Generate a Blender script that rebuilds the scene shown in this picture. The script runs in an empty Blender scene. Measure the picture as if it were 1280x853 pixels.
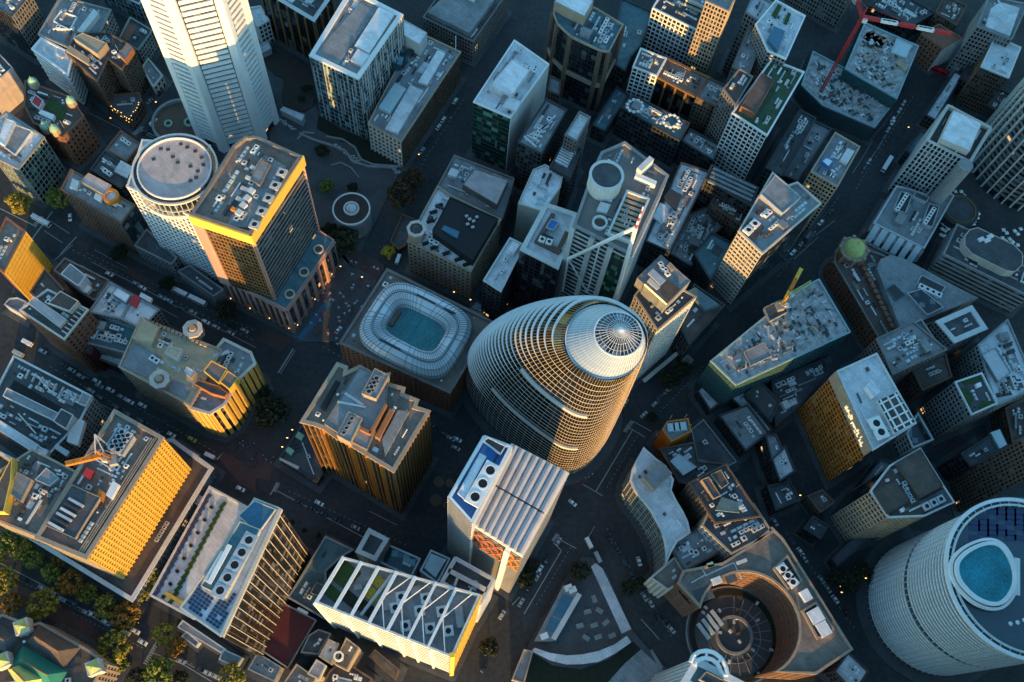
import bpy, math, random
from mathutils import Vector, Matrix
rnd = random.Random(7)
sc = bpy.context.scene
col = sc.collection
# ------------------------------------------------------------------ camera
F, CX, CY, H = 1200.0, 640.0, 426.5, 460.0
NAD = (561.0, 948.0)
n = Vector((NAD[0]-CX, NAD[1]-CY, F)).normalized()
fw = Vector((0, 0, 1))
WZ = -n
WY = (fw-n*fw.dot(n)).normalized()
WX = WY.cross(WZ)
def ray(px, py):
    d = Vector((px-CX, py-CY, F))
    return Vector((d.dot(WX), d.dot(WY), d.dot(WZ)))
def P(px, py, z=0.0):
    """point of the plane at height z seen at photo pixel px, py"""
    d = ray(px, py); t = (z-H)/d.z
    return Vector((d.x*t, d.y*t, z))
def proj(v):
    q = Vector((v[0], v[1], v[2]-H)); c = WX*q.x+WY*q.y+WZ*q.z
    return (CX+F*c.x/c.z, CY+F*c.y/c.z)
cam_d = bpy.data.cameras.new('camera'); cam = bpy.data.objects.new('camera', cam_d); col.objects.link(cam)
cam_d.sensor_width = 36; cam_d.lens = F/1280*36; cam_d.clip_end = 20000; cam_d.clip_start = 1
def w(v): return Vector((v.dot(WX), v.dot(WY), v.dot(WZ)))
r_, u_, b_ = w(Vector((1, 0, 0))), w(Vector((0, -1, 0))), w(Vector((0, 0, -1)))
cam.matrix_world = Matrix(((r_.x, u_.x, b_.x, 0), (r_.y, u_.y, b_.y, 0), (r_.z, u_.z, b_.z, H), (0, 0, 0, 1)))
sc.camera = cam
# ------------------------------------------------------------------ light
SUN_EL = 7.0
sd = P(655, 853)-P(640, 426); sd.z = 0; sd.normalize()          # horizontal direction towards the sun
SUN = Vector((sd.x*math.cos(math.radians(SUN_EL)), sd.y*math.cos(math.radians(SUN_EL)), math.sin(math.radians(SUN_EL))))
ld = bpy.data.lights.new('sun', 'SUN'); lo = bpy.data.objects.new('sun', ld); col.objects.link(lo)
ld.energy = 2.4; ld.angle = math.radians(0.6); ld.color = (1.0, 0.56, 0.17)
lo.rotation_euler = SUN.to_track_quat('Z', 'Y').to_euler()
lo.location = (0, 0, 300)
world = bpy.data.worlds.new('World'); sc.world = world; world.use_nodes = True
nt = world.node_tree; bg = nt.nodes['Background']
sky = nt.nodes.new('ShaderNodeTexSky'); sky.sky_type = 'NISHITA'; sky.sun_disc = False
sky.sun_elevation = math.radians(SUN_EL); sky.sun_rotation = math.atan2(SUN.x, SUN.y)
sky.air_density = 1.0; sky.dust_density = 0.3; sky.ozone_density = 3.0
tint = nt.nodes.new('ShaderNodeMix'); tint.data_type = 'RGBA'; tint.blend_type = 'MULTIPLY'; tint.inputs[0].default_value = 1.0
tint.inputs[7].default_value = (0.92, 1.09, 0.96, 1)      # clear evening sky, greenish blue all over
nt.links.new(sky.outputs[0], tint.inputs[6]); nt.links.new(tint.outputs[2], bg.inputs[0]); bg.inputs[1].default_value = 0.15
sc.view_settings.view_transform = 'Standard'; sc.view_settings.look = 'None'
sc.view_settings.exposure = 1.95; sc.view_settings.gamma = 1.0
sc.cycles.max_bounces = 5; sc.cycles.diffuse_bounces = 3; sc.cycles.glossy_bounces = 3
# ------------------------------------------------------------------ photo crops the outlines were read from
K = 3.969
OFF = {}
for ri, (rn, oy) in enumerate(zip('ABCD', (0, 213, 426, 638))):
    for ci in range(4): OFF[rn+str(ci+1)] = (320*ci, oy)
def px(c, p):
    if c == 'F': return p
    o = OFF[c]; return (o[0]+p[0]/K, o[1]+p[1]/K)
def hgt(c, a, b, zb=0.0):
    """height of the point seen at a whose foot (at height zb) is seen at b"""
    A, B = px(c, a), px(c, b)
    f = P(B[0], B[1], zb); best = (1e9, 0)
    for i in range(0, 3200):
        z = zb+i*0.1; q = proj((f.x, f.y, z)); d = (q[0]-A[0])**2+(q[1]-A[1])**2
        if d < best[0]: best = (d, z)
    return best[1]
# ------------------------------------------------------------------ materials
MATS = {}
def new_mat(name):
    m = bpy.data.materials.new(name); m.use_nodes = True
    return m, m.node_tree, m.node_tree.nodes['Principled BSDF']
def surf(name, c, rough=0.8, var=0.25, scale=0.25, metal=0.0, bump=0.0, spec=0.3, streak=False):
    sheets = name.startswith('roof_') or name in ('sand', 'pinkroof')
    """weathered surface: base colour broken up by two noises"""
    if name in MATS: return MATS[name]
    m, t, b = new_mat(name); N = t.nodes; L = t.links
    g = N.new('ShaderNodeNewGeometry'); mp = N.new('ShaderNodeMapping')
    L.new(g.outputs['Position'], mp.inputs[0])
    if streak: mp.inputs['Scale'].default_value = (1, 1, 0.15)
    n1 = N.new('ShaderNodeTexNoise'); n1.inputs['Scale'].default_value = scale; n1.inputs['Detail'].default_value = 6
    n2 = N.new('ShaderNodeTexNoise'); n2.inputs['Scale'].default_value = scale*9; n2.inputs['Detail'].default_value = 3
    L.new(mp.outputs[0], n1.inputs[0]); L.new(mp.outputs[0], n2.inputs[0])
    a = N.new('ShaderNodeMath'); a.operation = 'ADD'; L.new(n1.outputs[0], a.inputs[0]); L.new(n2.outputs[0], a.inputs[1])
    r = N.new('ShaderNodeValToRGB'); L.new(a.outputs[0], r.inputs[0])
    r.color_ramp.elements[0].position = 0.3; r.color_ramp.elements[1].position = 0.72
    mr = N.new('ShaderNodeMath'); mr.operation = 'MULTIPLY'; mr.inputs[1].default_value = 0.5; L.new(a.outputs[0], mr.inputs[0]); L.new(mr.outputs[0], r.inputs[0])
    r.color_ramp.elements[0].color = tuple(max(0, x*(1-var)) for x in c)+(1,)
    r.color_ramp.elements[1].color = tuple(min(0.9, x*(1+var)) for x in c)+(1,)
    src = r.outputs[0]
    if sheets:      # roofing felt laid in sheets, joints a little darker, sheets a little different
        rot = N.new('ShaderNodeMapping'); rot.inputs['Rotation'].default_value = (0, 0, 0.6); L.new(g.outputs['Position'], rot.inputs[0])
        bk = N.new('ShaderNodeTexBrick'); L.new(rot.outputs[0], bk.inputs[0]); bk.inputs['Scale'].default_value = 1.0
        bk.inputs['Brick Width'].default_value = 7.0; bk.inputs['Row Height'].default_value = 1.6; bk.inputs['Mortar Size'].default_value = 0.05
        bk.inputs['Color1'].default_value = (1, 1, 1, 1); bk.inputs['Color2'].default_value = (.72, .73, .74, 1); bk.inputs['Mortar'].default_value = (.5, .5, .5, 1); bk.inputs['Bias'].default_value = -.2
        mx = N.new('ShaderNodeMix'); mx.data_type = 'RGBA'; mx.blend_type = 'MULTIPLY'; mx.inputs[0].default_value = .55
        L.new(src, mx.inputs[6]); L.new(bk.outputs[0], mx.inputs[7]); src = mx.outputs[2]
        n3 = N.new('ShaderNodeTexNoise'); n3.inputs['Scale'].default_value = .09; n3.inputs['Detail'].default_value = 5; n3.inputs['Distortion'].default_value = 1.5; L.new(g.outputs['Position'], n3.inputs[0])
        st = N.new('ShaderNodeValToRGB'); L.new(n3.outputs[0], st.inputs[0]); st.color_ramp.elements[0].position = .38; st.color_ramp.elements[1].position = .55
        st.color_ramp.elements[0].color = (.45, .44, .43, 1); st.color_ramp.elements[1].color = (1, 1, 1, 1)
        m2 = N.new('ShaderNodeMix'); m2.data_type = 'RGBA'; m2.blend_type = 'MULTIPLY'; m2.inputs[0].default_value = .32
        L.new(src, m2.inputs[6]); L.new(st.outputs[0], m2.inputs[7]); src = m2.outputs[2]
    L.new(src, b.inputs['Base Color'])
    b.inputs['Roughness'].default_value = rough; b.inputs['Metallic'].default_value = metal
    b.inputs['Specular IOR Level'].default_value = spec
    if bump:
        bp = N.new('ShaderNodeBump'); bp.inputs['Strength'].default_value = bump; bp.inputs['Distance'].default_value = 0.2
        L.new(n2.outputs[0], bp.inputs['Height']); L.new(bp.outputs[0], b.inputs['Normal'])
    MATS[name] = m; return m
def glass(name, c, rough=0.12, lit=0.0, cell=3.5, up=(5.0, .06), spec=0.7):
    """window glass: each pane a little different (blinds, tilt), a few panes lit from inside"""
    if name in MATS: return MATS[name]
    m, t, b = new_mat(name); N = t.nodes; L = t.links
    g = N.new('ShaderNodeNewGeometry'); v = N.new('ShaderNodeVectorMath'); v.operation = 'SNAP'; v.inputs[1].default_value = (cell*0.8, cell*0.8, cell)
    L.new(g.outputs['Position'], v.inputs[0])
    wn = N.new('ShaderNodeTexWhiteNoise'); wn.noise_dimensions = '3D'; L.new(v.outputs[0], wn.inputs[0])
    r = N.new('ShaderNodeValToRGB'); L.new(wn.outputs[0], r.inputs[0])
    e = r.color_ramp.elements; e[0].color = tuple(x*0.5 for x in c)+(1,); e[1].color = tuple(min(1, x*up[0]+up[1]) for x in c)+(1,)
    e[1].position = 1.0; k = e.new(0.75); k.color = tuple(c)+(1,)
    L.new(r.outputs[0], b.inputs['Base Color'])
    b.inputs['Roughness'].default_value = rough; b.inputs['Specular IOR Level'].default_value = spec
    nz = N.new('ShaderNodeTexNoise'); nz.inputs['Scale'].default_value = 0.35; L.new(g.outputs['Position'], nz.inputs[0])
    bp = N.new('ShaderNodeBump'); bp.inputs['Strength'].default_value = 0.06; L.new(nz.outputs[0], bp.inputs['Height']); L.new(bp.outputs[0], b.inputs['Normal'])
    if lit:
        gt = N.new('ShaderNodeMath'); gt.operation = 'GREATER_THAN'; gt.inputs[1].default_value = 1-lit
        L.new(wn.outputs[0], gt.inputs[0]); ml = N.new('ShaderNodeMath'); ml.operation = 'MULTIPLY'; ml.inputs[1].default_value = 0.25
        L.new(gt.outputs[0], ml.inputs[0]); L.new(ml.outputs[0], b.inputs['Emission Strength'])
        b.inputs['Emission Color'].default_value = (1, 0.55, 0.2, 1)
    MATS[name] = m; return m
def glow(name, c, s):
    if name in MATS: return MATS[name]
    m, t, b = new_mat(name); b.inputs['Base Color'].default_value = c+(1,)
    b.inputs['Emission Color'].default_value = c+(1,); b.inputs['Emission Strength'].default_value = s
    MATS[name] = m; return m
surf('asphalt', (0.042, 0.044, 0.046), 0.85, 0.45, 0.05, bump=0.15)
surf('paving', (0.075, 0.078, 0.08), 0.85, 0.35, 0.12)
surf('brick_paving', (0.085, 0.05, 0.045), 0.85, 0.35, 0.15)
surf('road_paint', (0.3, 0.3, 0.29), 0.7, 0.35, 0.6)
surf('red_paint', (0.22, 0.05, 0.04), 0.8, 0.3, 0.3)
surf('white', (0.72, 0.72, 0.70), 0.6, 0.12, 0.15, streak=True)
surf('offwhite', (0.55, 0.55, 0.53), 0.7, 0.2, 0.15, streak=True)
surf('cream', (0.52, 0.47, 0.40), 0.75, 0.2, 0.15, streak=True)
surf('tan', (0.36, 0.28, 0.20), 0.8, 0.25, 0.15, streak=True)
surf('sand', (0.50, 0.40, 0.26), 0.85, 0.2, 0.2)
surf('concrete', (0.25, 0.25, 0.245), 0.85, 0.3, 0.15, streak=True)
surf('warmgrey', (0.19, 0.17, 0.155), 0.85, 0.3, 0.15, streak=True)
surf('dark', (0.05, 0.052, 0.055), 0.7, 0.3, 0.2)
surf('black', (0.012, 0.013, 0.015), 0.6, 0.3, 0.2)
surf('brown', (0.13, 0.085, 0.06), 0.8, 0.3, 0.2, streak=True)
surf('bronze', (0.26, 0.14, 0.055), 0.5, 0.2, 0.2, metal=0.2)
surf('brick', (0.22, 0.10, 0.06), 0.85, 0.3, 0.5)
surf('brick_and_sunglow', (0.32, 0.14, 0.06), 0.85, 0.25, 0.4)  # brick; also sunlit orange put into some walls and ridges
surf('column_brown', (0.15, 0.10, 0.07), 0.7, 0.25, 0.2, streak=True)
surf('stone', (0.33, 0.25, 0.18), 0.85, 0.3, 0.2, streak=True)
surf('pinkstone', (0.42, 0.25, 0.20), 0.7, 0.25, 0.2, streak=True)
surf('pinkroof', (0.48, 0.41, 0.40), 0.8, 0.12, 0.12)
surf('darkred', (0.10, 0.022, 0.022), 0.7, 0.2, 0.2)
surf('red', (0.42, 0.035, 0.035), 0.5, 0.15, 0.3)
surf('orange', (0.6, 0.2, 0.03), 0.5, 0.2, 0.3)
surf('amber_bronze', (0.58, 0.20, 0.03), 0.4, 0.15, 0.2, metal=0.3)  # amber of reflected and low sun put into a metal colour
surf('lattice', (0.72, 0.48, 0.17), 0.45, 0.1, 0.2)  # gold of sun reflections in the glass put into the bars
surf('yellow', (0.75, 0.45, 0.05), 0.5, 0.15, 0.3)
surf('gold', (0.78, 0.48, 0.08), 0.5, 0.12, 0.2)  # low sun's yellow is put into this colour for lit walls and fascia
surf('teal', (0.035, 0.09, 0.095), 0.8, 0.3, 0.25)
surf('copper', (0.25, 0.42, 0.30), 0.7, 0.3, 0.5)
surf('lime', (0.42, 0.46, 0.16), 0.7, 0.25, 0.5)
surf('roof_green', (0.06, 0.11, 0.06), 0.9, 0.3, 0.3)
surf('tan_gold', (0.56, 0.36, 0.10), 0.6, 0.15, 0.2)
surf('teal_rim', (0.22, 0.36, 0.38), 0.7, 0.25, 0.3)
surf('g_steel', (0.045, 0.075, 0.095), 0.2, 0.2, 0.1, spec=0.7)
surf('dull_brick', (0.15, 0.085, 0.06), 0.85, 0.3, 0.4)
surf('green_sheet', (0.03, 0.20, 0.14), 0.6, 0.2, 0.3)
surf('lawn', (0.035, 0.07, 0.02), 0.95, 0.4, 0.6)
surf('turf_dark', (0.018, 0.022, 0.014), 0.95, 0.4, 0.5)
surf('blue', (0.04, 0.17, 0.45), 0.5, 0.2, 0.3)
surf('steel', (0.48, 0.49, 0.50), 0.5, 0.2, 0.6, metal=0.3)
surf('roof_light', (0.62, 0.63, 0.64), 0.85, 0.2, 0.1)
surf('roof_mid', (0.25, 0.26, 0.265), 0.9, 0.3, 0.12)
surf('roof_dark', (0.09, 0.095, 0.10), 0.9, 0.35, 0.12)
surf('roof_warm', (0.22, 0.18, 0.15), 0.9, 0.35, 0.15)
surf('roof_brown', (0.12, 0.09, 0.075), 0.9, 0.35, 0.15)
surf('roof_teal', (0.10, 0.18, 0.20), 0.9, 0.3, 0.12)
surf('roof_white', (0.8, 0.8, 0.8), 0.8, 0.15, 0.1)
surf('debris', (0.36, 0.35, 0.34), 0.95, 0.8, 0.35, bump=0.3)
surf('trunk', (0.09, 0.06, 0.04), 0.9, 0.3, 1)
surf('tube', (0.46, 0.42, 0.42), 0.5, 0.2, 0.2)
surf('rust', (0.42, 0.11, 0.035), 0.6, 0.2, 0.3)
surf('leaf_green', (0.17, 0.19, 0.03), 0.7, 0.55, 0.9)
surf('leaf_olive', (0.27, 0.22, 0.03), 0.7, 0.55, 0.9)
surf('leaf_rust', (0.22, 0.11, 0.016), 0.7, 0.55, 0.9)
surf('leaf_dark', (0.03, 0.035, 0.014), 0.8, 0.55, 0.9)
surf('leaf_yellow', (0.45, 0.32, 0.03), 0.7, 0.4, 0.9)
surf('car_white', (0.75, 0.75, 0.75), 0.25, 0.03, 0.3, spec=0.6)
surf('car_silver', (0.35, 0.36, 0.37), 0.25, 0.03, 0.3, spec=0.6)
surf('car_dark', (0.03, 0.032, 0.04), 0.2, 0.03, 0.3, spec=0.6)
surf('car_red', (0.5, 0.02, 0.02), 0.25, 0.03, 0.3, spec=0.6)
surf('car_green', (0.35, 0.5, 0.1), 0.3, 0.03, 0.3)
surf('solar', (0.012, 0.03, 0.09), 0.2, 0.3, 0.5, spec=0.8)
glass('g_black', (0.010, 0.012, 0.014), 0.15, 0.002)
glass('g_dark', (0.018, 0.026, 0.032), 0.12, 0.004)
glass('g_teal', (0.02, 0.06, 0.07), 0.10, 0.0)
glass('g_green', (0.012, 0.05, 0.035), 0.12, 0.003)
surf('g_blue', (0.04, 0.13, 0.20), 0.12, 0.25, 0.05, spec=0.8)
surf('g_pale', (0.42, 0.52, 0.54), 0.2, 0.12, 0.06, spec=0.7)
glass('g_gold', (0.035, 0.032, 0.028), 0.14, 0.0)
glass('g_egg', (0.012, 0.013, 0.014), 0.10, 0.0, up=(1.6, .0), spec=0.5)
surf('frosted', (0.30, 0.36, 0.39), 0.35, 0.15, 0.08, spec=0.6)
surf('leaf_brown', (0.075, 0.04, 0.016), 0.8, 0.5, 0.9)
surf('g_white', (0.60, 0.68, 0.71), 0.3, 0.1, 0.05, spec=0.6)
surf('gravel_brown', (0.05, 0.038, 0.032), 0.95, 0.3, 0.3)
surf('g_pool', (0.010, 0.16, 0.18), 0.12, 0.55, 0.1, spec=0.8)
surf('water', (0.008, 0.19, 0.24), 0.06, 0.6, 0.12, bump=0.12, spec=0.6)
glow('glow_warm', (1.0, 0.55, 0.16), .8)
glow('lamp_white', (1.0, 0.75, 0.4), .22)
glow('lamp_red', (1.0, 0.15, 0.08), 1.5)
M = MATS
# ------------------------------------------------------------------ mesh and object helpers
class MB:
    def __init__(s): s.v = []; s.f = []
    def quad(s, a, b, c, d):
        i = len(s.v); s.v += [tuple(a), tuple(b), tuple(c), tuple(d)]; s.f.append((i, i+1, i+2, i+3))
    def ngon(s, pts):
        i = len(s.v); s.v += [tuple(p) for p in pts]; s.f.append(tuple(range(i, i+len(pts))))
    def hexa(s, lo, hi):
        """solid between two corresponding loops"""
        k = len(lo); i = len(s.v); s.v += [tuple(p) for p in lo]+[tuple(p) for p in hi]
        s.f.append(tuple(range(i+k-1, i-1, -1))); s.f.append(tuple(range(i+k, i+2*k)))
        for j in range(k):
            q = (j+1) % k; s.f.append((i+j, i+q, i+k+q, i+k+j))
    def box(s, c, hx, hy, z0, z1, ang=0.0):
        ca, sa = math.cos(ang), math.sin(ang)
        pts = [(c[0]+x*hx*ca-y*hy*sa, c[1]+x*hx*sa+y*hy*ca) for x, y in ((-1, -1), (1, -1), (1, 1), (-1, 1))]
        s.hexa([(x, y, z0) for x, y in pts], [(x, y, z1) for x, y in pts])
    def slab(s, a, b, nrm, d0, d1, z0, z1):
        """upright board along a-b, from d0 to d1 along the normal"""
        lo = [(a.x+nrm.x*d0, a.y+nrm.y*d0, z0), (a.x+nrm.x*d1, a.y+nrm.y*d1, z0), (b.x+nrm.x*d1, b.y+nrm.y*d1, z0), (b.x+nrm.x*d0, b.y+nrm.y*d0, z0)]
        s.hexa(lo[::-1], [(x, y, z1) for x, y, _ in lo[::-1]])
    def bar(s, a, b, r, k=4):
        a = Vector(a); b = Vector(b); d = (b-a).normalized()
        u = d.cross(Vector((0, 0, 1)))
        if u.length < 1e-3: u = Vector((1, 0, 0))
        u.normalize(); v = d.cross(u)
        o = [u*math.cos(2*math.pi*(i+.5)/k)*r+v*math.sin(2*math.pi*(i+.5)/k)*r for i in range(k)]
        s.hexa([a+q for q in o], [b+q for q in o])
    def cyl(s, c, r, z0, z1, k=16, r2=None):
        r2 = r if r2 is None else r2
        s.hexa([(c[0]+r*math.cos(2*math.pi*i/k), c[1]+r*math.sin(2*math.pi*i/k), z0) for i in range(k)],
               [(c[0]+r2*math.cos(2*math.pi*i/k), c[1]+r2*math.sin(2*math.pi*i/k), z1) for i in range(k)])
    def ring(s, c, r0, r1, z0, z1, k=24):
        i = len(s.v)
        for r, z in ((r0, z0), (r1, z0), (r1, z1), (r0, z1)):
            s.v += [(c[0]+r*math.cos(2*math.pi*j/k), c[1]+r*math.sin(2*math.pi*j/k), z) for j in range(k)]
        for a in range(4):
            b = (a+1) % 4
            for j in range(k):
                q = (j+1) % k; s.f.append((i+a*k+j, i+a*k+q, i+b*k+q, i+b*k+j))
    def loopring(s, outer, inner, z0, z1):
        k = len(outer); i = len(s.v)
        for lp, z in ((inner, z0), (outer, z0), (outer, z1), (inner, z1)): s.v += [(p[0], p[1], z) for p in lp]
        for a in range(4):
            b = (a+1) % 4
            for j in range(k):
                q = (j+1) % k; s.f.append((i+a*k+j, i+a*k+q, i+b*k+q, i+b*k+j))
    def mesh(s, name, mat):
        me = bpy.data.meshes.new(name); me.from_pydata(s.v, [], s.f); me.materials.append(mat if not isinstance(mat, str) else M[mat]); me.update()
        return me
    def build(s, name, mat, parent=None, **kw):
        if not s.f: return None
        o = bpy.data.objects.new(name, s.mesh(name, mat)); col.objects.link(o)
        if parent: o.parent = parent
        for k, v in kw.items(): o[k] = v
        return o
def tag(o, label, cat, group=None):
    o['label'] = label; o['category'] = cat
    if group: o['group'] = group
    return o
def empty(name, loc=(0, 0, 0)):
    o = bpy.data.objects.new(name, None); o.empty_display_size = 0.1; col.objects.link(o); o.location = loc
    return o
def put(name, me, parent, loc, rot=0.0, scale=(1, 1, 1), **kw):
    """one more object on a shared mesh"""
    o = bpy.data.objects.new(name, me); col.objects.link(o)
    if parent: o.parent = parent
    o.location = loc; o.rotation_euler = (0, 0, rot); o.scale = scale
    for k, v in kw.items(): o[k] = v
    return o
def ccw(pts):
    a = sum(pts[i].x*pts[(i+1) % len(pts)].y-pts[(i+1) % len(pts)].x*pts[i].y for i in range(len(pts)))
    return pts if a > 0 else pts[::-1]
def offset(pts, d):
    """loop moved outwards by d (inwards if negative)"""
    k = len(pts); out = []
    for i in range(k):
        a, b, c = pts[i-1], pts[i], pts[(i+1) % k]
        e0 = Vector((b.x-a.x, b.y-a.y)).normalized(); e1 = Vector((c.x-b.x, c.y-b.y)).normalized()
        n0 = Vector((e0.y, -e0.x)); n1 = Vector((e1.y, -e1.x)); m = n0+n1
        m = m/max(0.35, m.dot(m)/2) if m.length > 1e-4 else n0
        out.append(Vector((b.x+m.x*d, b.y+m.y*d, b.z)))
    return out
def inside(p, pts):
    c = False; k = len(pts)
    for i in range(k):
        a, b = pts[i], pts[(i+1) % k]
        if (a.y > p[1]) != (b.y > p[1]) and p[0] < (b.x-a.x)*(p[1]-a.y)/(b.y-a.y)+a.x: c = not c
    return c
def edist(p, pts):
    best = 1e9; k = len(pts)
    for i in range(k):
        a, b = pts[i], pts[(i+1) % k]; d = Vector((b.x-a.x, b.y-a.y)); t = max(0, min(1, ((p[0]-a.x)*d.x+(p[1]-a.y)*d.y)/max(d.length_squared, 1e-9)))
        best = min(best, math.hypot(p[0]-a.x-d.x*t, p[1]-a.y-d.y*t))
    return best
# ------------------------------------------------------------------ facade kinds: glass, frame, bay, floor, pier width, spandrel height, depth
ST = {
 'plain': None,
 'wgrid': ('g_dark', 'offwhite', 2.2, 3.2, .7, 1.0, .35), 'wgrid2': ('g_dark', 'white', 2.6, 3.3, .65, .8, .4),
 'tgrid': ('g_dark', 'tan', 1.9, 3.2, .6, 1.0, .35), 'cgrid': ('g_dark', 'cream', 2.6, 3.6, 1.1, 1.3, .4),
 'bgrid': ('g_dark', 'brown', 1.9, 3.2, .75, 1.1, .3), 'brgrid': ('g_dark', 'brick', 2.8, 3.6, 1.5, 1.8, .3),
 'sgrid': ('g_dark', 'stone', 2.6, 3.8, 1.1, 1.3, .5), 'dgrid': ('g_black', 'dark', 2.4, 3.6, .5, .9, .3),
 'ggrid': ('g_dark', 'warmgrey', 1.9, 3.1, .6, 1.0, .3), 'cogrid': ('g_dark', 'concrete', 2.1, 3.1, .7, 1.1, .3),
 'wband': ('g_dark', 'white', 0, 3.6, 0, 1.7, .5), 'gband': ('g_dark', 'concrete', 0, 3.6, 0, 1.7, .4), 'dband': ('g_black', 'warmgrey', 0, 3.6, 0, 1.3, .4),
 'cband': ('g_dark', 'cream', 0, 3.5, 0, 1.8, .5), 'gold': ('g_gold', 'gold', 2.1, 3.0, .8, 1.7, .5), 'goldslot': ('g_black', 'tan_gold', 3.4, 0, 2.1, 0, .8), 'goldrib': ('g_gold', 'gold', 2.6, 3.0, .25, 2.5, .45), 'ambergold': ('g_gold', 'amber_bronze', 2.3, 3.2, .5, 1.1, .4), 'goldglass': ('g_gold', 'bronze', 3.0, 3.7, .12, .22, .08), 'wflush': ('g_dark', 'white', 0, 7.4, 0, 4.0, .08), 'amber': ('g_gold', 'tan', 2.3, 3.4, .55, 1.5, .5),  # gold and amber kinds hold sunlight in their frame colours
 'crib': ('g_dark', 'cream', 2.2, 3.5, .35, 1.7, .4), 'finefin': ('g_black', 'bronze', 2.2, 3.8, .55, 0, .9), 'slat': ('g_black', 'offwhite', 0, 3.6, 0, 1.2, .4),
 'dfin': ('g_black', 'bronze', 6.0, 3.8, 1.0, 0, .9), 'lfin': ('g_green', 'concrete', 2.4, 3.6, .3, .25, .5), 'wfin': ('g_dark', 'offwhite', 2.2, 3.6, .7, .3, .6),
 'tealg': ('g_teal', 'steel', 3.2, 3.8, .22, .25, .2), 'greeng': ('g_green', 'dark', 0, 3.6, 0, .5, .2), 'darkg': ('g_black', 'dark', 3.0, 3.6, .15, .3, .12),
 'scaf': ('teal', 'teal', 2.6, 2.2, .15, .15, .25), 'bluef': ('g_blue', 'white', 3.0, 3.6, .2, .3, .2),
}
def facade(mb, a, b, z0, z1, st):
    """piers and spandrels of one wall from a to b"""
    g, fr, bw, fh, pw, sh, d = st
    e = Vector((b.x-a.x, b.y-a.y, 0)); L = e.length
    if L < 1.0: return
    e /= L; nr = Vector((e.y, -e.x, 0))
    if pw:
        k = max(1, round(L/bw)); step = L/k
        for i in range(k+1):
            c = i*step; c0 = max(0.0, c-pw/2); c1 = min(L, c+pw/2)
            mb.slab(a+e*c0, a+e*c1, nr, -0.1, d, z0, z1-0.03)
    if sh:
        k = max(1, round((z1-z0)/fh)); step = (z1-z0)/k
        for i in range(1, k+1):
            z = z0+i*step
            mb.slab(a+e*0.02, b-e*0.02, nr, -0.1, d-0.06, z-sh, z-0.06)
PAVE = [0]
def walls(mb, pts, z0, z1):
    k = len(pts)
    for i in range(k):
        a, b = pts[i], pts[(i+1) % k]
        mb.quad((a.x, a.y, z0), (b.x, b.y, z0), (b.x, b.y, z1), (a.x, a.y, z1))
# roof furniture kept as shared meshes -----------------------------------
TPL = {}
def tpl(kind, mat):
    key = (kind, mat)
    if key in TPL: return TPL[key]
    m = MB()
    if kind == 'cooling_unit':
        m.box((0, 0), .5, .5, .08, .9); m.ring((0, 0), .30, .38, .9, 1.0, 12); m.box((0, 0), .42, .42, 0, .08)
    elif kind == 'vent': m.cyl((0, 0), .5, 0, 1, 8); m.cyl((0, 0), .7, 1.0, 1.15, 8, .2)
    elif kind == 'duct': m.box((0, 0), .5, .5, .25, 1); m.box((-.4, 0), .02, .4, 0, .25); m.box((.4, 0), .02, .4, 0, .25)
    elif kind == 'skylight':
        m.hexa([(-.5, -.5, 0), (.5, -.5, 0), (.5, .5, 0), (-.5, .5, 0)], [(-.4, -.4, 1), (.4, -.4, 1), (.4, .4, 1), (-.4, .4, 1)])
    elif kind == 'antenna': m.cyl((0, 0), .5, 0, 1, 5)
    elif kind == 'water_tank': m.cyl((0, 0), .5, 0, .9, 14); m.cyl((0, 0), .5, .9, 1, 14, .15)
    else: m.box((0, 0), .5, .5, 0, 1)
    TPL[key] = m.mesh(kind, mat); return TPL[key]
def fanmesh():
    if 'fan' not in TPL:
        m = MB(); m.cyl((0, 0), .28, 0, .02, 10); TPL['fan'] = m.mesh('fan', 'black')
    return TPL['fan']
class B: pass
def unit(b, x, y, z, sx, sy, sz, ang, kind, mat):
    o = put(kind, tpl(kind, mat), b.o, (x, y, z), ang, (sx, sy, sz))
    if kind == 'cooling_unit' and sx > 1.6:
        q = put('fan', fanmesh(), o, (0, 0, .905), 0)
    return o
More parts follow.
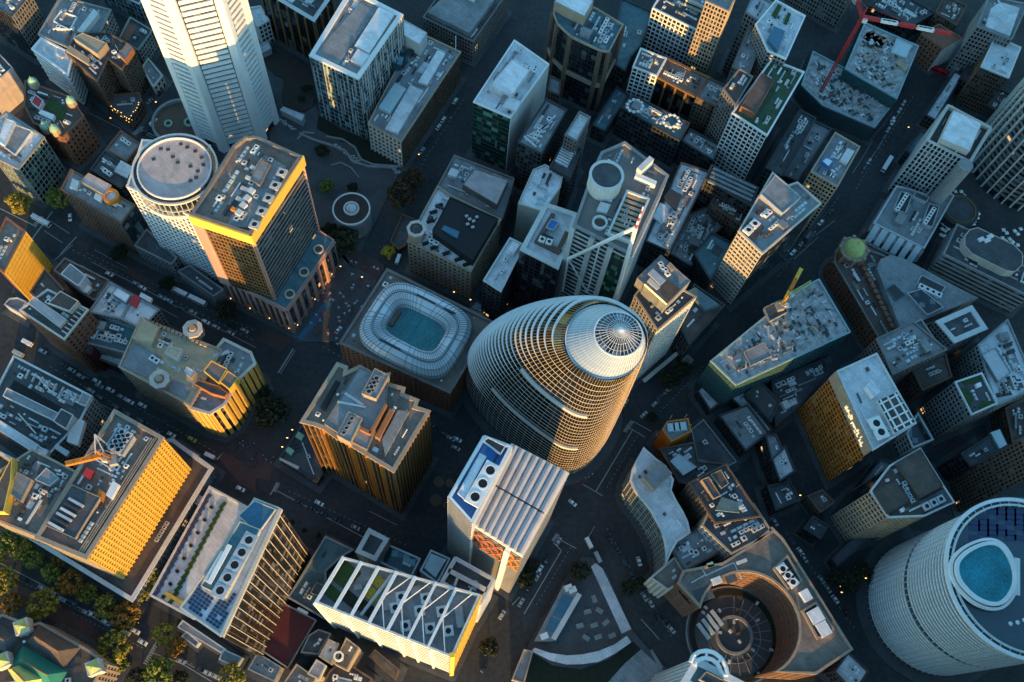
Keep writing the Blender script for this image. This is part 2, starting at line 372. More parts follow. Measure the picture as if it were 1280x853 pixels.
def clutter(b, pts, z, dens=1.0, big=True, seed=0, avoid=()):
    """plant, ducts, vents and skylights on a roof, each one an object"""
    rr = random.Random(seed+len(PAVE)*13+int(abs(pts[0].x)*7))
    k = len(pts); L = max(range(k), key=lambda i: (pts[(i+1) % k]-pts[i]).length)
    e = pts[(L+1) % k]-pts[L]; ang = math.atan2(e.y, e.x)
    xs = [p.x for p in pts]; ys = [p.y for p in pts]
    area = abs(sum(pts[i].x*pts[(i+1) % k].y-pts[(i+1) % k].x*pts[i].y for i in range(k)))/2
    cnt = int(min(80, area/19*dens)); used = []
    kinds = ['plant_room']*(2 if big else 0)+['cooling_unit']*6+['duct']*5+['skylight']*3+['vent']*5+['walkway']*3+['antenna']+['roof_patch']*3+['roof_box']*7
    t = 0
    while cnt > 0 and t < 600:
        t += 1
        x, y = rr.uniform(min(xs), max(xs)), rr.uniform(min(ys), max(ys)); kd = rr.choice(kinds)
        if kd == 'plant_room': s = (rr.uniform(4, 8), rr.uniform(3, 5), rr.uniform(2, 3.2)); mt = rr.choice(['roof_light', 'offwhite', 'concrete', 'roof_mid'])
        elif kd == 'cooling_unit': q = rr.uniform(1.5, 2.6); s = (q, q, rr.uniform(1.2, 2)); mt = rr.choice(['white', 'steel', 'offwhite'])
        elif kd == 'duct': s = (rr.uniform(4, 11), rr.uniform(.5, 1.0), rr.uniform(.7, 1.2)); mt = rr.choice(['steel', 'offwhite', 'concrete'])
        elif kd == 'skylight': s = (rr.uniform(1.5, 3), rr.uniform(1.2, 2), .5); mt = 'g_pale'
        elif kd == 'roof_box': s = (rr.uniform(.7, 2.2), rr.uniform(.6, 1.5), rr.uniform(.5, 1.4)); mt = rr.choice(['white', 'steel', 'concrete', 'dark', 'offwhite', 'roof_brown'])
        elif kd == 'vent': q = rr.uniform(.5, 1); s = (q, q, rr.uniform(.6, 1.2)); mt = rr.choice(['steel', 'white', 'dark'])
        elif kd == 'walkway': s = (rr.uniform(5, 14), .6, .12); mt = rr.choice(['roof_white', 'dark'])
        elif kd == 'roof_patch': s = (rr.uniform(3, 9), rr.uniform(2, 5), .06+rr.random()*.03); mt = rr.choice(['roof_dark', 'roof_mid', 'roof_light', 'roof_warm'])
        else: s = (.15, .15, rr.uniform(3, 6)); mt = 'steel'
        rad = max(s[0], s[1])/2
        an = ang+(math.pi/2 if rr.random() < .4 else 0)
        ex, ey = math.cos(an)*rad, math.sin(an)*rad
        ok = all(inside((x+q*ex, y+q*ey), pts) for q in (-1, 0, 1)) and edist((x, y), pts) > min(s[0], s[1])/2+1.0 and edist((x+ex, y+ey), pts) > 1 and edist((x-ex, y-ey), pts) > 1
        if ok and any(inside((x+q*ex, y+q*ey), a) or edist((x, y), a) < min(s[0], s[1])/2+.4 for a in avoid for q in (-1, 0, 1)): ok = False
        if ok and kd != 'roof_patch':
            for (ux, uy, ur) in used:
                if math.hypot(ux-x, uy-y) < (ur+rad)*.75: ok = False; break
        if not ok: continue
        if kd != 'roof_patch': used.append((x, y, rad))
        unit(b, x, y, z, s[0], s[1], s[2], an, kd, mt); cnt -= 1
        if kd in ('cooling_unit', 'skylight', 'vent', 'roof_box') and rr.random() < .6:      # plant stands in rows
            ux, uy = math.cos(ang), math.sin(ang); stp = max(s[0], s[1])+.35
            for q in range(1, rr.randint(2, 5)):
                X, Y = x+ux*stp*q, y+uy*stp*q
                if not inside((X, Y), pts) or edist((X, Y), pts) < rad+.6 or any(inside((X, Y), a) or edist((X, Y), a) < rad+.3 for a in avoid) or any(math.hypot(a[0]-X, a[1]-Y) < (a[2]+rad)*.8 for a in used[:-1] if a[0] != x): break
                used.append((X, Y, rad)); unit(b, X, Y, z, s[0], s[1], s[2], ang, kd, mt); cnt -= .5
def bld(name, label, c, pts, base=None, h=None, st='wgrid', roof='roof_mid', wall='concrete', par=1.0, pt=.5, dens=1.0, z0=0.0, faces=None, parts=(), cat='building', group=None, pave=3.0, parm=None, big=True, zb=0.0):
    """a building from the outline of its roof in the photo and its height; parts: blocks on the roof"""
    b = B()
    if h is None: h = max(6.0, hgt(c, base[0], base[1], zb))
    pp = ccw([P(*px(c, p), h) for p in pts]); b.pts = pp; b.h = h; b.c = c
    b.o = empty(name, (0, 0, 0)); tag(b.o, label, cat, group)
    st0 = ST[st]; k = len(pp)
    bm = MB(); walls(bm, pp, z0, h-.04)
    gm = st0[0] if st0 else wall
    bm.build('glazing' if st0 else 'wall', gm, b.o)
    if st0 or faces:
        fr = {}
        # faces: list of (pixel near the middle of that top edge, style)
        over = {}
        for q, s in (faces or ()):
            qq = P(*px(c, q), h); i = min(range(k), key=lambda i: ((pp[i]+pp[(i+1) % k])/2-qq).length); over[i] = s
        for i in range(k):
            s = ST[over.get(i, st)]
            if not s: continue
            fr.setdefault((s[1], s[0]), MB())
            if s[0] != gm:
                a, e = pp[i], pp[(i+1) % k]; d = e-a; nr = Vector((d.y, -d.x, 0)).normalized()*.05
                g2 = MB(); g2.quad((a.x+nr.x, a.y+nr.y, z0), (e.x+nr.x, e.y+nr.y, z0), (e.x+nr.x, e.y+nr.y, h-.05), (a.x+nr.x, a.y+nr.y, h-.05)); g2.build('glazing', s[0], b.o)
            facade(fr[(s[1], s[0])], pp[i], pp[(i+1) % k], z0+.02, h-.1, s)
        for (mt, _), mb in fr.items(): mb.build('facade_grid', mt, b.o, kind='stuff')
    zr = h-par
    rm = MB(); rm.ngon([Vector((p.x, p.y, zr)) for p in offset(pp, -pt*.6)]); rm.build('roof', roof, b.o)
    dep = ((st0[6]+.06) if st0 else .12) if par <= 1.5 else -.02
    pm = MB(); pm.loopring(offset(pp, dep), offset(pp, -pt), h-max(.9, par)-.02, h); pm.build('parapet', parm or (st0[1] if st0 else wall), b.o)
    av = []
    for q in parts:
        av.append(block(b, *q))
    if dens: clutter(b, offset(pp, -pt-.4), zr, dens, big, avoid=av)
    if pave and z0 == 0:
        PAVE[0] += 1
        s = MB(); o2 = [Vector((p.x, p.y, 0)) for p in offset(pp, pave)]; z = .12+.0025*PAVE[0]
        s.hexa([(p.x, p.y, -.5) for p in o2], [(p.x, p.y, z) for p in o2]); s.build('pavement', 'paving', None, kind='structure')
    return b
def block(b, name, pts, dh, mat, top=None, z=None, c=None):
    """solid block on the roof from the outline of its top; dh above the parapet"""
    z1 = b.h+dh if z is None else z
    q = ccw([P(*px(c or b.c, p), z1) for p in pts])
    zz = b.h-1.05 if z1 > b.h-1.0 else z1-.5
    m = MB(); m.hexa([(p.x, p.y, zz) for p in q], [(p.x, p.y, z1) for p in q])
    o = m.build(name, mat, b.o)
    if top:
        t = MB(); i = offset(q, -.35); t.hexa([(p.x, p.y, z1-.02) for p in i], [(p.x, p.y, z1+.05) for p in i]); t.build('roof_cover', top, o)
        e = MB(); e.loopring(offset(q, .08), offset(q, -.3), z1-.2, z1+.35); e.build('parapet', mat, o)
    return q
def fans(b, c, a, e, cnt, size, dz, mat='white'):
    """row of big roof fans from pixel a to pixel e"""
    z = b.h+dz; A, E_ = P(*px(c, a), z), P(*px(c, e), z)
    d = E_-A; an = math.atan2(d.y, d.x)
    for i in range(cnt):
        p = A.lerp(E_, i/max(1, cnt-1)); o = unit(b, p.x, p.y, z-1.6, size, size, 1.6, an, 'cooling_unit', mat)
def strip(b, name, c, a, e, wd, ht, mat, z=None, kids=False):
    """bar-shaped piece on the roof between two pixels"""
    z = b.h-1 if z is None else z
    A, E_ = P(*px(c, a), z), P(*px(c, e), z); d = E_-A; an = math.atan2(d.y, d.x)
    m = MB(); m.box(((A.x+E_.x)/2, (A.y+E_.y)/2), d.length/2, wd/2, z-.02, z+ht, an)
    return m.build(name, mat, b.o)
# ------------------------------------------------------------------ ground
m = MB(); m.quad((-3000, -1500, 0), (3000, -1500, 0), (3000, 4000, 0), (-3000, 4000, 0)); m.build('ground', 'asphalt', None, kind='structure')
# ------------------------------------------------------------------ top left
b = bld('office_tower', 'tall dark slab in the top left corner with beige slotted side wall', 'A1', [(-140,-40),(58,82),(150,-30),(-40,-150)], ((58,82),(180,300)), st='darkg', faces=[((105,20),'ggrid')], roof='roof_mid')
b = bld('office_tower', 'blue-grey flat-roofed tower with roof railings behind the brown brick tower', 'A1', [(190,168),(440,280),(548,48),(300,-20)], ((190,168),(275,345)), st='cogrid', roof='roof_mid', dens=.5,
  parts=[('plant_room', [(385,150),(410,165),(490,65),(465,45)], 2.5, 'offwhite')])
for a, e in (((270,110),(300,130)), ((300,60),(385,90)), ((385,90),(350,155)), ((270,110),(310,55)), ((265,150),(330,150)), ((300,130),(350,155))): strip(b, 'roof_rail', 'A1', a, e, .5, 1.2, 'white')
bld('office_block', 'low pale annex with white-rimmed roof in front of the blue-grey flat-roofed tower', 'A1', [(160,242),(205,188),(360,270),(335,370)], ((160,250),(245,420)), st='wband', roof='roof_light', dens=.5)
b = bld('brick_tower', 'brown art deco brick tower with tan penthouse and light well', 'A1', [(325,256),(482,402),(535,290),(605,345),(662,235),(535,160),(385,165)], ((482,402),(565,580)), st='bgrid', roof='roof_dark', wall='brown', dens=1.2,
  parts=[('penthouse', [(365,190),(485,270),(530,215),(410,165)], 4, 'tan', 'tan'), ('penthouse', [(325,250),(440,320),(445,290),(345,225)], 1.5, 'tan'), ('penthouse', [(590,270),(620,300),(660,240),(630,215)], 3, 'brick_and_sunglow', 'roof_mid')])  # last penthouse has the sun's orange put into its wall colour
b = bld('shop_corner', 'low corner block with strings of warm lamps at the foot of the brown brick tower', 'A1', [(545,525),(560,470),(690,460),(700,500),(640,590)], h=11, st='bgrid', roof='roof_dark', wall='brown', dens=.5)
lb = MB()
for i in range(9):
    for a, e, zz in (((555,530),(640,592),11.2), ((642,590),(698,502),11.2), ((560,545),(640,606),8), ((645,605),(700,520),8)):
        p = P(*px('A1', (a[0]+(e[0]-a[0])*i/8, a[1]+(e[1]-a[1])*i/8)), zz); (rnd.random() < .75) and lb.box((p.x+rnd.uniform(-.5, .5), p.y+rnd.uniform(-.5, .5)), .16, .16, zz, zz+.3)
lb.build('lamp_string', 'glow_warm', b.o, kind='stuff')
bld('tower', 'tower with plain pink-cream side wall cut by the left edge', 'A1', [(-160,330),(-40,230),(62,335),(-70,450)], ((62,335),(135,480)), st='plain', wall='pinkroof', roof='roof_dark', faces=None)
bld('office_tower', 'dark tower with pale fins and grey terraced roof at the left edge', 'A1', [(-70,640),(30,555),(215,680),(90,835),(-40,770)], ((90,835),(200,1020)), st='lfin', roof='roof_light', parts=[('penthouse', [(-10,700),(30,590),(75,605),(20,720)], 3, 'roof_light', 'roof_white'), ('penthouse', [(20,730),(75,620),(160,650),(75,770)], 1, 'roof_light', 'roof_mid')])
b = bld('domed_hotel', 'brown brick block with small green copper domes and roof lawn', 'A1', [(125,400),(345,480),(415,575),(310,680),(165,610),(120,520)], ((415,575),(500,720)), st='brgrid', roof='roof_brown', wall='brown', dens=1.0, big=False,
  parts=[('roof_lawn', [(225,530),(300,600),(335,545),(260,485)], -.6, 'lawn'), ('roof_house', [(155,510),(195,540),(215,500),(175,470)], 2, 'offwhite', 'red'), ('roof_house', [(190,560),(260,595),(270,570),(205,545)], 1.5, 'white')])
for x, y in ((150,388), (340,482), (210,610), (258,622)):
    q = P(*px('A1', (x, y)), b.h+6); mm = MB(); mm.cyl(q, 2.6, b.h-1, b.h+3, 8); t = mm.build('turret', 'stone', b.o)
    mm = MB(); mm.cyl(q, 2.5, b.h+3, b.h+4.4, 12, 2.1); mm.cyl(q, 2.1, b.h+4.4, b.h+5.6, 12, 1.1); mm.cyl(q, 1.1, b.h+5.6, b.h+6.1, 12, .3); mm.cyl(q, .25, b.h+6.1, b.h+7.6, 6, .05); mm.build('dome', 'copper', t)
bld('shop_house', 'small blue-grey flat roof with brick side beside the drum-topped tower', 'A1', [(525,740),(600,648),(695,715),(625,800)], h=22, st='brgrid', roof='roof_mid', dens=.5)
bld('shop_house', 'low dark roof with two cooling fans between the domed hotel and the drum-topped tower', 'A1', [(450,840),(520,745),(665,845),(600,935)], h=30, st='dgrid', roof='roof_dark', parts=[('roof_house', [(565,850),(600,795),(660,830),(630,885)], .4, 'roof_light')])
bld('office_block', 'grey block with a red roof patch left of the white banded tower', 'A1', [(590,190),(645,85),(755,150),(685,248)], ((685,248),(722,335)), st='cogrid', roof='roof_dark', dens=.4, parts=[('roof_patch', [(600,185),(640,110),(680,130),(635,205)], -.85, 'brick')])
bld('shop_house', 'small ornate yellow-stone building at the street left of the white banded tower', 'A1', [(705,335),(735,290),(805,375),(760,430)], ((760,430),(788,470)), st='cgrid', roof='roof_mid', wall='cream')
bld('office_tower', 'dark teal glass block cut by the top edge left of the white banded tower', 'A1', [(480,-80),(560,-200),(760,-100),(690,20)], ((690,20),(722,115)), st='tealg', roof='roof_dark')
# ------------------------------------------------------------------ white banded octagonal tower
def banded_tower():
    h = 235.0
    root = empty('octagonal_tower'); tag(root, 'tall white octagonal tower with sunlit floor bands rising out of the top left', 'tower')
    an = math.radians(28); e = Vector((math.cos(an), math.sin(an), 0)); nin = Vector((-e.y, e.x, 0))
    c = P(305, 165)+Vector((-8, 10, 0)); s = 22.0; a = 11.0
    loc = [(-a, -s), (a, -s), (s, -a), (s, a), (a, s), (-a, s), (-s, a), (-s, -a)]
    pts = ccw([c+e*x+nin*y for x, y in loc])
    mb = MB(); walls(mb, pts, 0, h); mb.build('glazing', 'g_dark', root)
    t = MB(); t.ngon([Vector((p.x, p.y, h)) for p in pts]); t.build('roof', 'roof_mid', root)
    nfl = 62
    for i in range(8):
        p, q = pts[i], pts[(i+1) % 8]; d = (q-p); L = d.length; d.normalize(); nr = Vector((d.y, -d.x, 0))
        inset = 3.6 if L > 20 else 2.2
        me = None
        mb = MB(); mb.slab(Vector((inset, 0, 0)), Vector((L-inset, 0, 0)), Vector((0, -1, 0)), -.2, .7, 0, 2.2); me = mb.mesh('spandrel', 'white')
        for f in range(nfl):
            if f in (33, 34): continue
            put('spandrel', me, root, (p.x, p.y, 6+f*3.7), math.atan2(d.y, d.x))
    for i in range(8):
        p = pts[i]; mb = MB(); a, b_ = pts[i-1], pts[(i+1) % 8]
        d0 = (a-p).normalized(); d1 = (b_-p).normalized(); o = (p-c); o.z = 0; o.normalize()
        def lp(k, z): return [(v.x, v.y, z) for v in (p+d0*3.1*k, p+d0*2.9*k+o*1.1, p+o*1.5, p+d1*2.9*k+o*1.1, p+d1*3.1*k, p-o*.5)]
        mb.hexa(lp(1.15, 0)[::-1], lp(.8, h)[::-1]); mb.build('column', 'white', root)
banded_tower()
# ------------------------------------------------------------------ drum-topped tower
def drum_tower():
    b = bld('drum_topped_tower', 'white gridded tower crowned by a wide drum with pale pink disc roof', 'F', [(159,233),(178,175),(262,182),(240,270)], ((160,234),(216,320)), st='wgrid2', roof='roof_light', wall='white', dens=.3, big=False)
    z = b.h; q = P(218, 210, z+9)
    R0 = (P(272, 210, z+9)-P(164, 210, z+9)).length/2
    m = MB(); m.cyl(q, R0*.96, z-4, z+7.4, 48); dr = m.build('drum', 'g_dark', b.o)
    for i, (za, zb2, r) in enumerate(((z-4.5, z-2.0, R0), (z+1.6, z+2.2, R0*1.0), (z+7.6, z+8.6, R0*1.0))):
        m = MB(); m.ring(q, R0*.955, r, za, zb2, 48); m.build('drum_band', 'offwhite' if i != 1 else 'steel', dr)
    m = MB()
    for i in range(48):
        a = 2*math.pi*i/48; m.box((q.x+math.cos(a)*R0*.97, q.y+math.sin(a)*R0*.97), .5, .18, z-1.5, z+7.2, a)
    m.build('mullion', 'steel', dr, kind='stuff')
    m = MB(); m.ring(q, R0*.85, R0*.955, z+5, z+7.5, 48); m.build('glass_rim', 'g_dark', dr); m = MB(); m.cyl(q, R0*.86, z+7, z+8.2, 48); m.build('disc_roof', 'pinkroof', dr)
    m = MB(); m.ring(q, R0*.835, R0*.865, z+8.2, z+9.2, 48); m.build('roof_rim', 'white', dr)
    for (x, y) in ((210,187),(226,180),(234,184),(244,189),(252,197),(254,206),(247,214),(238,208),(222,203),(238,226),(245,222),(201,186),(216,196),(192,199)):
        p = P(x, y, z+8.3); unit(b, p.x, p.y, z+8.2, 1.8, 1.8, .2, .4, 'skylight', 'dark')
drum_tower()
# ------------------------------------------------------------------ gold-topped slab with pink podium
def gold_slab():
    pod = bld('podium', 'pink stone podium with tall arches under the gold-topped dark slab', 'B2', [(-185,520),(-60,330),(320,300),(387,345),(150,690)], ((150,690),(185,805)), st='plain', wall='pinkstone', roof='roof_teal', dens=0, par=.6)
    # arches on the two street walls: recessed dark bays and piers
    for (a, e, cnt) in (((150,690),(387,345),8), ((150,690),(-185,520),10)):
        A, E_ = P(*px('B2', a), pod.h), P(*px('B2', e), pod.h); d = E_-A; L = d.length; d.normalize(); nr = Vector((d.y, -d.x, 0)); 
        cc = sum((p for p in pod.pts), Vector((0, 0, 0)))/len(pod.pts)
        if nr.dot(A-cc) < 0: nr = -nr
        st = L/cnt
        for i in range(cnt):
            w2 = st*.33; c0 = A+d*(st*(i+.5)); m = MB(); top = pod.h-4
            arc = [(-w2, 3.5), (w2, 3.5), (w2, top-w2)]+[(w2*math.cos(t*math.pi/8), top-w2+w2*math.sin(t*math.pi/8)) for t in range(1, 8)]+[(-w2, top-w2)]
            m.ngon([c0+d*u+nr*.08+Vector((0, 0, v-pod.h)) for u, v in arc]); m.build('arch_window', 'g_dark', pod.o)
            m = MB(); m.slab(c0-d*st*.5-d*.9, c0-d*st*.5+d*.9, nr, -.1, .8, 0, pod.h-2); m.build('pier', 'pinkstone', pod.o)
            if i % 3 == 0:
                m = MB(); m.box(c0+nr*.9, .2, .2, 4.2, 4.7); m.build('wall_lamp', 'glow_warm', pod.o)
        m = MB(); m.slab(A, E_, nr, -.1, .9, pod.h-2.2, pod.h-1.4); m.build('cornice', 'pinkstone', pod.o)
    for x, y in ((310,390), (238,503), (167,612)):
        q = P(*px('B2', (x, y)), pod.h+.5); m = MB(); m.ring(q, 1.9, 2.6, pod.h-.7, pod.h+.5, 16); o = m.build('vent_ring', 'cream', pod.o)
        m = MB(); m.cyl(q, 1.9, pod.h-.7, pod.h-.1, 12); m.build('vent_fan', 'brown', o)
    b = bld('gold_topped_slab', 'dark glass slab with a glowing gold roof fascia above a pink podium', 'F', [(238,268),(291,182),(306,170),(322,170),(377,195),(313,293)], ((313,293),(348,373)), st='dband', roof='roof_warm', dens=0, par=2.0, pt=1.2, z0=pod.h-1, zb=pod.h, parm='warmgrey',
            faces=[((275,280),'darkg')],
            parts=[('plant_well', [(283,283),(330,193),(358,208),(322,285)], -1.2, 'roof_mid'), ('plant_room', [(313,225),(326,200),(338,206),(325,232)], 1, 'roof_warm', 'roof_mid')])
    # fascia
    for q1, q2 in (((238,268),(313,293)), ((313,293),(377,195))):
        A, E_ = P(*q1, b.h), P(*q2, b.h); d = (E_-A).normalized(); nr = Vector((d.y, -d.x, 0)); nr = nr if nr.y < 0 or nr.x > .9 else -nr
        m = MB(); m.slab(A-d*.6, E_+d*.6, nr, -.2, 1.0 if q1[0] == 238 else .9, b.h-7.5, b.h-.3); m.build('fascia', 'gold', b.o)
        if q1[0] == 238:
            m = MB(); m.slab(A-d*.6, A+d*5, nr, -.2, .98, pod.h, b.h-7.52); m.build('edge_pier', 'pinkstone', b.o)
            m = MB(); facade(m, A+d*5, E_, pod.h, b.h-7.5, ('x','x',1.8,3.5,.3,.9,.35)); m.build('facade_grid', 'bronze', b.o, kind='stuff')
    corners = MB()
    for p in b.pts:
        q = offset(b.pts, -.6)[b.pts.index(p)]; corners.box(q, .9, .9, pod.h, b.h-6, .5)
    corners.build('corner_pier', 'pinkstone', b.o)
    fans(b, 'F', (318,280), (352,215), 5, 4.0, 1.4, 'steel')
    for i in range(4): strip(b, 'cooling_louvre', 'F', (303+i*5,270-i*9), (297+i*5,266-i*9), 2.6, 2, 'offwhite')
    for i in range(5): strip(b, 'duct', 'F', (290+i*6,262-i*13), (301+i*6,267-i*13), 1.6, 1.6, ('orange', 'steel', 'steel', 'offwhite', 'steel')[i])
    clutter(b, offset(b.pts, -3), b.h-2, .9, True, 5)
gold_slab()
# ------------------------------------------------------------------ top, centre left
bld('office_tower', 'black tower with pale vertical ribs and rounded white roof rim at the top', 'A2', [(20,-50),(290,112),(375,-10),(110,-160)], ((290,112),(330,330)), st='dfin', roof='roof_dark', par=2, pt=2.5, parm='offwhite', dens=.6)
bld('shop_house', 'small pale block with white roof beside the black ribbed tower', 'A2', [(-40,40),(20,30),(65,100),(10,130)], ((65,100),(78,205)), st='wgrid', roof='roof_white', dens=.5)
b = bld('glass_tower', 'teal glass office tower with white roof rim and white roof panel', 'A2', [(265,275),(508,392),(728,72),(470,-60)], ((508,392),(548,690)), st='tealg', roof='roof_mid', par=1.2, pt=2.2, parm='white', dens=.4,
  parts=[('roof_panel', [(490,225),(560,265),(685,70),(610,35)], .6, 'roof_white'), ('roof_panel', [(470,300),(525,330),(565,275),(505,245)], .5, 'roof_light', 'white'), ('roof_panel', [(290,270),(410,320),(590,60),(520,10)], -.6, 'roof_mid')])
mb = MB()
for i in range(4):
    pa, pb = b.pts[i], b.pts[(i+1) % 4]; d = pb-pa; L = d.length; d.normalize(); nr = Vector((d.y, -d.x, 0)); rr = random.Random(i)
    for q in range(int(L/2.4)):
        for f in range(int(b.h/7.4)):
            if rr.random() < .62: mb.slab(pa+d*(q*2.4+1), pa+d*(q*2.4+1.3), nr, 0, .55, f*7.4+.3, min(b.h-1, f*7.4+7.5))
mb.build('sun_fin', 'offwhite', b.o, kind='stuff')
b = bld('department_store', 'mid-rise block with cream chequered front and gold cornice beside the teal glass tower', 'A2', [(557,612),(720,702),(1015,258),(850,180),(742,255)], ((722,703),(731,832)), st='bgrid', roof='roof_mid', dens=.7, wall='cream', faces=[((640,657),'cgrid')], parm='tan',
  parts=[('roof_panel', [(640,640),(705,660),(830,450),(765,420)], .8, 'roof_light'), ('roof_panel', [(805,405),(850,420),(940,265),(900,250)], .6, 'roof_white'), ('skylight', [(610,530),(665,560),(745,440),(690,410)], 1.5, 'g_pale'), ('penthouse', [(732,100),(848,165),(810,222),(715,165)], 9, 'offwhite', 'roof_white'), ('glass_hall', [(660,355),(720,250),(795,240),(730,330)], 1.5, 'g_teal')])
strip(b, 'flagpole', 'A2', (990,255), (991,250), .3, 12, 'white')
bld('classical_block', 'dark classical stone block with roof dormers at the top centre', 'A2', [(830,85),(1078,205),(1250,-40),(1000,-160)], ((1078,205),(1086,310)), st='ggrid', roof='roof_dark', wall='warmgrey', dens=.5, parts=[('roof_house', [(850,60),(1060,165),(1180,0),(1010,-90)], 2.5, 'roof_mid'), ('skylight', [(1030,-20),(1080,10),(1110,-30),(1060,-60)], 4, 'g_pale')])
b = bld('office_tower', 'white-roofed tower with green banded glass front and blank white side', 'F', [(592,127),(638,147),(686,80),(643,50)], ((638,147),(629,213)), st='greeng', roof='roof_light', wall='offwhite', dens=.8, faces=[((662,113),'plain')], parm='white')
e0 = MB()
for i in range(4):
    pa, pb = b.pts[i], b.pts[(i+1) % 4]
    if ((pa+pb)/2-P(662, 113, b.h)).length < 12 or ((pa+pb)/2-P(665, 65, b.h)).length < 12:
        d = (pb-pa).normalized(); e0.slab(pa, pb, Vector((d.y, -d.x, 0)), -.1, .4, 0, b.h-.5)
e0.build('side_wall', 'offwhite', b.o)
for q in ([(612,108),(640,120),(662,88),(640,75)], [(628,133),(645,140),(652,128),(636,120)]): block(b, 'plant_room', q, 3 if q[0][0] == 612 else 1, 'roof_light', 'roof_white')
fans(b, 'F', (644,78), (660,86), 4, 2.6, 2)
# ------------------------------------------------------------------ top centre
b = bld('octagonal_office', 'black glass tower with chamfered corners, bronze columns and teal roof', 'A3', [(205,60),(225,115),(290,178),(440,250),(482,255),(552,120),(420,40),(300,-10)], ((440,250),(400,550)), st='darkg', roof='roof_teal', parm='tan', dens=1.0, par=1.5,
  parts=[('penthouse', [(210,10),(360,85),(405,5),(260,-70)], 6, 'tan', 'roof_white')])
for q in b.pts:
    mb = MB(); mb.cyl(q, 1.5, 0, b.h-1, 6); mb.build('column', 'column_brown', b.o)
mb = MB(); mb.loopring(offset(b.pts, .9), offset(b.pts, -.5), b.h*.42, b.h*.42+3); mb.build('belt_course', 'tan', b.o)
bld('low_hall', 'low hall with plain blue-teal roof behind the black chamfered tower', 'A3', [(545,-10),(700,60),(640,220),(590,280),(560,350),(480,300)], h=22, st='dgrid', roof='roof_teal', dens=.15)
bld('office_tower', 'white gridded tower face catching gold light beside the gold stepped tower', 'A3', [(700,38),(922,150),(975,50),(760,-60)], ((922,150),(850,360)), st='wgrid2', roof='roof_dark', wall='white')
bld('stepped_tower', 'gold-lit stepped tower with ribbed upper storeys at the top edge', 'A3', [(965,5),(1075,55),(1120,-40),(1000,-90)], ((1075,55),(930,480)), st='tgrid', roof='roof_mid', wall='tan')
bld('office_tower', 'tan gridded wing behind the white gridded tower at the top edge', 'A3', [(868,-5),(985,45),(1005,-40),(900,-90)], ((868,-5),(790,240)), st='cband', roof='roof_mid', wall='tan', pave=0)
bld('office_block', 'mid-rise block with white window grid left of the dark glass row', 'A3', [(602,330),(718,375),(765,290),(640,240)], ((718,375),(655,550)), st='wgrid2', roof='roof_warm', wall='white', dens=1.6)
bld('office_block', 'dark glass mid-rise with pale piers in the row below the gold stepped tower', 'A3', [(718,375),(918,480),(975,385),(765,290)], ((918,480),(860,640)), st='dfin', roof='roof_warm', dens=1.8)
bld('office_block', 'dark brown ribbed mid-rise at the right end of the dark glass row', 'A3', [(918,480),(1100,572),(1165,470),(975,385)], ((1100,572),(1020,745)), st='bgrid', roof='roof_mid', dens=1.6)
bld('low_block', 'low roof with two round umbrella terraces below the dark glass row', 'A3', [(540,530),(600,470),(880,610),(830,695)], h=26, st='dgrid', roof='roof_teal', dens=1.8)
bld('low_block', 'low grey plant roof between the dark glass row and the green-roofed white slab', 'A3', [(840,695),(885,640),(1035,720),(1000,795)], h=22, st='dgrid', roof='roof_mid', dens=1.8)
b = bld('office_block', 'dark block with rows of white roof louvres beside the blank white side wall', 'A3', [(30,705),(170,490),(272,545),(148,762)], h=42, st='dgrid', roof='roof_mid', dens=1.4)
for i in range(7): strip(b, 'louvre', 'A3', (60+i*13,680-i*4+0), (120+i*16,735-i*26), .9, 1.2, 'roof_light')
bld('office_block', 'narrow block with plain pinkish flat roof below the black chamfered tower', 'A3', [(265,668),(335,553),(388,580),(322,700)], h=52, st='ggrid', roof='roof_light', dens=.3)
b = bld('office_block', 'block with slatted white roof screens behind the courtyard tower', 'A3', [(190,825),(262,700),(345,740),(290,880)], h=40, st='dgrid', roof='roof_dark', dens=.4)
for i in range(8): strip(b, 'louvre', 'A3', (215+i*6,800-i*12), (275+i*6,832-i*12), 1.0, 1.2, 'roof_light')
bld('low_block', 'small dark low roof tucked under the black chamfered tower', 'A3', [(180,450),(190,375),(240,400),(235,470)], h=20, st='bgrid', roof='roof_mid', dens=.4)
bld('low_block', 'low teal roofs in the gap right of the black chamfered tower', 'A3', [(400,620),(520,430),(580,470),(460,650)], h=12, st='dgrid', roof='roof_teal', dens=1.2)
b = bld('slab_tower', 'white gridded slab with green roof and brown roof house', 'F', [(916,141),(959,169),(1005,90),(965,74)], ((916,141),(889,213)), st='wgrid2', roof='roof_green', wall='white', parm='white', dens=.8, faces=[((982,130),'plain')],
  parts=[('plant_room', [(926,133),(944,143),(968,101),(952,92)], 3.5, 'brick', 'roof_brown')])
bld('office_block', 'brown-roofed block with a white box left of the white slab with green roof', 'A3', [(1050,440),(1130,340),(1195,380),(1110,520)], h=55, st='ggrid', roof='roof_brown', dens=.8)
bld('office_block', 'narrow grey roof with long ducts right of the gold stepped tower', 'A3', [(1095,330),(1180,130),(1250,170),(1175,370)], h=46, st='ggrid', roof='roof_mid', dens=1.2)
bld('office_block', 'pale roof with vents at the top edge right of the gold stepped tower', 'A3', [(1160,60),(1200,-30),(1290,10),(1240,110)], h=50, st='cogrid', roof='roof_light', dens=1.2)
bld('office_block', 'white-rimmed roof with blue glass box and planters at the top', 'A4', [(-60,120),(40,0),(185,78),(90,290),(0,250)], h=58, st='cogrid', roof='roof_light', parm='white', dens=.8, parts=[('glass_box', [(0,190),(30,130),(85,155),(50,255)], 2, 'g_blue'), ('planter', [(20,70),(50,20),(70,30),(40,90)], 0, 'lawn'), ('planter', [(80,110),(100,60),(115,70),(95,120)], .2, 'lawn')])
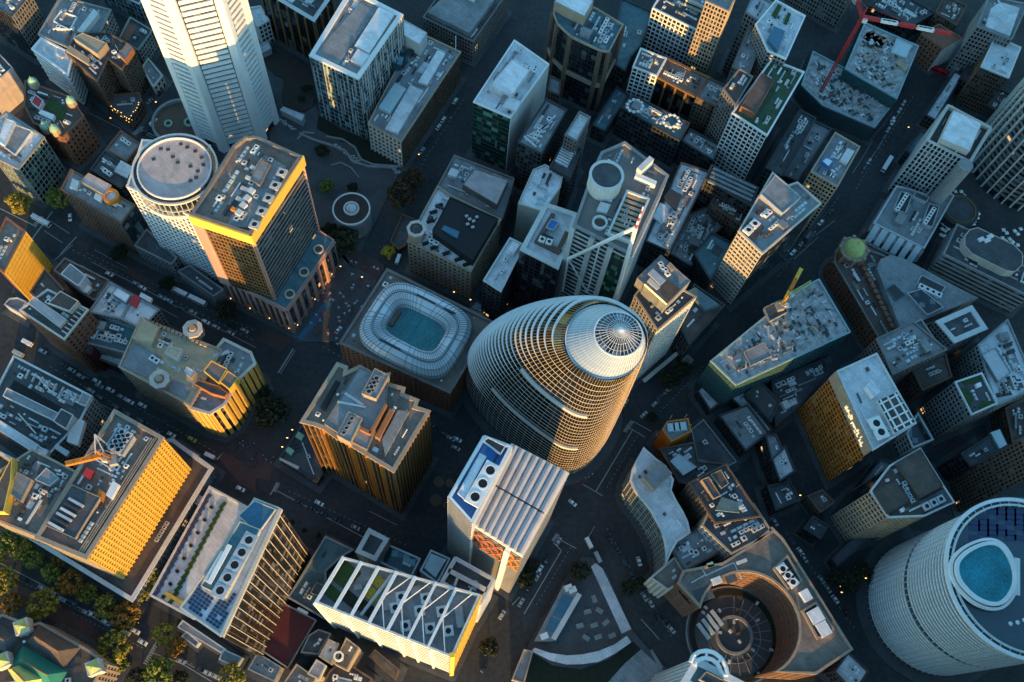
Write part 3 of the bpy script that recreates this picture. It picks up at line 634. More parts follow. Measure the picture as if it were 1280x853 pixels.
bld('office_tower', 'dark gridded tower at the top edge left of the red crane', 'A4', [(150,-150),(408,-5),(480,-110),(240,-240)], ((408,-5),(330,145)), st='ggrid', roof='roof_dark')
# ------------------------------------------------------------------ construction sites
def site(b, seed):
    rr = random.Random(seed); pts = offset(b.pts, -1.5); xs = [p.x for p in pts]; ys = [p.y for p in pts]
    mt = ['offwhite', 'concrete', 'tan', 'steel', 'dark', 'roof_light', 'brown', 'teal']; t = 0; c = 0
    while c < 190 and t < 1200:
        t += 1; x, y = rr.uniform(min(xs), max(xs)), rr.uniform(min(ys), max(ys))
        if not inside((x, y), pts) or edist((x, y), pts) < 2: continue
        s = (rr.uniform(.5, 3.4), rr.uniform(.3, 1.5), rr.uniform(.2, 1.3)); unit(b, x, y, b.h-1.0, *s, rr.choice((.6, .6, 2.17, 2.17, rr.random()*3)), 'material_stack', rr.choice(mt)); c += 1
def scaff(b):
    m = MB(); o = offset(b.pts, 1.2)
    for i in range(len(o)):
        facade(m, o[i], o[(i+1) % len(o)], 0, b.h, ('x', 'x', 2.4, 2.0, .12, .12, .15))
    m.build('scaffold', 'dark', b.o, kind='stuff')
b = bld('construction_site', 'lower half of the teal-netted building site strewn with pale rubble', 'A4', [(168,420),(225,255),(395,345),(640,490),(530,632),(270,520)], ((270,520),(235,590)), st='scaf', roof='debris', par=.9, dens=0, parm='teal_rim'); site(b, 1); scaff(b)
b = bld('construction_site', 'raised half of the teal-netted building site with shuttered bays', 'A4', [(385,340),(482,112),(748,228),(640,488)], h=b.h+9, st='scaf', roof='debris', par=1.0, dens=0, parm='teal_rim', parts=[('shutter_bay', [(470,190),(500,150),(590,190),(560,250)], -1, 'roof_dark'), ('shutter_bay', [(610,260),(640,190),(715,225),(685,290)], .3, 'steel', 'g_pale'), ('shutter_bay', [(635,310),(655,290),(700,330),(685,355)], 1, 'tan')]); site(b, 2)
b = bld('construction_site', 'grey building site with rubble deck and teal edge below the yellow crane', 'F', [(889,451),(1000,360),(1024,349),(1063,415),(920,481)], ((889,451),(873,487)), st='scaf', roof='debris', par=1.0, dens=0, parm='teal_rim', parts=[('concrete_core', [(955,385),(975,375),(985,390),(962,402)], 1.5, 'concrete', 'roof_dark'), ('concrete_core', [(930,440),(955,428),(965,445),(938,458)], .5, 'concrete', 'roof_mid')]); site(b, 3)
# ------------------------------------------------------------------ top right
b = bld('brick_block', 'brown brick block with white-striped side under the red crane boom', 'A4', [(765,165),(870,240),(965,190),(850,120)], ((870,240),(800,358)), st='brgrid', roof='brick', wall='brick', dens=.2, faces=[((918,215),'wfin')])
bld('low_block', 'wide grey metal roof in the top right corner', 'A4', [(1100,-20),(1290,20),(1210,195),(1040,130)], h=40, st='cogrid', roof='roof_mid', dens=.6, parts=[('roof_panel', [(1110,40),(1150,10),(1250,40),(1200,180),(1080,130)], .3, 'roof_light')])
b = bld('brown_block', 'brown block with white roof and amber-lit windows in the top right', 'A4', [(1130,180),(1255,235),(1195,385),(1060,330)], h=34, st='bgrid', roof='roof_white', wall='brown', parm='white', dens=.5)
mb = MB()
for i in range(12):
    for j in range(4):
        A, E_ = P(*px('A4', (1060, 330)), b.h), P(*px('A4', (1130, 180)), b.h); d = (E_-A); nn = Vector((d.y, -d.x, 0)).normalized(); nn = nn if nn.x < 0 else -nn; c0 = A.lerp(E_, (i+.5)/12)
        if (i+j) % 3 and (j == 0 or i < 7): mb.slab(c0-d.normalized()*.5, c0+d.normalized()*.5, nn, .0, .12, b.h-4-j*3.6, b.h-2.6-j*3.6)
mb.build('lit_window', 'glow_warm', b.o, kind='stuff')
b = bld('office_tower', 'dark gridded tower with open white roof frame round a white plant house', 'A4', [(895,520),(1110,632),(1005,805),(790,695)], ((790,695),(620,965)), st='wfin', roof='roof_dark', parm='cream', par=2.5, pt=1.0, dens=.3, parts=[('plant_house', [(920,548),(1062,612),(1000,752),(855,690)], 3, 'cream', 'roof_white')])
for a, e in (((840,720),(858,688)), ((915,775),(945,740)), ((900,640),(870,660)), ((1060,620),(1095,640)), ((925,548),(905,530))): strip(b, 'frame_beam', 'A4', a, e, 1.0, 1.0, 'cream', z=b.h-.8)
q = P(*px('A4', (972, 830)), b.h); m = MB(); m.cyl(q, 4, 0, b.h+2, 16); m.build('stair_drum', 'concrete', b.o)
bld('low_block', 'dark low roofs along the lane beside the teal-netted building site', 'A4', [(158,545),(238,585),(70,870),(-10,830)], h=32, st='dgrid', roof='roof_dark', dens=1.5)
bld('low_block', 'very low grey roof behind the lane left of the tan gridded block', 'A4', [(232,600),(315,640),(150,900),(72,870)], h=14, st='dgrid', roof='roof_mid', dens=1.0)
bld('office_block', 'tan gridded block with white roof units beside the wide street', 'A4', [(335,658),(455,728),(345,925),(215,850)], ((345,925),(230,1165)), st='tgrid', roof='roof_mid', wall='tan', dens=1.3, parts=[('plant_room', [(360,790),(395,735),(430,750),(395,810)], 1.5, 'offwhite'), ('plant_room', [(265,800),(290,780),(325,800),(300,830)], 1, 'blue', 'roof_white')])
def curved_tower():
    root = empty('round_tower'); tag(root, 'round tower with white vertical ribs cut by the right edge', 'tower')
    c = P(1278, 208); R0 = 31.0; h = 130
    m = MB(); m.cyl(c, R0, 0, h, 56); m.build('glazing', 'g_dark', root)
    m = MB(); m.cyl(c, R0-.5, h-.5, h+.2, 56); m.build('roof', 'roof_mid', root)
    for f in range(34):
        m = MB(); m.ring(c, R0-.2, R0+.5, 5+f*3.7, 6.3+f*3.7, 56); m.build('floor_band', 'warmgrey', root)
    fm = MB(); fm.box((R0+.4, 0), 1.0, .35, 0, h); me = fm.mesh('rib', 'offwhite')
    for i in range(40): put('rib', me, root, (c.x, c.y, 0), 2*math.pi*i/40)
    m = MB(); m.ring(c, R0-1, R0+1.5, h-2, h+1, 56); m.build('parapet', 'offwhite', root)
curved_tower()
# ------------------------------------------------------------------ left, second row
b = bld('gold_faced_block', 'corner tower with one blazing gold ribbed wall at the left edge', 'B1', [(-60,430),(30,232),(125,303),(18,505)], ((125,303),(262,478)), st='brgrid', roof='roof_warm', wall='brown', dens=1.0, faces=[((72,404),'goldrib')])  # sun's gold is put into the colour of the ribbed wall
bld('shop_house', 'dark brown low roof between the blazing gold wall and the white roof cube', 'B1', [(150,605),(222,490),(315,590),(240,670)], h=30, st='brgrid', roof='roof_brown', wall='brown', dens=.5)
b = bld('shop_house', 'brick corner building with cream roof frames at the left', 'B1', [(98,692),(235,590),(435,690),(318,838)], h=42, st='brgrid', roof='roof_dark', wall='cream', parm='cream', dens=.5, parts=[('penthouse', [(140,660),(165,625),(330,740),(295,778)], 1, 'cream', 'pinkroof'), ('penthouse', [(240,660),(300,600),(390,650),(345,700)], 2.5, 'cream', 'roof_brown')])
for i in range(7): strip(b, 'roof_beam', 'B1', (312+i*14,800-i*19), (336+i*14,815-i*19), .5, 1.2, 'cream')
b = bld('shop_house', 'low dark roof topped by a white-walled roof cube at the street corner', 'B1', [(270,495),(320,435),(540,545),(470,645),(395,600)], h=22, st='ggrid', roof='roof_brown', wall='concrete', dens=.8, parts=[('penthouse', [(303,515),(350,465),(428,525),(388,575)], 8, 'white', 'roof_mid'), ('stair_house', [(400,595),(425,560),(455,580),(430,610)], 2, 'white')])
bld('low_block', 'low curved blue-grey canopy roof at the foot of the brick corner building', 'B1', [(20,665),(45,635),(85,630),(130,650),(100,710)], h=8, st='plain', wall='steel', roof='roof_mid', dens=0)
b = bld('office_tower', 'brown office slab with pink roof house and round tank by the left road', 'B1', [(303,92),(352,-5),(668,172),(600,262)], ((600,262),(692,442)), st='bgrid', roof='roof_mid', wall='brown', dens=.5, faces=[((634,217),'plain')], parts=[('penthouse', [(400,55),(440,15),(552,75),(520,125)], 3, 'tan', 'pinkroof'), ('plant_room', [(345,85),(360,40),(395,55),(380,95)], 1, 'offwhite'), ('plant_room', [(465,135),(475,110),(510,130),(500,155)], 1, 'white')])
q = P(*px('B1', (552, 130)), b.h+2); m = MB(); m.ring(q, 2.6, 4.0, b.h-1, b.h+3, 18); o = m.build('tank_ring', 'orange', b.o); m = MB(); m.cyl(q, 2.6, b.h-1, b.h+2, 14); m.build('tank', 'offwhite', o)
bld('low_block', 'low grey podium roof between the brown slab and the drum-topped tower', 'B1', [(668,372),(728,292),(876,432),(850,465)], h=14, st='cogrid', roof='roof_dark', dens=.4)
bld('shop_house', 'light grey roof with plant houses in the row below the left road', 'B1', [(440,702),(545,555),(660,620),(600,735)], h=28, st='cogrid', roof='roof_light', dens=2, parts=[('plant_room', [(555,615),(580,580),(650,620),(625,660)], 2, 'concrete', 'roof_white')])
bld('shop_house', 'grey-white roof with a red square in the row below the left road', 'B1', [(602,735),(662,622),(788,690),(702,785)], h=29, st='cogrid', roof='roof_light', dens=.6, parts=[('roof_hatch', [(640,660),(665,613),(698,632),(672,682)], .3, 'red'), ('roof_house', [(690,625),(700,605),(755,635),(745,655)], .8, 'offwhite')])
bld('shop_house', 'dark teal sunken roof between the white-framed and grey-white roofs', 'B1', [(345,832),(430,702),(690,790),(622,905)], h=24, st='cogrid', roof='roof_teal', dens=2)
bld('shop_house', 'white roof over red brick walls beside the sand-coloured block', 'C1', [(455,75),(500,-35),(650,12),(590,128)], ((455,75),(480,140)), st='brgrid', roof='roof_light', wall='darkred', dens=.8, faces=[((522,102),'plain')], parts=[('skylight', [(560,50),(590,10),(640,30),(610,75)], .8, 'g_blue')])
bld('shop_house', 'dark planted roof beside the white roof over red brick walls', 'C1', [(330,30),(370,-50),(495,-35),(452,70)], h=22, st='plain', wall='darkred', roof='roof_dark', dens=1.2)
# ------------------------------------------------------------------ sand coloured block with gold corner tower
b = bld('sand_block', 'long sand-yellow roofed block with stone turrets facing two streets', 'C1', [(590,128),(700,-115),(1100,45),(945,322)], ((945,322),(1025,455)), st='tgrid', roof='sand', wall='cream', dens=.25, big=False,
  parts=[('upper_roof', [(655,-15),(705,-110),(790,-65),(750,25)], 2.5, 'sand', 'sand'), ('plant_room', [(820,60),(840,25),(905,45),(880,95)], 3, 'offwhite', 'sand'), ('plant_room', [(905,150),(925,125),(970,150),(950,185)], 2, 'concrete', 'roof_light'), ('roof_terrace', [(600,125),(665,10),(805,80),(742,192)], -.7, 'roof_mid'), ('roof_terrace', [(820,238),(858,190),(950,232),(920,292)], -.7, 'roof_mid')])
for x, y in ((790, 190), (955, -60)):
    q = P(*px('C1', (x, y)), b.h+3); m = MB(); m.cyl(q, 4.6, b.h-3, b.h+2, 8, 4.2); t = m.build('turret', 'stone', b.o)
    m = MB(); m.ring(q, 2.4, 4.8, b.h+2, b.h+3, 8); m.build('turret_rim', 'cream', t); m = MB(); m.cyl(q, 2.2, b.h+2, b.h+4.5, 8, 1.6); m.build('lantern', 'stone', t)
for i in range(16):
    p = P(*px('C1', (720+i*20, -102+i*8.5)), b.h); mb = MB(); mb.box(p, .7, .7, b.h-.2, b.h+1.2); mb.build('merlon', 'stone', b.o)
fans(b, 'C1', (755,85), (775,98), 2, 2.6, 1)
b = bld('corner_tower', 'corner tower with gold sunlit curved front and dark window slots', 'C1', [(920,300),(952,332),(1040,358),(1110,315),(1188,182),(1262,112),(1242,60),(1110,-5),(1005,130)], ((1040,358),(1118,478)), st='goldslot', roof='roof_mid', wall='tan_gold', parm='cream', dens=.5,
  parts=[('penthouse', [(1010,150),(1050,100),(1127,140),(1085,212)], 5, 'gold', 'roof_warm'), ('penthouse', [(1093,207),(1130,150),(1182,185),(1140,242)], 5, 'gold', 'roof_warm'), ('penthouse', [(965,215),(985,195),(1085,225),(1130,260),(1115,280),(1050,262)], 3, 'brick_and_sunglow', 'roof_brown')])
strip(b, 'duct', 'C1', (1060,85), (1140,60), 1.8, 1.8, 'steel')
# ------------------------------------------------------------------ plaza drum and stone block with clock turret
root = empty('round_pavilion'); tag(root, 'round concrete pavilion with brown roof and silver dome on the plaza', 'pavilion')
q = P(*px('B2', (473, 190)), 16); R0 = (P(*px('B2', (566, 190)), 16)-P(*px('B2', (380, 190)), 16)).length/2
m = MB(); m.cyl(q, R0, 0, 15, 40); m.build('wall', 'concrete', root)
m = MB(); m.ring(q, R0*.94, R0+.2, 14.9, 16, 40); m.build('parapet', 'offwhite', root)
m = MB(); m.cyl(q, R0*.95, 14.9, 15.3, 40); m.build('roof', 'gravel_brown', root)
m = MB(); m.ring(q, 3.4, 4.2, 15.3, 16.6, 20); m.build('dome_curb', 'offwhite', root)
m = MB(); m.cyl(q, 3.4, 15.3, 17, 14, 2.6); m.cyl(q, 2.6, 17, 18, 14, .8); m.build('dome', 'steel', root)
b = bld('stone_block', 'buff stone block with corner turret and black box roof beside the plaza', 'B2', [(755,348),(902,80),(962,122),(1213,243),(1065,500)], ((1065,500),(1060,642)), st='sgrid', roof='roof_light', wall='stone', dens=.3, big=False, parts=[('black_box', [(875,305),(962,135),(1200,240),(1075,448)], 5, 'black', 'black')])
q = P(*px('B2', (795, 285)), b.h+8); m = MB(); m.cyl(q, 4.4, b.h-2, b.h+6, 8); t = m.build('turret', 'stone', b.o); m = MB(); m.ring(q, 3.4, 4.9, b.h+6, b.h+7.4, 8); m.build('turret_rim', 'cream', t); m = MB(); m.cyl(q, 3.6, b.h+6, b.h+9, 8, .3); m.build('turret_roof', 'roof_dark', t)
z = b.h+5.1
for i, p in enumerate([(1045,230),(1060,245),(1050,270),(1080,255),(1095,235),(1075,285)]):
    p = P(*px('B2', p), z); unit(b, p.x, p.y, z, 1.6, 1.2, 1.0, .5, 'cooling_unit', 'steel')
block(b, 'skylight', [(920,292),(935,272),(1010,305),(998,340)], 5.6, 'g_blue')
for x, y in ((880,205),(908,172),(865,250),(845,360),(885,382),(945,410),(1005,440),(1045,465)):
    p = P(*px('B2', (x, y)), b.h); unit(b, p.x, p.y, b.h-1, 4, 1.6, 1.1, .5, 'planter', 'turf_dark')
bld('office_block', 'grey block with raised pink-brown roof behind the black box roof', 'B2', [(905,72),(985,-75),(1280,40),(1222,235),(965,115)], h=b.h-8, st='ggrid', roof='roof_mid', dens=.6, pave=0, parts=[('penthouse', [(1025,72),(1085,-8),(1252,50),(1195,172)], 4, 'warmgrey', 'pinkroof')])
# ------------------------------------------------------------------ glazed oval atrium building
def pool_hall():
    b = bld('atrium_hall', 'brown stone hall carrying a white glazed oval ring round a turquoise roof', 'B2', [(415,855),(650,488),(1175,750),(962,1105)], ((962,1105),(957,1200)), st='brgrid', roof='roof_warm', wall='brown', parm='warmgrey', dens=.5, big=False, par=1.2, pt=1.0)
    z = b.h+2
    # axes of the oval
    cx, cy = px('B2', (792, 785)); c = P(cx, cy, z)
    e = (P(*px('B2', (1175, 750)), z)-P(*px('B2', (650, 488)), z)); e.z = 0; e.normalize(); g = Vector((-e.y, e.x, 0))
    xs = [(P(*px('B2', p), z)-c).dot(e) for p in ((560, 660), (1050, 920))]; ys = [(P(*px('B2', p), z)-c).dot(g) for p in ((930, 620), (650, 965))]
    a = abs(xs[1]-xs[0])/2*.91; bb = abs(ys[1]-ys[0])/2*.90
    def loop(k, zz, rr=0.62, N=64):
        out = []; A, Bq = a-k, bb-k; r = min(A, Bq)*rr
        for i in range(N):
            t = 2*math.pi*(i+.5)/N; cs, sn = math.cos(t), math.sin(t)
            # superellipse gives the rounded rectangle
            x = A*math.copysign(abs(cs)**(.52), cs); y = Bq*math.copysign(abs(sn)**(.52), sn)
            v = c+e*x+g*y; out.append(Vector((v.x, v.y, zz)))
        return ccw(out)
    root = empty('glass_ring'); root.parent = b.o
    N = 64; prof = [(0, b.h-1), (.2, b.h+2), (2.2, b.h+4.6), (5.2, b.h+5.4), (5.8, b.h+4.6), (6.4, b.h+5.6), (9.6, b.h+5.0), (11.4, b.h+3.0), (12.0, b.h+1.0)]
    loops = [loop(k, zz) for k, zz in prof]
    m = MB(); 
    for L in loops: m.v += [tuple(p) for p in L]
    for j in range(len(prof)-1):
        for i in range(N): q = (i+1) % N; m.f.append((j*N+i, j*N+q, (j+1)*N+q, (j+1)*N+i))
    bpy.data.objects.remove(root)
    ring = m.build('glass_ring', 'g_white', b.o)
    for j in (1, 2, 3, 5, 6, 7):
        k, zz = prof[j]; m = MB(); m.loopring(loop(k-.1, zz), loop(k+.1, zz), zz, zz+.3); m.build('ring_beam', 'roof_mid', ring)
    k, zz = prof[4]; m = MB(); m.loopring(loop(k-.5, zz), loop(k+.5, zz), zz, zz+.2); m.build('gutter', 'dark', ring)
    m = MB()
    for i in range(N):
        for j in range(len(prof)-1):
            if j in (3, 4): continue
            p0, p1 = loops[j][i]+Vector((0, 0, .15)), loops[j+1][i]+Vector((0, 0, .15)); m.bar(p0, p1, .15)
    m.build('glazing_bar', 'roof_mid', ring, kind='stuff')
    m = MB(); m.ngon(loop(12.1, b.h+1.2)); m.build('roof_glazing', 'g_pool', b.o)
    for (u0, v0, u1, v1) in ((-.3, .72, .1, .72), (.3, .72, .55, .72), (-.45, -.72, .0, -.72)):
        p0 = c+e*(a*u0)+g*(bb*v0); p1 = c+e*(a*u1)+g*(bb*v1); d = p1-p0; m = MB(); m.box((p0+p1)/2, d.length/2, .5, b.h+3, b.h+5.9, math.atan2(d.y, d.x)); m.build('vent_slot', 'dark', ring)
    m = MB(); p0 = c+e*(-(a-14))+g*(-(bb-16)); p1 = c+e*(-(a-14))+g*(bb-16); d = p1-p0
    m.box((p0+p1)/2, d.length/2, 1.0, b.h+.5, b.h+2.6, math.atan2(d.y, d.x)); m.build('end_screen', 'brown', b.o)
    for u in range(-3, 4):
        m = MB(); p = c+e*(u*a*.17); d = g*(bb-13); m.bar(p-d+Vector((0, 0, -.75)), p+d+Vector((0, 0, -.75)), .08); m.build('glazing_bar', 'g_teal', b.o)
pool_hall()
# ------------------------------------------------------------------ middle: towers behind the egg
bld('low_block', 'white low roof between the stone block and the pit-roofed tower', 'B3', [(-140,545),(-10,335),(60,370),(-55,600)], h=44, st='dgrid', roof='roof_light', parm='offwhite', dens=.6, parts=[('roof_house', [(-20,395),(5,350),(40,368),(10,415)], 1, 'roof_white')])
bld('office_tower', 'small cream tower with white roof and cooling units behind the pit-roofed tower', 'B3', [(30,165),(105,-5),(165,-30),(255,20),(240,85),(155,205)], ((30,165),(12,345)), st='plain', wall='cream', roof='roof_white', dens=.8)
b = bld('office_tower', 'white-roofed tower with brown-walled roof pit and dark glass front', 'B3', [(40,392),(165,160),(330,215),(230,490)], ((40,392),(5,690)), st='darkg', roof='roof_light', parm='offwhite', par=1.0, pt=2.2, dens=0, parts=[('pit_wall', [(112,350),(195,210),(215,218),(140,350)], .8, 'brown'), ('pit_wall', [(115,355),(140,345),(250,395),(235,415)], .8, 'brown'), ('pit_wall', [(235,405),(225,380),(265,300),(285,310)], .6, 'brown'), ('plant_room', [(168,285),(195,242),(235,260),(205,300)], 1, 'steel', 'blue'), ('plant_room', [(130,345),(150,312),(205,335),(190,375)], .8, 'dark', 'roof_dark')])
fans(b, 'B3', (150,340), (185,352), 2, 3.0, 2)
def court_tower():
    b = bld('courtyard_tower', 'large concrete tower with louvred roof slot, drum and white steel truss', 'B3', [(308,272),(400,10),(445,-90),(560,-140),(775,25),(595,418)], ((308,272),(205,725)), st='slat', roof='warmgrey', wall='offwhite', parm='concrete', par=1.2, pt=.9, dens=.5, big=False, parts=[('screen_wall', [(610,30),(618,10),(720,55),(712,75)], 2, 'white'), ('cooling_array', [(420,195),(440,155),(490,170),(470,210)], .8, 'offwhite'), ('cooling_array', [(455,140),(470,105),(510,118),(495,155)], .8, 'offwhite')])
    q = [P(*px('B3', p), b.h) for p in ((480,318),(572,112),(672,150),(585,355))]; q = ccw(q)
    m = MB(); m.loopring(offset(q, .8), offset(q, -.2), b.h-1, b.h+1.2); m.build('slot_rim', 'offwhite', b.o)
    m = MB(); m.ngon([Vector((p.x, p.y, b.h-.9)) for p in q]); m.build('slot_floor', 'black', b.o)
    A, Bq, C_, D = [P(*px('B3', p), b.h) for p in ((480,318),(572,112),(672,150),(585,355))]
    for i in range(9):
        t = (i+.5)/9; p0, p1 = A.lerp(Bq, t), D.lerp(C_, t); d = p1-p0; m = MB(); m.box((p0+p1)/2, d.length/2, .7, b.h-.85, b.h+.2, math.atan2(d.y, d.x)); m.build('louvre', 'tan', b.o)
    q = P(*px('B3', (470, 22)), b.h+9); R0 = 7.6; m = MB(); m.cyl(q, R0, b.h-1, b.h+8, 28); d = m.build('drum', 'offwhite', b.o)
    m = MB(); m.ring(q, R0-1, R0+.2, b.h+7.9, b.h+9, 28); m.build('parapet', 'offwhite', d); m = MB(); m.cyl(q, R0-.9, b.h+7.9, b.h+8.3, 28); m.build('roof', 'roof_dark', d)
    q = P(*px('B3', (437, 255)), b.h+1); m = MB(); m.ring(q, 2.6, 3.5, b.h-1, b.h+.9, 16); o = m.build('vent_ring', 'offwhite', b.o); m = MB(); m.cyl(q, 2.6, b.h-1, b.h-.5, 12); m.build('vent_fan', 'brown', o)
    q = P(*px('B3', (665, -40)), b.h+6); m = MB(); m.box(q, 1.3, 4.5, b.h-1, b.h+5, -.6); m.build('lift_tower', 'offwhite', b.o)
    # steel truss standing in front of the wall
    A, E_ = P(*px('B3', (308, 272)), b.h), P(*px('B3', (595, 418)), b.h); d = (E_-A).normalized(); nr = Vector((d.y, -d.x, 0)); nr = nr if nr.y < 0 else -nr
    def pl(p, off=3.0):
        rr = ray(*px('B3', p)); o = Vector((0, 0, H)); k = (A+nr*off-o).dot(nr)/rr.dot(nr); return o+rr*k
    t = empty('steel_truss', (0, 0, 0)); tag(t, 'white tubular steel truss with red-banded mast leaning before the courtyard tower', 'truss')
    for p0, p1, r in (((280,440),(615,283),.85), ((615,283),(520,612),.95), ((280,440),(372,602),.4), ((280,440),(250,600),.5), ((435,372),(375,600),.4)):
        m = MB(); m.bar(pl(p0), pl(p1), r, 8); m.build('tube', 'white', t)
    p0 = pl((615, 283)); p1 = p0+Vector((0, 0, 16)); n5 = 6
    for i in range(n5): m = MB(); m.bar(p0.lerp(p1, i/n5), p0.lerp(p1, (i+1)/n5), .6-.07*i, 6); m.build('mast_section', 'red' if i % 2 == 0 else 'white', t)
    for s in (0.0, .34, .66, 1.0):
        p = A.lerp(E_, s); m = MB(); m.slab(p-d*1.2, p+d*1.2, nr, 0, 1.6, 0, b.h-2); m.build('pier', 'offwhite', b.o)
    p0, p1 = A.lerp(E_, .62), A.lerp(E_, .95); m = MB(); m.slab(p0, p1, nr, 0, .9, 0, b.h-6); m.build('stair_window', 'g_green', b.o)
court_tower()
bld('office_block', 'grey tower roof with rows of cooling panels right of the courtyard tower', 'B3', [(665,350),(770,120),(840,-40),(978,5),(782,402)], ((782,402),(715,510)), st='dgrid', roof='roof_light', dens=2.6, parts=[('cooling_array', [(755,130),(785,90),(845,125),(815,200)], .6, 'dark'), ('plant_room', [(700,230),(735,160),(765,175),(735,260)], .8, 'roof_light')])
bld('low_block', 'sunken service roof full of plant between the two grey towers right of centre', 'B3', [(782,412),(880,215),(985,170),(1090,240),(990,330),(890,475)], h=14, st='dgrid', roof='roof_mid', dens=3)
bld('low_block', 'brownish low roofs with round tanks up the lane right of the cooling panels', 'B3', [(985,165),(1012,118),(1195,190),(1135,272)], h=24, st='bgrid', roof='roof_brown', dens=2)
bld('low_block', 'plain dark teal roof left of the grey twin-fan tower', 'B3', [(905,412),(990,308),(1098,362),(985,545)], h=20, st='dgrid', roof='roof_teal', dens=.6)
b = bld('office_block', 'low dark roof of long parallel vents right of the courtyard tower', 'B3', [(960,40),(990,-25),(1222,85),(1190,180)], h=34, st='dgrid', roof='roof_dark', dens=.3)
for i in range(4): strip(b, 'vent_ridge', 'B3', (972+i*8,55-i*20), (1185+i*8,155-i*20), 1.4, 1.2, 'roof_mid')
b = bld('terraced_tower', 'grey tiled tower base with mosaic side wall behind the glass egg', 'B3', [(610,620),(700,500),(912,628),(722,792)], ((722,792),(612,1075)), st='cogrid', roof='roof_dark', wall='concrete', dens=.5, parm='tan', faces=[((817,710),'wgrid')],
  parts=[('upper_storey', [(620,535),(738,422),(884,550),(765,670)], 7, 'roof_mid', 'roof_mid')])
z = b.h+7
for nm, q, dz, mt in (('roof_wall', [(654,570),(660,563),(770,662),(764,670)], 7.6, 'roof_mid'), ('plant_room', [(675,510),(700,488),(762,545),(735,570)], 9, 'steel'), ('plant_room', [(670,550),(685,533),(735,580),(720,592)], 8.2, 'offwhite'), ('plant_room', [(770,470),(785,455),(810,480),(795,498)], 9, 'tan'), ('plant_room', [(735,590),(775,545),(835,590),(775,650)], 8, 'roof_brown')): block(b, nm, q, dz, mt)
strip(b, 'sunlit_rim', 'B3', (656,568), (766,667), .5, .5, 'glow_warm', z=z+.7)  # glowing strip stands in for the thin sunlit roof edge
for x, y in ((735,470),(760,500),(770,520),(745,490)): p = P(*px('B3', (x, y)), z); unit(b, p.x, p.y, z, 2.2, 2.2, 1.6, .7, 'cooling_unit', 'white')
o = strip(b, 'kerb_canopy', 'C3', (652,203), (824,60), 2.0, .8, 'cream', z=5)
b = bld('low_block', 'dark sloping low roofs at the street behind the terraced tower', 'B3', [(832,765),(905,565),(1055,668),(880,862)], h=26, st='dgrid', roof='roof_brown', dens=.4, parts=[('ridge_roof', [(870,600),(910,580),(1030,668),(960,690)], 2, 'roof_teal')])
b = bld('office_tower', 'cream ribbed tower with stepped blue-grey roof and twin roof fans', 'F', [(924,288.5),(953.5,316.5),(1026,254),(997,228),(985,232),(966,216)], ((924,288.5),(887,357)), st='crib', roof='roof_mid', wall='cream', dens=.6, faces=[((990,285),'plain')], parm='cream',
  parts=[('plant_room', [(951,243),(969,219),(1001,247),(978,267)], 3.0, 'steel', 'roof_mid'), ('fan_well', [(928,285),(940,272),(956,284),(944,300)], .2, 'dark')])
for a in (.5,):
    d = (b.pts[1]-b.pts[0])
fans(b, 'F', (936,287), (944,279), 2, 4.2, 1.6)
# ------------------------------------------------------------------ right side
b = bld('crown_block', 'blue-grey block with mansard glass panels and two roof wells of plant', 'B4', [(528,262),(640,78),(690,90),(790,120),(835,68),(922,125),(775,385)], ((775,385),(705,470)), st='gband', roof='roof_mid', wall='concrete', parm='steel', dens=.4, parts=[('roof_well', [(625,190),(660,105),(715,125),(680,215)], 1.5, 'steel', 'dark'), ('roof_well', [(765,265),(800,165),(850,180),(815,285)], 1.5, 'steel', 'dark'), ('roof_well', [(720,130),(735,105),(800,135),(785,160)], 1.5, 'steel', 'roof_dark'), ('roof_well', [(815,120),(840,90),(880,120),(860,150)], 1.5, 'steel', 'roof_dark')])
fans(b, 'B4', (645,190), (690,120), 6, 2.2, 3, 'white'); fans(b, 'B4', (785,255), (825,190), 6, 2.2, 3, 'white')
A, E_ = P(*px('B4', (528,262)), b.h), P(*px('B4', (775,385)), b.h); d = (E_-A); L = d.length; d.normalize(); nr = Vector((d.y, -d.x, 0)); nr = nr if nr.y < 0 else -nr
for i in range(6):
    c0 = A+d*(L*(i+.12)/6); c1 = A+d*(L*(i+.80)/6); m = MB()
    m.hexa([c0+Vector((0,0,-1)), c1+Vector((0,0,-1)), c1+nr*6+Vector((0,0,-9)), c0+nr*6+Vector((0,0,-9))], [c0+nr*.4+Vector((0,0,-.4)), c1+nr*.4+Vector((0,0,-.4)), c1+nr*6.4+Vector((0,0,-8.6)), c0+nr*6.4+Vector((0,0,-8.6))]); m.build('mansard_panel', 'g_pale', b.o)
m = MB(); m.hexa([A-d*1+Vector((0,0,-b.h)), E_+d+Vector((0,0,-b.h)), E_+d+nr*6.3+Vector((0,0,-b.h)), A-d+nr*6.3+Vector((0,0,-b.h))], [A-d*1+Vector((0,0,-2)), E_+d+Vector((0,0,-2)), E_+d+nr*6.3+Vector((0,0,-9.3)), A-d+nr*6.3+Vector((0,0,-9.3))]); m.build('lower_wall', 'g_dark', b.o)
m = MB(); facade(m, *( (A-d+nr*6.3, E_+d+nr*6.3) if (Vector((d.y,-d.x,0))-nr).length < .1 else (E_+d+nr*6.3, A-d+nr*6.3)), 0, b.h-9.3, ST['gband']); m.build('facade_grid', 'offwhite', b.o, kind='stuff')
b = bld('long_slab', 'long ribbed grey slab with oval raised roof at the right edge', 'B4', [(873,415),(940,268),(1420,500),(1300,625)], ((873,415),(775,495)), st='gband', roof='roof_dark', wall='warmgrey', dens=.9)
cc = [(975,330),(1000,295),(1040,285),(1220,370),(1262,415),(1262,470),(1225,505),(1180,500),(1010,415),(975,375)]
q = block(b, 'oval_penthouse', cc, 4.5, 'cream', 'roof_dark')
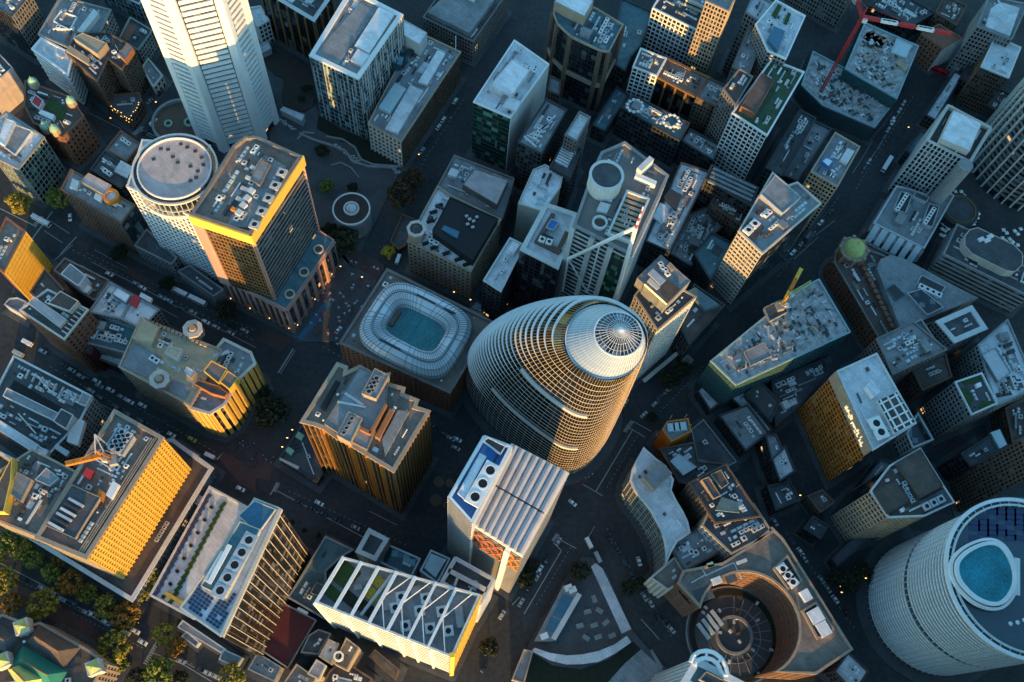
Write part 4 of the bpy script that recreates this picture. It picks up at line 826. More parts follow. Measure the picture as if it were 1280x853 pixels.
for x, y in ((1055,345),(1085,350),(1100,330)): p = P(*px('B4', (x, y)), b.h+4.6); unit(b, p.x, p.y, b.h+4.6, 3.5, 2.2, .9, .6, 'roof_unit', 'white')
block(b, 'planter', [(985,430),(1000,415),(1050,445),(1035,470)], .4, 'turf_dark'); block(b, 'awning', [(1065,460),(1075,448),(1180,500),(1170,515)], 1.2, 'cream')
def dome_block():
    b = bld('domed_corner_block', 'triangular brown corner building with green dome and grey standing-seam roof', 'B4', [(330,455),(335,420),(360,385),(395,372),(480,388),(700,470),(1040,632),(860,740),(562,848)], ((330,455),(262,520)), st='brgrid', roof='roof_brown', wall='brown', parm='warmgrey', dens=.3, big=False,
      parts=[('metal_roof', [(540,485),(560,440),(610,420),(680,440),(1035,632),(660,790)], 3.5, 'roof_mid'), ('roof_well', [(585,590),(625,565),(680,620),(635,650)], 4, 'roof_teal', 'dark'), ('roof_well', [(740,560),(760,520),(880,580),(840,640)], 4.4, 'steel', 'dark'), ('glazed_vault', [(690,610),(760,590),(870,680),(790,720)], 5, 'steel', 'g_dark')])
    fans(b, 'B4', (765,575), (850,615), 4, 3.0, 5.6, 'white')
    q = P(*px('B4', (440, 375)), b.h+9)
    m = MB(); m.cyl(q, 7, b.h-4, b.h+5, 8); t = m.build('tower_base', 'brick_and_sunglow', b.o)
    m = MB(); m.ring(q, 5.6, 7.6, b.h+4.6, b.h+5.6, 16); m.build('cornice', 'stone', t)
    m = MB(); R0 = 5.6; pr = [(R0*math.cos(a*math.pi/16), b.h+5.5+R0*1.05*math.sin(a*math.pi/16)) for a in range(0, 8)]
    for (r0, z0), (r1, z1) in zip(pr, pr[1:]): m.cyl(q, r0, z0, z1, 16, r1)
    m.build('dome', 'lime', t); m = MB(); m.cyl(q, .8, b.h+11, b.h+14, 8, .1); m.build('finial', 'gold', t)
    for i in range(8):
        a = i*math.pi/4; m = MB(); m.box((q.x+7.4*math.cos(a), q.y+7.4*math.sin(a)), .8, .8, b.h-1, b.h+6.5, a); m.build('pinnacle', 'stone', t)
    for i in range(14):
        x, y = 395+i*13.5, 410+i*28; p = P(*px('B4', (x+40, y)), b.h); m = MB(); m.box(p, 1.3, 1.0, b.h-1, b.h+1.6, -.9); m.build('dormer', 'brick', b.o)
dome_block()
bld('low_block', 'teal-lit grey roof with small windows under the triangular domed building', 'B4', [(570,850),(760,738),(835,850),(700,950)], h=36, st='cogrid', roof='roof_teal', dens=1.4)
b = bld('low_block', 'white L-shaped roof wall round a dark court at the right', 'B4', [(835,750),(1012,672),(1088,785),(925,855)], h=30, st='cogrid', roof='roof_dark', parm='offwhite', pt=2.4, dens=.8)
bld('low_block', 'blue-grey block with roof slots below the triangular domed building', 'C4', [(540,-10),(720,-95),(888,42),(620,165)], h=40, st='ggrid', roof='roof_mid', dens=2)
bld('low_block', 'dark brown small roof below the blue-grey block with roof slots', 'C4', [(710,130),(880,62),(912,180),(768,245)], h=24, st='bgrid', roof='roof_brown', dens=.8)
bld('office_tower', 'tall blue-grey tower with gridded roof plant at the right edge', 'C4', [(1045,20),(1190,-105),(1335,230),(1132,322)], ((1045,20),(880,120)), st='cogrid', roof='roof_light', dens=1.6, parts=[('plant_grid', [(1060,70),(1125,35),(1205,160),(1140,205)], 1.0, 'roof_mid', 'steel'), ('roof_slot', [(1170,20),(1205,5),(1215,22),(1180,36)], .5, 'dark'), ('roof_slot', [(1190,50),(1220,38),(1228,55),(1196,68)], .5, 'dark')])
bld('office_tower', 'lower blue-grey tower with green terraces and white roof frames at the right', 'C4', [(930,205),(1062,160),(1138,310),(1012,366)], ((1012,366),(828,492)), st='cogrid', roof='roof_dark', parm='offwhite', dens=.6, parts=[('terrace', [(950,235),(985,230),(1018,295),(1000,330)], -.6, 'lawn'), ('terrace', [(1045,330),(1065,300),(1130,305),(1060,350)], -.6, 'lawn'), ('terrace', [(965,205),(1055,172),(1065,190),(985,220)], -.6, 'lawn'), ('roof_unit', [(1030,215),(1055,205),(1062,225),(1038,235)], .5, 'white')])
bld('low_block', 'brown low roofs at the right edge below the tall blue-grey tower', 'C4', [(1180,335),(1290,285),(1290,470),(1215,505)], h=16, st='bgrid', roof='roof_brown', dens=1.5)
bld('low_block', 'narrow roof of white and green glass strips at the right', 'C4', [(960,560),(1150,440),(1190,520),(1005,622)], h=26, st='dgrid', roof='roof_dark', dens=1, parts=[('glass_roof', [(1105,455),(1150,440),(1185,515),(1150,535)], .6, 'g_pale')])
bld('low_block', 'squares-patterned glass roof below the gold-faced tower', 'C4', [(690,460),(745,360),(820,490),(720,530)], h=16, st='wgrid', roof='g_dark', dens=0)
bld('slotted_slab', 'long brown slab with rows of slot windows above the round white tower', 'C4', [(1262,492),(1420,420),(1500,560),(1328,668)], ((1262,492),(895,700)), st='bgrid', roof='roof_dark', wall='brown', dens=.5)
b = bld('gold_faced_tower', 'tower with gridded wall coloured amber by reflected sun and white roof at the right', 'F', [(1047,464),(1096,442),(1145,529),(1092,562)], ((1092,562),(1035,604)), st='cogrid', roof='roof_light', wall='offwhite', parm='offwhite', dens=.2, big=False, faces=[((1070,513),'ambergold'),((1118,545),'plain')],
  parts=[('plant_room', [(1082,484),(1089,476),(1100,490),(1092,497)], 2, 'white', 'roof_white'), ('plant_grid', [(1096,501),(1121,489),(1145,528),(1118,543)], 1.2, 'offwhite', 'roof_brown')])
for i in range(4): strip(b, 'grid_beam', 'F', (1099+i*6,506+i*10), (1122+i*6,494+i*10), .7, .5, 'white', z=b.h+1.2)
for i in range(3): strip(b, 'grid_beam', 'F', (1100+i*9,500-i*4), (1122+i*9,539-i*4), .7, .5, 'white', z=b.h+1.3)
fans(b, 'F', (1096,529), (1102,540), 2, 6.0, 2.2)
# amber of reflected sun is put into the wall colour; ledge above for lettering
m = MB(); A, E_ = P(1047, 464, b.h), P(1092, 562, b.h); d = (E_-A).normalized(); nr = Vector((d.y, -d.x, 0)); nr = nr if nr.x < 0 else -nr
m.slab(A, E_, nr, -.1, 1.2, b.h-9, b.h-.3); m.build('top_band', 'tan', b.o)
L = (E_-A).length
for i in range(10):      # lit sign along the top band, the letters too small to read
    p0 = A+d*(L*(.42+i*.05)); m = MB(); rr = random.Random(i)
    for q in range(3):
        o = d*rr.uniform(-.7, .7); zz = b.h-6+rr.uniform(-1, 1.6); v = rr.random() < .5
        m.slab(p0+o-d*(.25 if v else .8), p0+o+d*(.25 if v else .8), nr, 1.2, 1.5, zz, zz+(2.2 if v else .6))
    m.build('sign_letter', 'lamp_white', b.o)
b = bld('brown_roofed_tower', 'tower with dark brown roof terraces, white roof frames and amber ribbed wall', 'C4', [(512,745),(605,622),(632,605),(756,536),(870,720),(922,800),(775,868),(600,875)], h=52, st='dband', roof='roof_brown', wall='warmgrey', parm='offwhite', pt=.4, dens=.4, big=False, faces=[((556,808),'amber'),((687,871),'amber'),((558,683),'plain')],  # amber walls: facade colour stands in for reflected sun
  parts=[('roof_terrace', [(635,608),(755,537),(868,720),(758,778)], 1.5, 'roof_brown', 'roof_brown'), ('roof_terrace', [(520,748),(632,695),(705,795),(590,862)], .4, 'roof_brown', 'roof_brown'), ('plant_well', [(750,800),(870,735),(915,800),(800,850)], .2, 'roof_dark')])
fans(b, 'C4', (790,820), (860,785), 3, 3.4, 1.4, 'steel')
# ------------------------------------------------------------------ the glass egg
def egg():
    root = empty('glass_egg_tower'); tag(root, 'egg-shaped glass tower with white lattice, floor rings and spoked cone at the centre', 'tower')
    hT = 114.0
    c0 = P(757, 426, hT); R0 = ((P(806, 412, hT)-P(707, 412, hT)).length)/2
    ax = P(718, 560)-P(596, 478); ax.z = 0; ax.normalize(); g = Vector((-ax.y, ax.x, 0))     # towards the cone end
    L0, W0, RE = EGG_L, EGG_W, R0+1.5
    def par(z):
        if z < EGG_Z: return L0, W0, RE
        s = (z-EGG_Z)/(hT-EGG_Z); k = max(0, 1-s**1.7)**.82; k2 = max(0, 1-s**2.2)**.56
        return R0+(L0-R0)*k, R0+(W0-R0)*k2, R0+(RE-R0)*k
    def loop(z, N=96, d=0.0):
        L, W, E_ = par(z); out = []
        for i in range(N):
            t = 2*math.pi*i/N; cs, sn = math.cos(t), math.sin(t)
            x = (E_ if cs > 0 else L)*math.copysign(abs(cs)**.86, cs); y = W*math.copysign(abs(sn)**.86, sn)
            off = EGG_S*(W-R0)
            v = c0+ax*x+g*(y+off)
            q = Vector((cs, sn)); v = v+(ax*cs+g*sn)*d
            out.append(Vector((v.x, v.y, z)))
        return out
    N = 96; nf = 32; zs = []
    for i in range(nf+1):
        zs.append(i*hT/nf)
    zs2 = [z for z in zs]+[hT-.7]; zs2.sort()
    m = MB()
    for z in zs2: m.v += [tuple(p) for p in loop(z, N)]
    for j in range(len(zs2)-1):
        for i in range(N): q = (i+1) % N; m.f.append((j*N+i, j*N+q, (j+1)*N+q, (j+1)*N+i))
    m.build('glass_skin', 'g_egg', root)
    for j, z in enumerate(zs[1:-1]):
        up = z > EGG_Z
        m = MB(); hh = .07; m.loopring(loop(z, N, .08), loop(z, N, -.4), z-hh, z+.07); m.build('floor_ring', 'white', root)
        if z > 28:      # broad white louvre blades on the side that leans back to the sky
            base = loop(z, N, 0.0); cen = sum(base, Vector((0, 0, 0)))/N; inn, out = [], []
            for i, p in enumerate(base):
                t = 2*math.pi*i/N; wg = max(0.0, min(1.0, -math.cos(t)*.75+math.sin(t)*.75+.15))
                d_ = (ax*math.cos(t)*.7+g*math.sin(t)); out.append(p+d_*(.1+EGG_B*wg)); inn.append(p-d_*.3)
            m = MB(); m.loopring(out, inn, z-.1, z+.10); m.build('louvre_blade', 'white', root)
    # mullions
    m = MB()
    for i in range(0, N, 1):
        for j in range(len(zs2)-1):
            p0, p1 = loop(zs2[j], N, .12)[i], loop(zs2[j+1], N, .12)[i]
            if (p1-p0).length > .2: m.bar(p0, p1, .06, 3)
    m.build('lattice_bar', 'lattice', root, kind='stuff')
    # pale louvred collar below the cone
    # pale frosted collar rising to the cone, then the dark spoked cone with its apex off centre
    zc = hT+5.0; c1 = P(773, 418, zc); R1 = ((P(803, 418, zc)-P(743, 418, zc)).length)/2; KN = 72
    A_ = [Vector((c0.x+R0*math.cos(2*math.pi*i/KN), c0.y+R0*math.sin(2*math.pi*i/KN), hT-.7)) for i in range(KN)]
    B_ = [Vector((c1.x+R1*math.cos(2*math.pi*i/KN), c1.y+R1*math.sin(2*math.pi*i/KN), zc)) for i in range(KN)]
    ap = P(777, 412, zc+2.5)
    m = MB()
    for i in range(KN): q = (i+1) % KN; m.quad(A_[i], A_[q], B_[q], B_[i])
    collar = m.build('collar', 'frosted', root)
    m = MB()
    for i in range(KN): m.bar(A_[i], B_[i], .09)
    m.build('collar_rib', 'white', collar, kind='stuff')
    for k in (.0, .25, .5, .75, 1.0):
        lp = [A_[i].lerp(B_[i], k) for i in range(KN)]; m = MB(); rw = .35 if k in (0, 1) else .08
        for i in range(KN): m.bar(lp[i], lp[(i+1) % KN], rw)
        m.build('collar_ring', 'white', collar)
    m = MB()
    for i in range(KN): q = (i+1) % KN; m.v += [tuple(B_[i]), tuple(B_[q]), tuple(ap)]; m.f.append((3*i, 3*i+1, 3*i+2))
    cone = m.build('cone_glass', 'g_dark', root)
    for i in range(0, KN, 2): m = MB(); m.bar(B_[i], ap+Vector((0, 0, .1)), .11); m.build('spoke', 'white', cone)
    for k in (.3, .55, .8):
        lp = [ap.lerp(B_[i], k)+Vector((0, 0, .1)) for i in range(KN)]; m = MB()
        for i in range(KN): m.bar(lp[i], lp[(i+1) % KN], .07)
        m.build('cone_ring', 'white', cone)
    # flat screens on the street side
    for (x0, x1, xm, ym) in ((650, 733, 690, 501), (612, 722, 665, 534)):
        best = (1e9, 0)
        for zi in range(6, 100):
            for q_ in loop(zi, N, .9)[N//2:]:
                u_, v_ = proj(q_)
                if abs(u_-xm) < 4 and abs(v_-ym) < best[0]: best = (abs(v_-ym), zi)
        z = best[1]; o_, i_ = loop(z, 2*N, .9), loop(z, 2*N, -.2); m = MB()
        for k_ in range(N, 2*N-1):
            u_, v_ = proj(o_[k_])
            if x0 < u_ < x1: lp = ccw([o_[k_], o_[k_+1], i_[k_+1], i_[k_]]); m.hexa([(q.x, q.y, z-1.1) for q in lp], [(q.x, q.y, z+.9) for q in lp])
        m.build('ledge', 'offwhite', root)
    PAVE[0] += 1; s = MB(); o2 = loop(0, 40, 5); s.hexa([(p.x, p.y, -.5) for p in o2], [(p.x, p.y, .5) for p in o2]); s.build('pavement', 'paving', None, kind='structure')
EGG_L, EGG_W, EGG_Z, EGG_S, EGG_B = 62.0, 25.0, 14.0, 0.0, 1.6
egg()
# ------------------------------------------------------------------ white ringed round tower, bottom right
def ring_tower():
    root = empty('ringed_round_tower'); tag(root, 'round tower wrapped in white floor rings with turquoise roof pool, bottom right corner', 'tower')
    h = 82.0
    c = P(1281, 722, h); R0 = ((P(1281, 722, h)-P(1185, 722, h)).length)
    m = MB(); m.cyl(c, R0-.8, 0, h-1, 72); m.build('glazing', 'g_steel', root)
    k = 0
    for f in range(29):
        z = 3+f*(h-6)/29
        if f == 15: continue
        m = MB(); m.ring(c, R0-.9, R0-.25, z, z+.95, 96); m.build('floor_ring', 'white', root)
    mb = MB()
    for i in range(72): mb.box((c.x+(R0-.6)*math.cos(2*math.pi*i/72), c.y+(R0-.6)*math.sin(2*math.pi*i/72)), .35, .12, 0, h-2, 2*math.pi*i/72)
    mb.build('mullion', 'steel', root, kind='stuff')
    m = MB(); m.cyl(c, R0-3, h-6, h-3.5, 72); m.build('roof', 'roof_dark', root)
    for r0, r1, z0, z1, mt in ((R0-.6, R0+.8, h-1, h+.4, 'white'), (R0-2.6, R0-1.8, h-.2, h+.6, 'offwhite')):
        m = MB(); m.ring(c, r0, r1, z0, z1, 96); m.build('crown_ring', mt, root)
    for i in range(96):
        if i % 2: continue
        a = 2*math.pi*i/96; m = MB(); m.box((c.x+(R0-1.6)*math.cos(a), c.y+(R0-1.6)*math.sin(a)), 1.2, .15, h-.6, h-.1, a); m.build('crown_beam', 'offwhite', root)
    # glass upper half with solar cells
    q = [P(*px('D4', p), h) for p in ((945,190),(975,90),(1010,20),(1060,-40),(1180,-70),(1420,-60),(1560,120),(1500,200),(1240,205),(1180,165),(1060,175),(980,220))]; q = ccw(q)
    m = MB(); m.hexa([(p.x, p.y, h-3.6) for p in q], [(p.x, p.y, h-1.2) for p in q]); m.build('glass_roof', 'g_blue', root)
    mb = MB()
    for r in range(7):
        for s in range(9):
            p = P(*px('D4', (1030+s*45, -20+r*26)), h)
            if (r*3+s*2) % 5 and inside((p.x, p.y), offset(q, -2.5)): mb.box(p, 2.3, 1.2, h-1.15, h-.85, .02)
    mb.build('solar_panel', 'solar', root, kind='stuff')
    # pool with its rounded rim
    rim = [(940,275),(955,240),(1000,200),(1060,172),(1115,163),(1160,180),(1195,230),(1222,300),(1222,370),(1190,430),(1150,462),(1095,460),(1030,430),(970,370),(945,325)]
    z = h+3
    q = ccw([P(*px('D4', p), z) for p in rim])
    for _ in range(2):
        s = []
        for i in range(len(q)):
            a, e = q[i], q[(i+1) % len(q)]; s += [a.lerp(e, .25), a.lerp(e, .75)]
        q = s
    m = MB(); m.hexa([(p.x, p.y, h-3.6) for p in offset(q, -.6)], [(p.x, p.y, h+2.4) for p in offset(q, -.6)]); m.build('pool_water', 'water', root)
    for d0, d1, z0, z1 in ((1.0, -.5, h+1.6, h+3.2), (2.6, 1.5, h+.4, h+2.0), (.9, -.9, h-3.6, h+1.6)):
        m = MB(); m.loopring(offset(q, d0), offset(q, d1), z0, z1); m.build('pool_rim', 'white' if z0 > h else 'steel', root)
    for x, y in ((1190,566),(1225,560),(1258,549)):
        p = P(*px('D4', (x, y)), h-3); m = MB(); m.cyl(p, .1, h-3.5, h-1.2, 6); o = m.build('parasol_pole', 'white', root); m = MB(); m.cyl(p, 1.3, h-1.2, h-.6, 8, .1); m.build('parasol_canopy', 'white', o)
    for x, y in ((1160,560),(1180,590),(1235,590)):
        p = P(*px('D4', (x, y)), h-3); m = MB(); m.cyl(p, 2.2, h-3.6, h-2.4, 10, 1.4); m.build('roof_planting', 'turf_dark', root)
    p0, p1 = P(*px('D4', (1243,235)), h), P(*px('D4', (1243,420)), h); m = MB(); d = p1-p0; m.box((p0+p1)/2, d.length/2, 1.1, h-3.6, h-.8, math.atan2(d.y, d.x)); m.build('roof_bridge', 'white', root)
    for x, y in ((1210,680),(1110,650),(1035,585)):
        p = P(*px('D4', (x, y)), h-3); m = MB(); m.box(p, 1.6, 1.2, h-3.6, h-2.2, .3); m.build('roof_unit', 'white', root)
    m = MB(); m.cyl(c, R0+5, -.4, .55, 48); m.build('pavement', 'paving', None, kind='structure')
ring_tower()
# ------------------------------------------------------------------ bronze stepped slab, centre left
def bronze():
    b = bld('bronze_slab', 'dark stepped tower with gold-lit bronze fins and slabbed roof left of centre', 'C2', [(232,398),(405,118),(445,132),(440,165),(515,130),(600,178),(655,168),(645,215),(730,238),(722,268),(797,297),(785,330),(852,352),(680,640),(615,600),(550,560),(470,510),(400,475),(340,430),(290,412)], ((680,640),(690,860)), st='finefin', roof='roof_warm', wall='black', parm='stone', pt=.8, dens=.3, big=False,
      parts=[('roof_slab', [(340,412),(515,132),(655,200),(645,310),(550,540),(465,495)], 2.5, 'warmgrey', 'roof_mid'), ('fan_house', [(400,468),(460,352),(528,385),(468,505)], 6, 'stone', 'concrete'), ('fan_house', [(525,262),(590,138),(660,172),(595,290)], 7, 'stone', 'roof_mid'), ('light_well', [(318,330),(395,195),(415,205),(340,345)], .6, 'black'),
             ('roof_wall', [(560,455),(640,310),(650,316),(572,465)], 5, 'brick_and_sunglow'), ('roof_wall', [(515,440),(520,425),(572,450),(565,465)], 5, 'brick_and_sunglow'), ('roof_wall', [(590,475),(665,335),(685,345),(612,485)], 3, 'brick_and_sunglow'), ('roof_slab', [(625,490),(705,345),(760,350),(640,570)], 1, 'roof_mid')])  # orange roof walls hold their sunlit side in the colour
    fans(b, 'C2', (560,250), (598,185), 4, 3.0, 7.6, 'concrete'); fans(b, 'C2', (435,455), (475,385), 4, 2.4, 6.6, 'concrete')
    for i in range(10): strip(b, 'roof_light', 'C2', (612+i*8.5,478-i*15), (616+i*8.5,470-i*15), 1.2, 2.4, 'white')
    strip(b, 'truss', 'C2', (410,318), (548,345), .9, 4, 'offwhite'); strip(b, 'truss', 'C2', (445,275), (535,335), 1.2, 4, 'steel')
    strip(b, 'pipe', 'C2', (640,530), (752,345), .8, 1.2, 'tan')
    for x0, y0 in ((335,425),(465,508),(548,560),(620,602)):
        p = P(*px('C2', (x0, y0)), b.h); m = MB(); m.box(p, 1.1, 1.1, 0, b.h-.5, .5); m.build('corner_fin', 'amber_bronze', b.o)  # gold sunlight on the fins is put into their colour
bronze()
b = bld('street_pavilion', 'low dark pavilion with green skylights at the foot of the bronze stepped tower', 'C2', [(115,585),(235,415),(330,660),(300,700)], h=8, st='dgrid', roof='roof_dark', dens=.6, parts=[('skylight', [(145,545),(160,525),(190,545),(175,570)], .8, 'copper'), ('skylight', [(195,475),(210,450),(240,470),(225,495)], .8, 'copper'), ('awning', [(115,590),(120,580),(215,625),(208,640)], .2, 'cream')])
# ------------------------------------------------------------------ blue and white louvred block
b = bld('louvred_block', 'block with row of fat white roof tubes and orange-red braced end wall', 'F', [(590,655),(640,556),(710,592),(653,695)], ((653,695),(637,742)), st='gband', roof='roof_mid', wall='offwhite', dens=0, faces=[((622,675),'gband')], parm='white')
A, Bq, C_, D = P(590,655,b.h+1), P(640,556,b.h+1), P(710,592,b.h+1), P(653,695,b.h+1)
for i in range(8):
    t = (i+.5)/8
    for s0, s1 in ((0, .48), (.5, 1.0)):
        p0 = A.lerp(D, t).lerp(Bq.lerp(C_, t), s0); p1 = A.lerp(D, t).lerp(Bq.lerp(C_, t), s1); m = MB(); m.bar(p0, p1, 1.55, 10); m.build('roof_tube', 'tube', b.o)
d = (D-A); L = d.length; d.normalize(); nr = Vector((d.y, -d.x, 0)); nr = nr if nr.y < 0 else -nr
for i in range(5):
    for s in (0, 1):
        for k in range(2):
            z0, z1 = b.h-3-k*13, b.h-16-k*13
            if z1 < 1: continue
            a = A+d*(L*(i+s)/5)+nr*.9; e = A+d*(L*(i+1-s)/5)+nr*.9; a.z = z0; e.z = z1; m = MB(); m.bar(a, e, .38, 4); m.build('brace', 'rust' if i < 3 else 'orange', b.o)
p_ = A.lerp(D, .74); m = MB(); m.slab(p_-d*1.1, p_+d*1.1, nr, 0, 1.8, 0, b.h-1); m.build('corner_pier', 'white', b.o)
b = bld('blue_plant_block', 'white-walled block with bright blue plant deck and three big fans beside the roof tubes', 'F', [(560.5,622),(605,545),(640,558),(590,655)], ((560.5,622),(563,690)), st='wband', roof='blue', wall='white', parm='white', par=2.0, pt=1.0, dens=.2, faces=[((575,638),'gband')],
  parts=[('plant_house', [(572,617),(600,567),(608,571),(580,624)], .4, 'roof_light', 'roof_white'), ('plant_house', [(604,552),(610,547),(632,558),(626,568)], .6, 'roof_light', 'dark')])
fans(b, 'F', (594,621), (613,588), 3, 6.2, 2)
# ------------------------------------------------------------------ glass block with solar roof
b = bld('garden_terrace_block', 'low planted terrace with dark strips along the solar-roofed glass block', 'F', [(188,744),(262,609),(312,636),(303,700),(275,805),(303,812)][:3]+[(240,772)], ((188,744),(196,752)), st='wband', roof='roof_light', wall='cream', parm='offwhite', dens=0, pave=3)
for k in range(16):
    for row, mt in ((0, 'solar'), (14, 'turf_dark'), (30, 'lawn')):
        if mt == 'turf_dark' and k % 2: continue
        p = P(195+k*4.3+row*.62, 741-k*8+row*.35, b.h); unit(b, p.x, p.y, b.h-1, 3.6 if row != 14 else 1.4, 1.6, .7, 1.0, 'planter' if row else 'solar_panel', mt)
for q in ([(205,743),(207,739),(230,752),(228,757)],): block(b, 'yellow_planting', q, 1.2, 'leaf_yellow')
b = bld('solar_glass_block', 'glass office block with blue solar roof, row of five round fans and gold-lit ribbed wall', 'F', [(225,760),(318,623),(349,635),(275,795)], ((349,635),(386,697)), st='greeng', roof='roof_light', wall='cream', parm='cream', dens=0, par=1.0, faces=[((312,715),'goldglass')],
  parts=[('plant_deck', [(251,733),(300,652),(325,662),(281,747)], 3, 'cream', 'roof_teal'), ('plant_deck', [(298,645),(318,626),(345,637),(322,668)], 1.0, 'cream', 'g_blue')])
fans(b, 'F', (275,738), (311,675), 5, 5.2, 4.2, 'steel'); strip(b, 'duct', 'F', (262,730), (288,682), 1.6, 1.4, 'white', z=b.h+3); strip(b, 'duct', 'F', (257,727), (279,690), 1.2, 1.2, 'offwhite', z=b.h+3)
decks = [[P(*q_, b.h) for q_ in ((248,736),(300,648),(328,661),(283,751))], [P(*q_, b.h) for q_ in ((294,645),(316,622),(348,637),(324,670))]]
A, Bq, C_, D = P(225,760,b.h), P(318,623,b.h), P(349,635,b.h), P(275,795,b.h); eu = (D-A).normalized(); ev = (Bq-A).normalized(); an = math.atan2(eu.y, eu.x)
pm = MB()
for i in range(16):
    for j in range(42):
        if i % 6 == 5 or (j > 9 and 3 < i < 9) or (i*5+j*3) % 23 == 0: continue
        p = A+eu*(1.6+i*1.55)+ev*(2.0+j*1.35)
        if inside((p.x, p.y), offset(ccw([A, Bq, C_, D]), -1.3)) and not any(inside((p.x, p.y), ccw(d_)) for d_ in decks): pm.box(p, .62, .5, b.h-.9, b.h-.6, an)
pm.build('solar_panel', 'solar', b.o, kind='stuff')
A, E_ = P(275,795,b.h), P(349,635,b.h); d = (E_-A); L = d.length; d.normalize(); nr = Vector((d.y, -d.x, 0)); nr = nr if nr.x > 0 else -nr
for i in range(15):
    c = A+d*(L*(i+.5)/15); m = MB(); m.slab(c-d*.12, c+d*.12, nr, 0, .22, 4, b.h-.5); m.build('wall_fin', 'cream', b.o)
m = MB(); m.slab(A, E_, nr, -.1, 1.2, b.h-2.4, b.h+.2); m.build('eaves', 'cream', b.o)
# ------------------------------------------------------------------ courtyard and small roofs at the bottom
b = bld('red_roof_hall', 'flat dark red roof in a walled yard at the bottom', 'D2', [(0,680),(130,455),(300,545),(158,785)], h=11, st='plain', wall='brick', roof='darkred', parm='concrete', dens=0)
for i in range(4): p = P(*px('D2', (213+i*12, 492+i*6)), b.h); unit(b, p.x, p.y, b.h-1, 1.4, 1.4, .9, .5, 'vent', 'white')
bld('low_block', 'dark teal terrace roof between the solar-roofed block and the white roof-beam tower', 'D2', [(160,432),(345,130),(480,195),(420,230),(345,300),(345,540)], h=12, st='dgrid', roof='roof_teal', parm='concrete', dens=.5, parts=[('stair_house', [(270,410),(300,355),(345,378),(322,430)], 1.5, 'concrete', 'roof_dark')])
for lab, q, hh, rf, wl, st in (('pale square roof low at the bottom left of the roof-beam tower', [(140,855),(200,762),(300,832),(255,910)], 15, 'roof_warm', 'tan', 'plain'), ('cream sunlit roof box at the bottom', [(255,812),(300,740),(347,770),(312,842)], 20, 'pinkroof', 'cream', 'plain'), ('grey roof with white upstand left of the tan lift house', [(312,725),(360,640),(412,662),(372,765)], 22, 'roof_light', 'tan', 'plain'),
    ('tan block with round tank under the roof-beam tower', [(385,762),(420,690),(447,632),(512,682),(450,795)], 26, 'roof_warm', 'tan', 'plain'), ('brown roof with tan parapet at the bottom edge', [(330,870),(365,800),(430,745),(572,835),(540,920)], 16, 'roof_brown', 'tan', 'bgrid'), ('dark stepped roof beside the flat dark red roof', [(222,705),(262,620),(310,590),(372,612),(310,715)], 13, 'roof_dark', 'concrete', 'plain'), ('dark roof terrace round the yellow tree', [(-40,790),(5,705),(125,778),(90,850)], 10, 'roof_mid', 'concrete', 'plain'), ('dark low roofs behind the tan block with round tank', [(560,725),(590,690),(710,790),(690,840)], 8, 'roof_warm', 'brown', 'plain')):
    b = bld('shop_house', lab, 'D2', q, h=hh, st=st, wall=wl, roof=rf, dens=1.8)
    if 'tank' in lab:
        p = P(*px('D2', (410, 725)), b.h+1); m = MB(); m.ring(p, 1.4, 2.2, b.h-1, b.h+1.6, 16); m.build('water_tank', 'white', b.o)
# ------------------------------------------------------------------ white tower with roof beams
b = bld('roof_beam_tower', 'white banded tower with white beams and trusses across its open roof', 'F', [(393,753),(428,695.5),(601,743),(565,822)], h=78, st='wflush', roof='roof_mid', wall='white', parm='offwhite', par=4.5, pt=.8, dens=0, faces=[((583,782),'gold')])  # right wall of the white tower is coloured with the sun's gold
A, Bq, C_, D = P(393,753,b.h), P(428,695.5,b.h), P(601,743,b.h), P(565,822,b.h)
zr = b.h-4.5
def uv(u, v, z): p = A.lerp(D, u).lerp(Bq.lerp(C_, u), v); p.z = z; return p
for i, u in enumerate((.0, .13, .255, .385, .52, .67, .815)):
    m = MB(); p0, p1 = uv(u+.01, .0, b.h), uv(u+.01, 1, b.h); d = p1-p0; m.box((p0+p1)/2, d.length/2, .65 if i < 5 else .5, b.h-1.2, b.h+.15, math.atan2(d.y, d.x)); m.build('roof_beam', 'white', b.o)
for u in (.39, .53, .68, .83):
    for v0, v1 in ((.0, .45), (1.0, .55)):
        m = MB(); m.bar(uv(u, .5, b.h-1.0)+Vector((0, 0, 0)), uv(u+.12, v0, b.h-.3), .24, 6); m.build('roof_strut', 'white', b.o)
for u, v in ((.50,.42),(.50,.62),(.62,.2),(.66,.5),(.66,.72),(.78,.3),(.8,.6),(.9,.35)):
    p = uv(u, v, zr); o = unit(b, p.x, p.y, zr, 4.0, 4.0, 2.0, .3, 'cooling_unit', 'offwhite')
for u, v in ((.06,.3),(.06,.6),(.08,.8),(.2,.3),(.32,.5),(.32,.25),(.31,.75)):
    p = uv(u, v, zr); m = MB(); m.box(p, 2.2, 4.5, zr, zr+.7, 1.05); m.build('roof_planting', 'lawn' if u < .1 else ('turf_dark' if v < .4 else 'leaf_olive'), b.o)
m = MB(); m.bar(uv(.315, .1, zr+1.5), uv(.37, .95, zr+1.5), .7, 8); m.build('duct', 'steel', b.o)
for u, v, s in ((.2,.55,(3,2,1.5)),(.23,.75,(2,2,1.2)),(.44,.5,(6,7,1.2)),(.93,.6,(3,8,2.5)),(.57,.8,(4,3,2))):
    p = uv(u, v, zr); unit(b, p.x, p.y, zr, *s, .3, 'plant_room', 'concrete')
m = MB(); p = P(565,822,b.h); m.box(p, .9, .9, 0, b.h+10, .3); m.build('corner_mast', 'gold', b.o)
d = (D-A); L = d.length; d.normalize(); nr = Vector((d.y, -d.x, 0)); nr = nr if nr.y < 0 else -nr
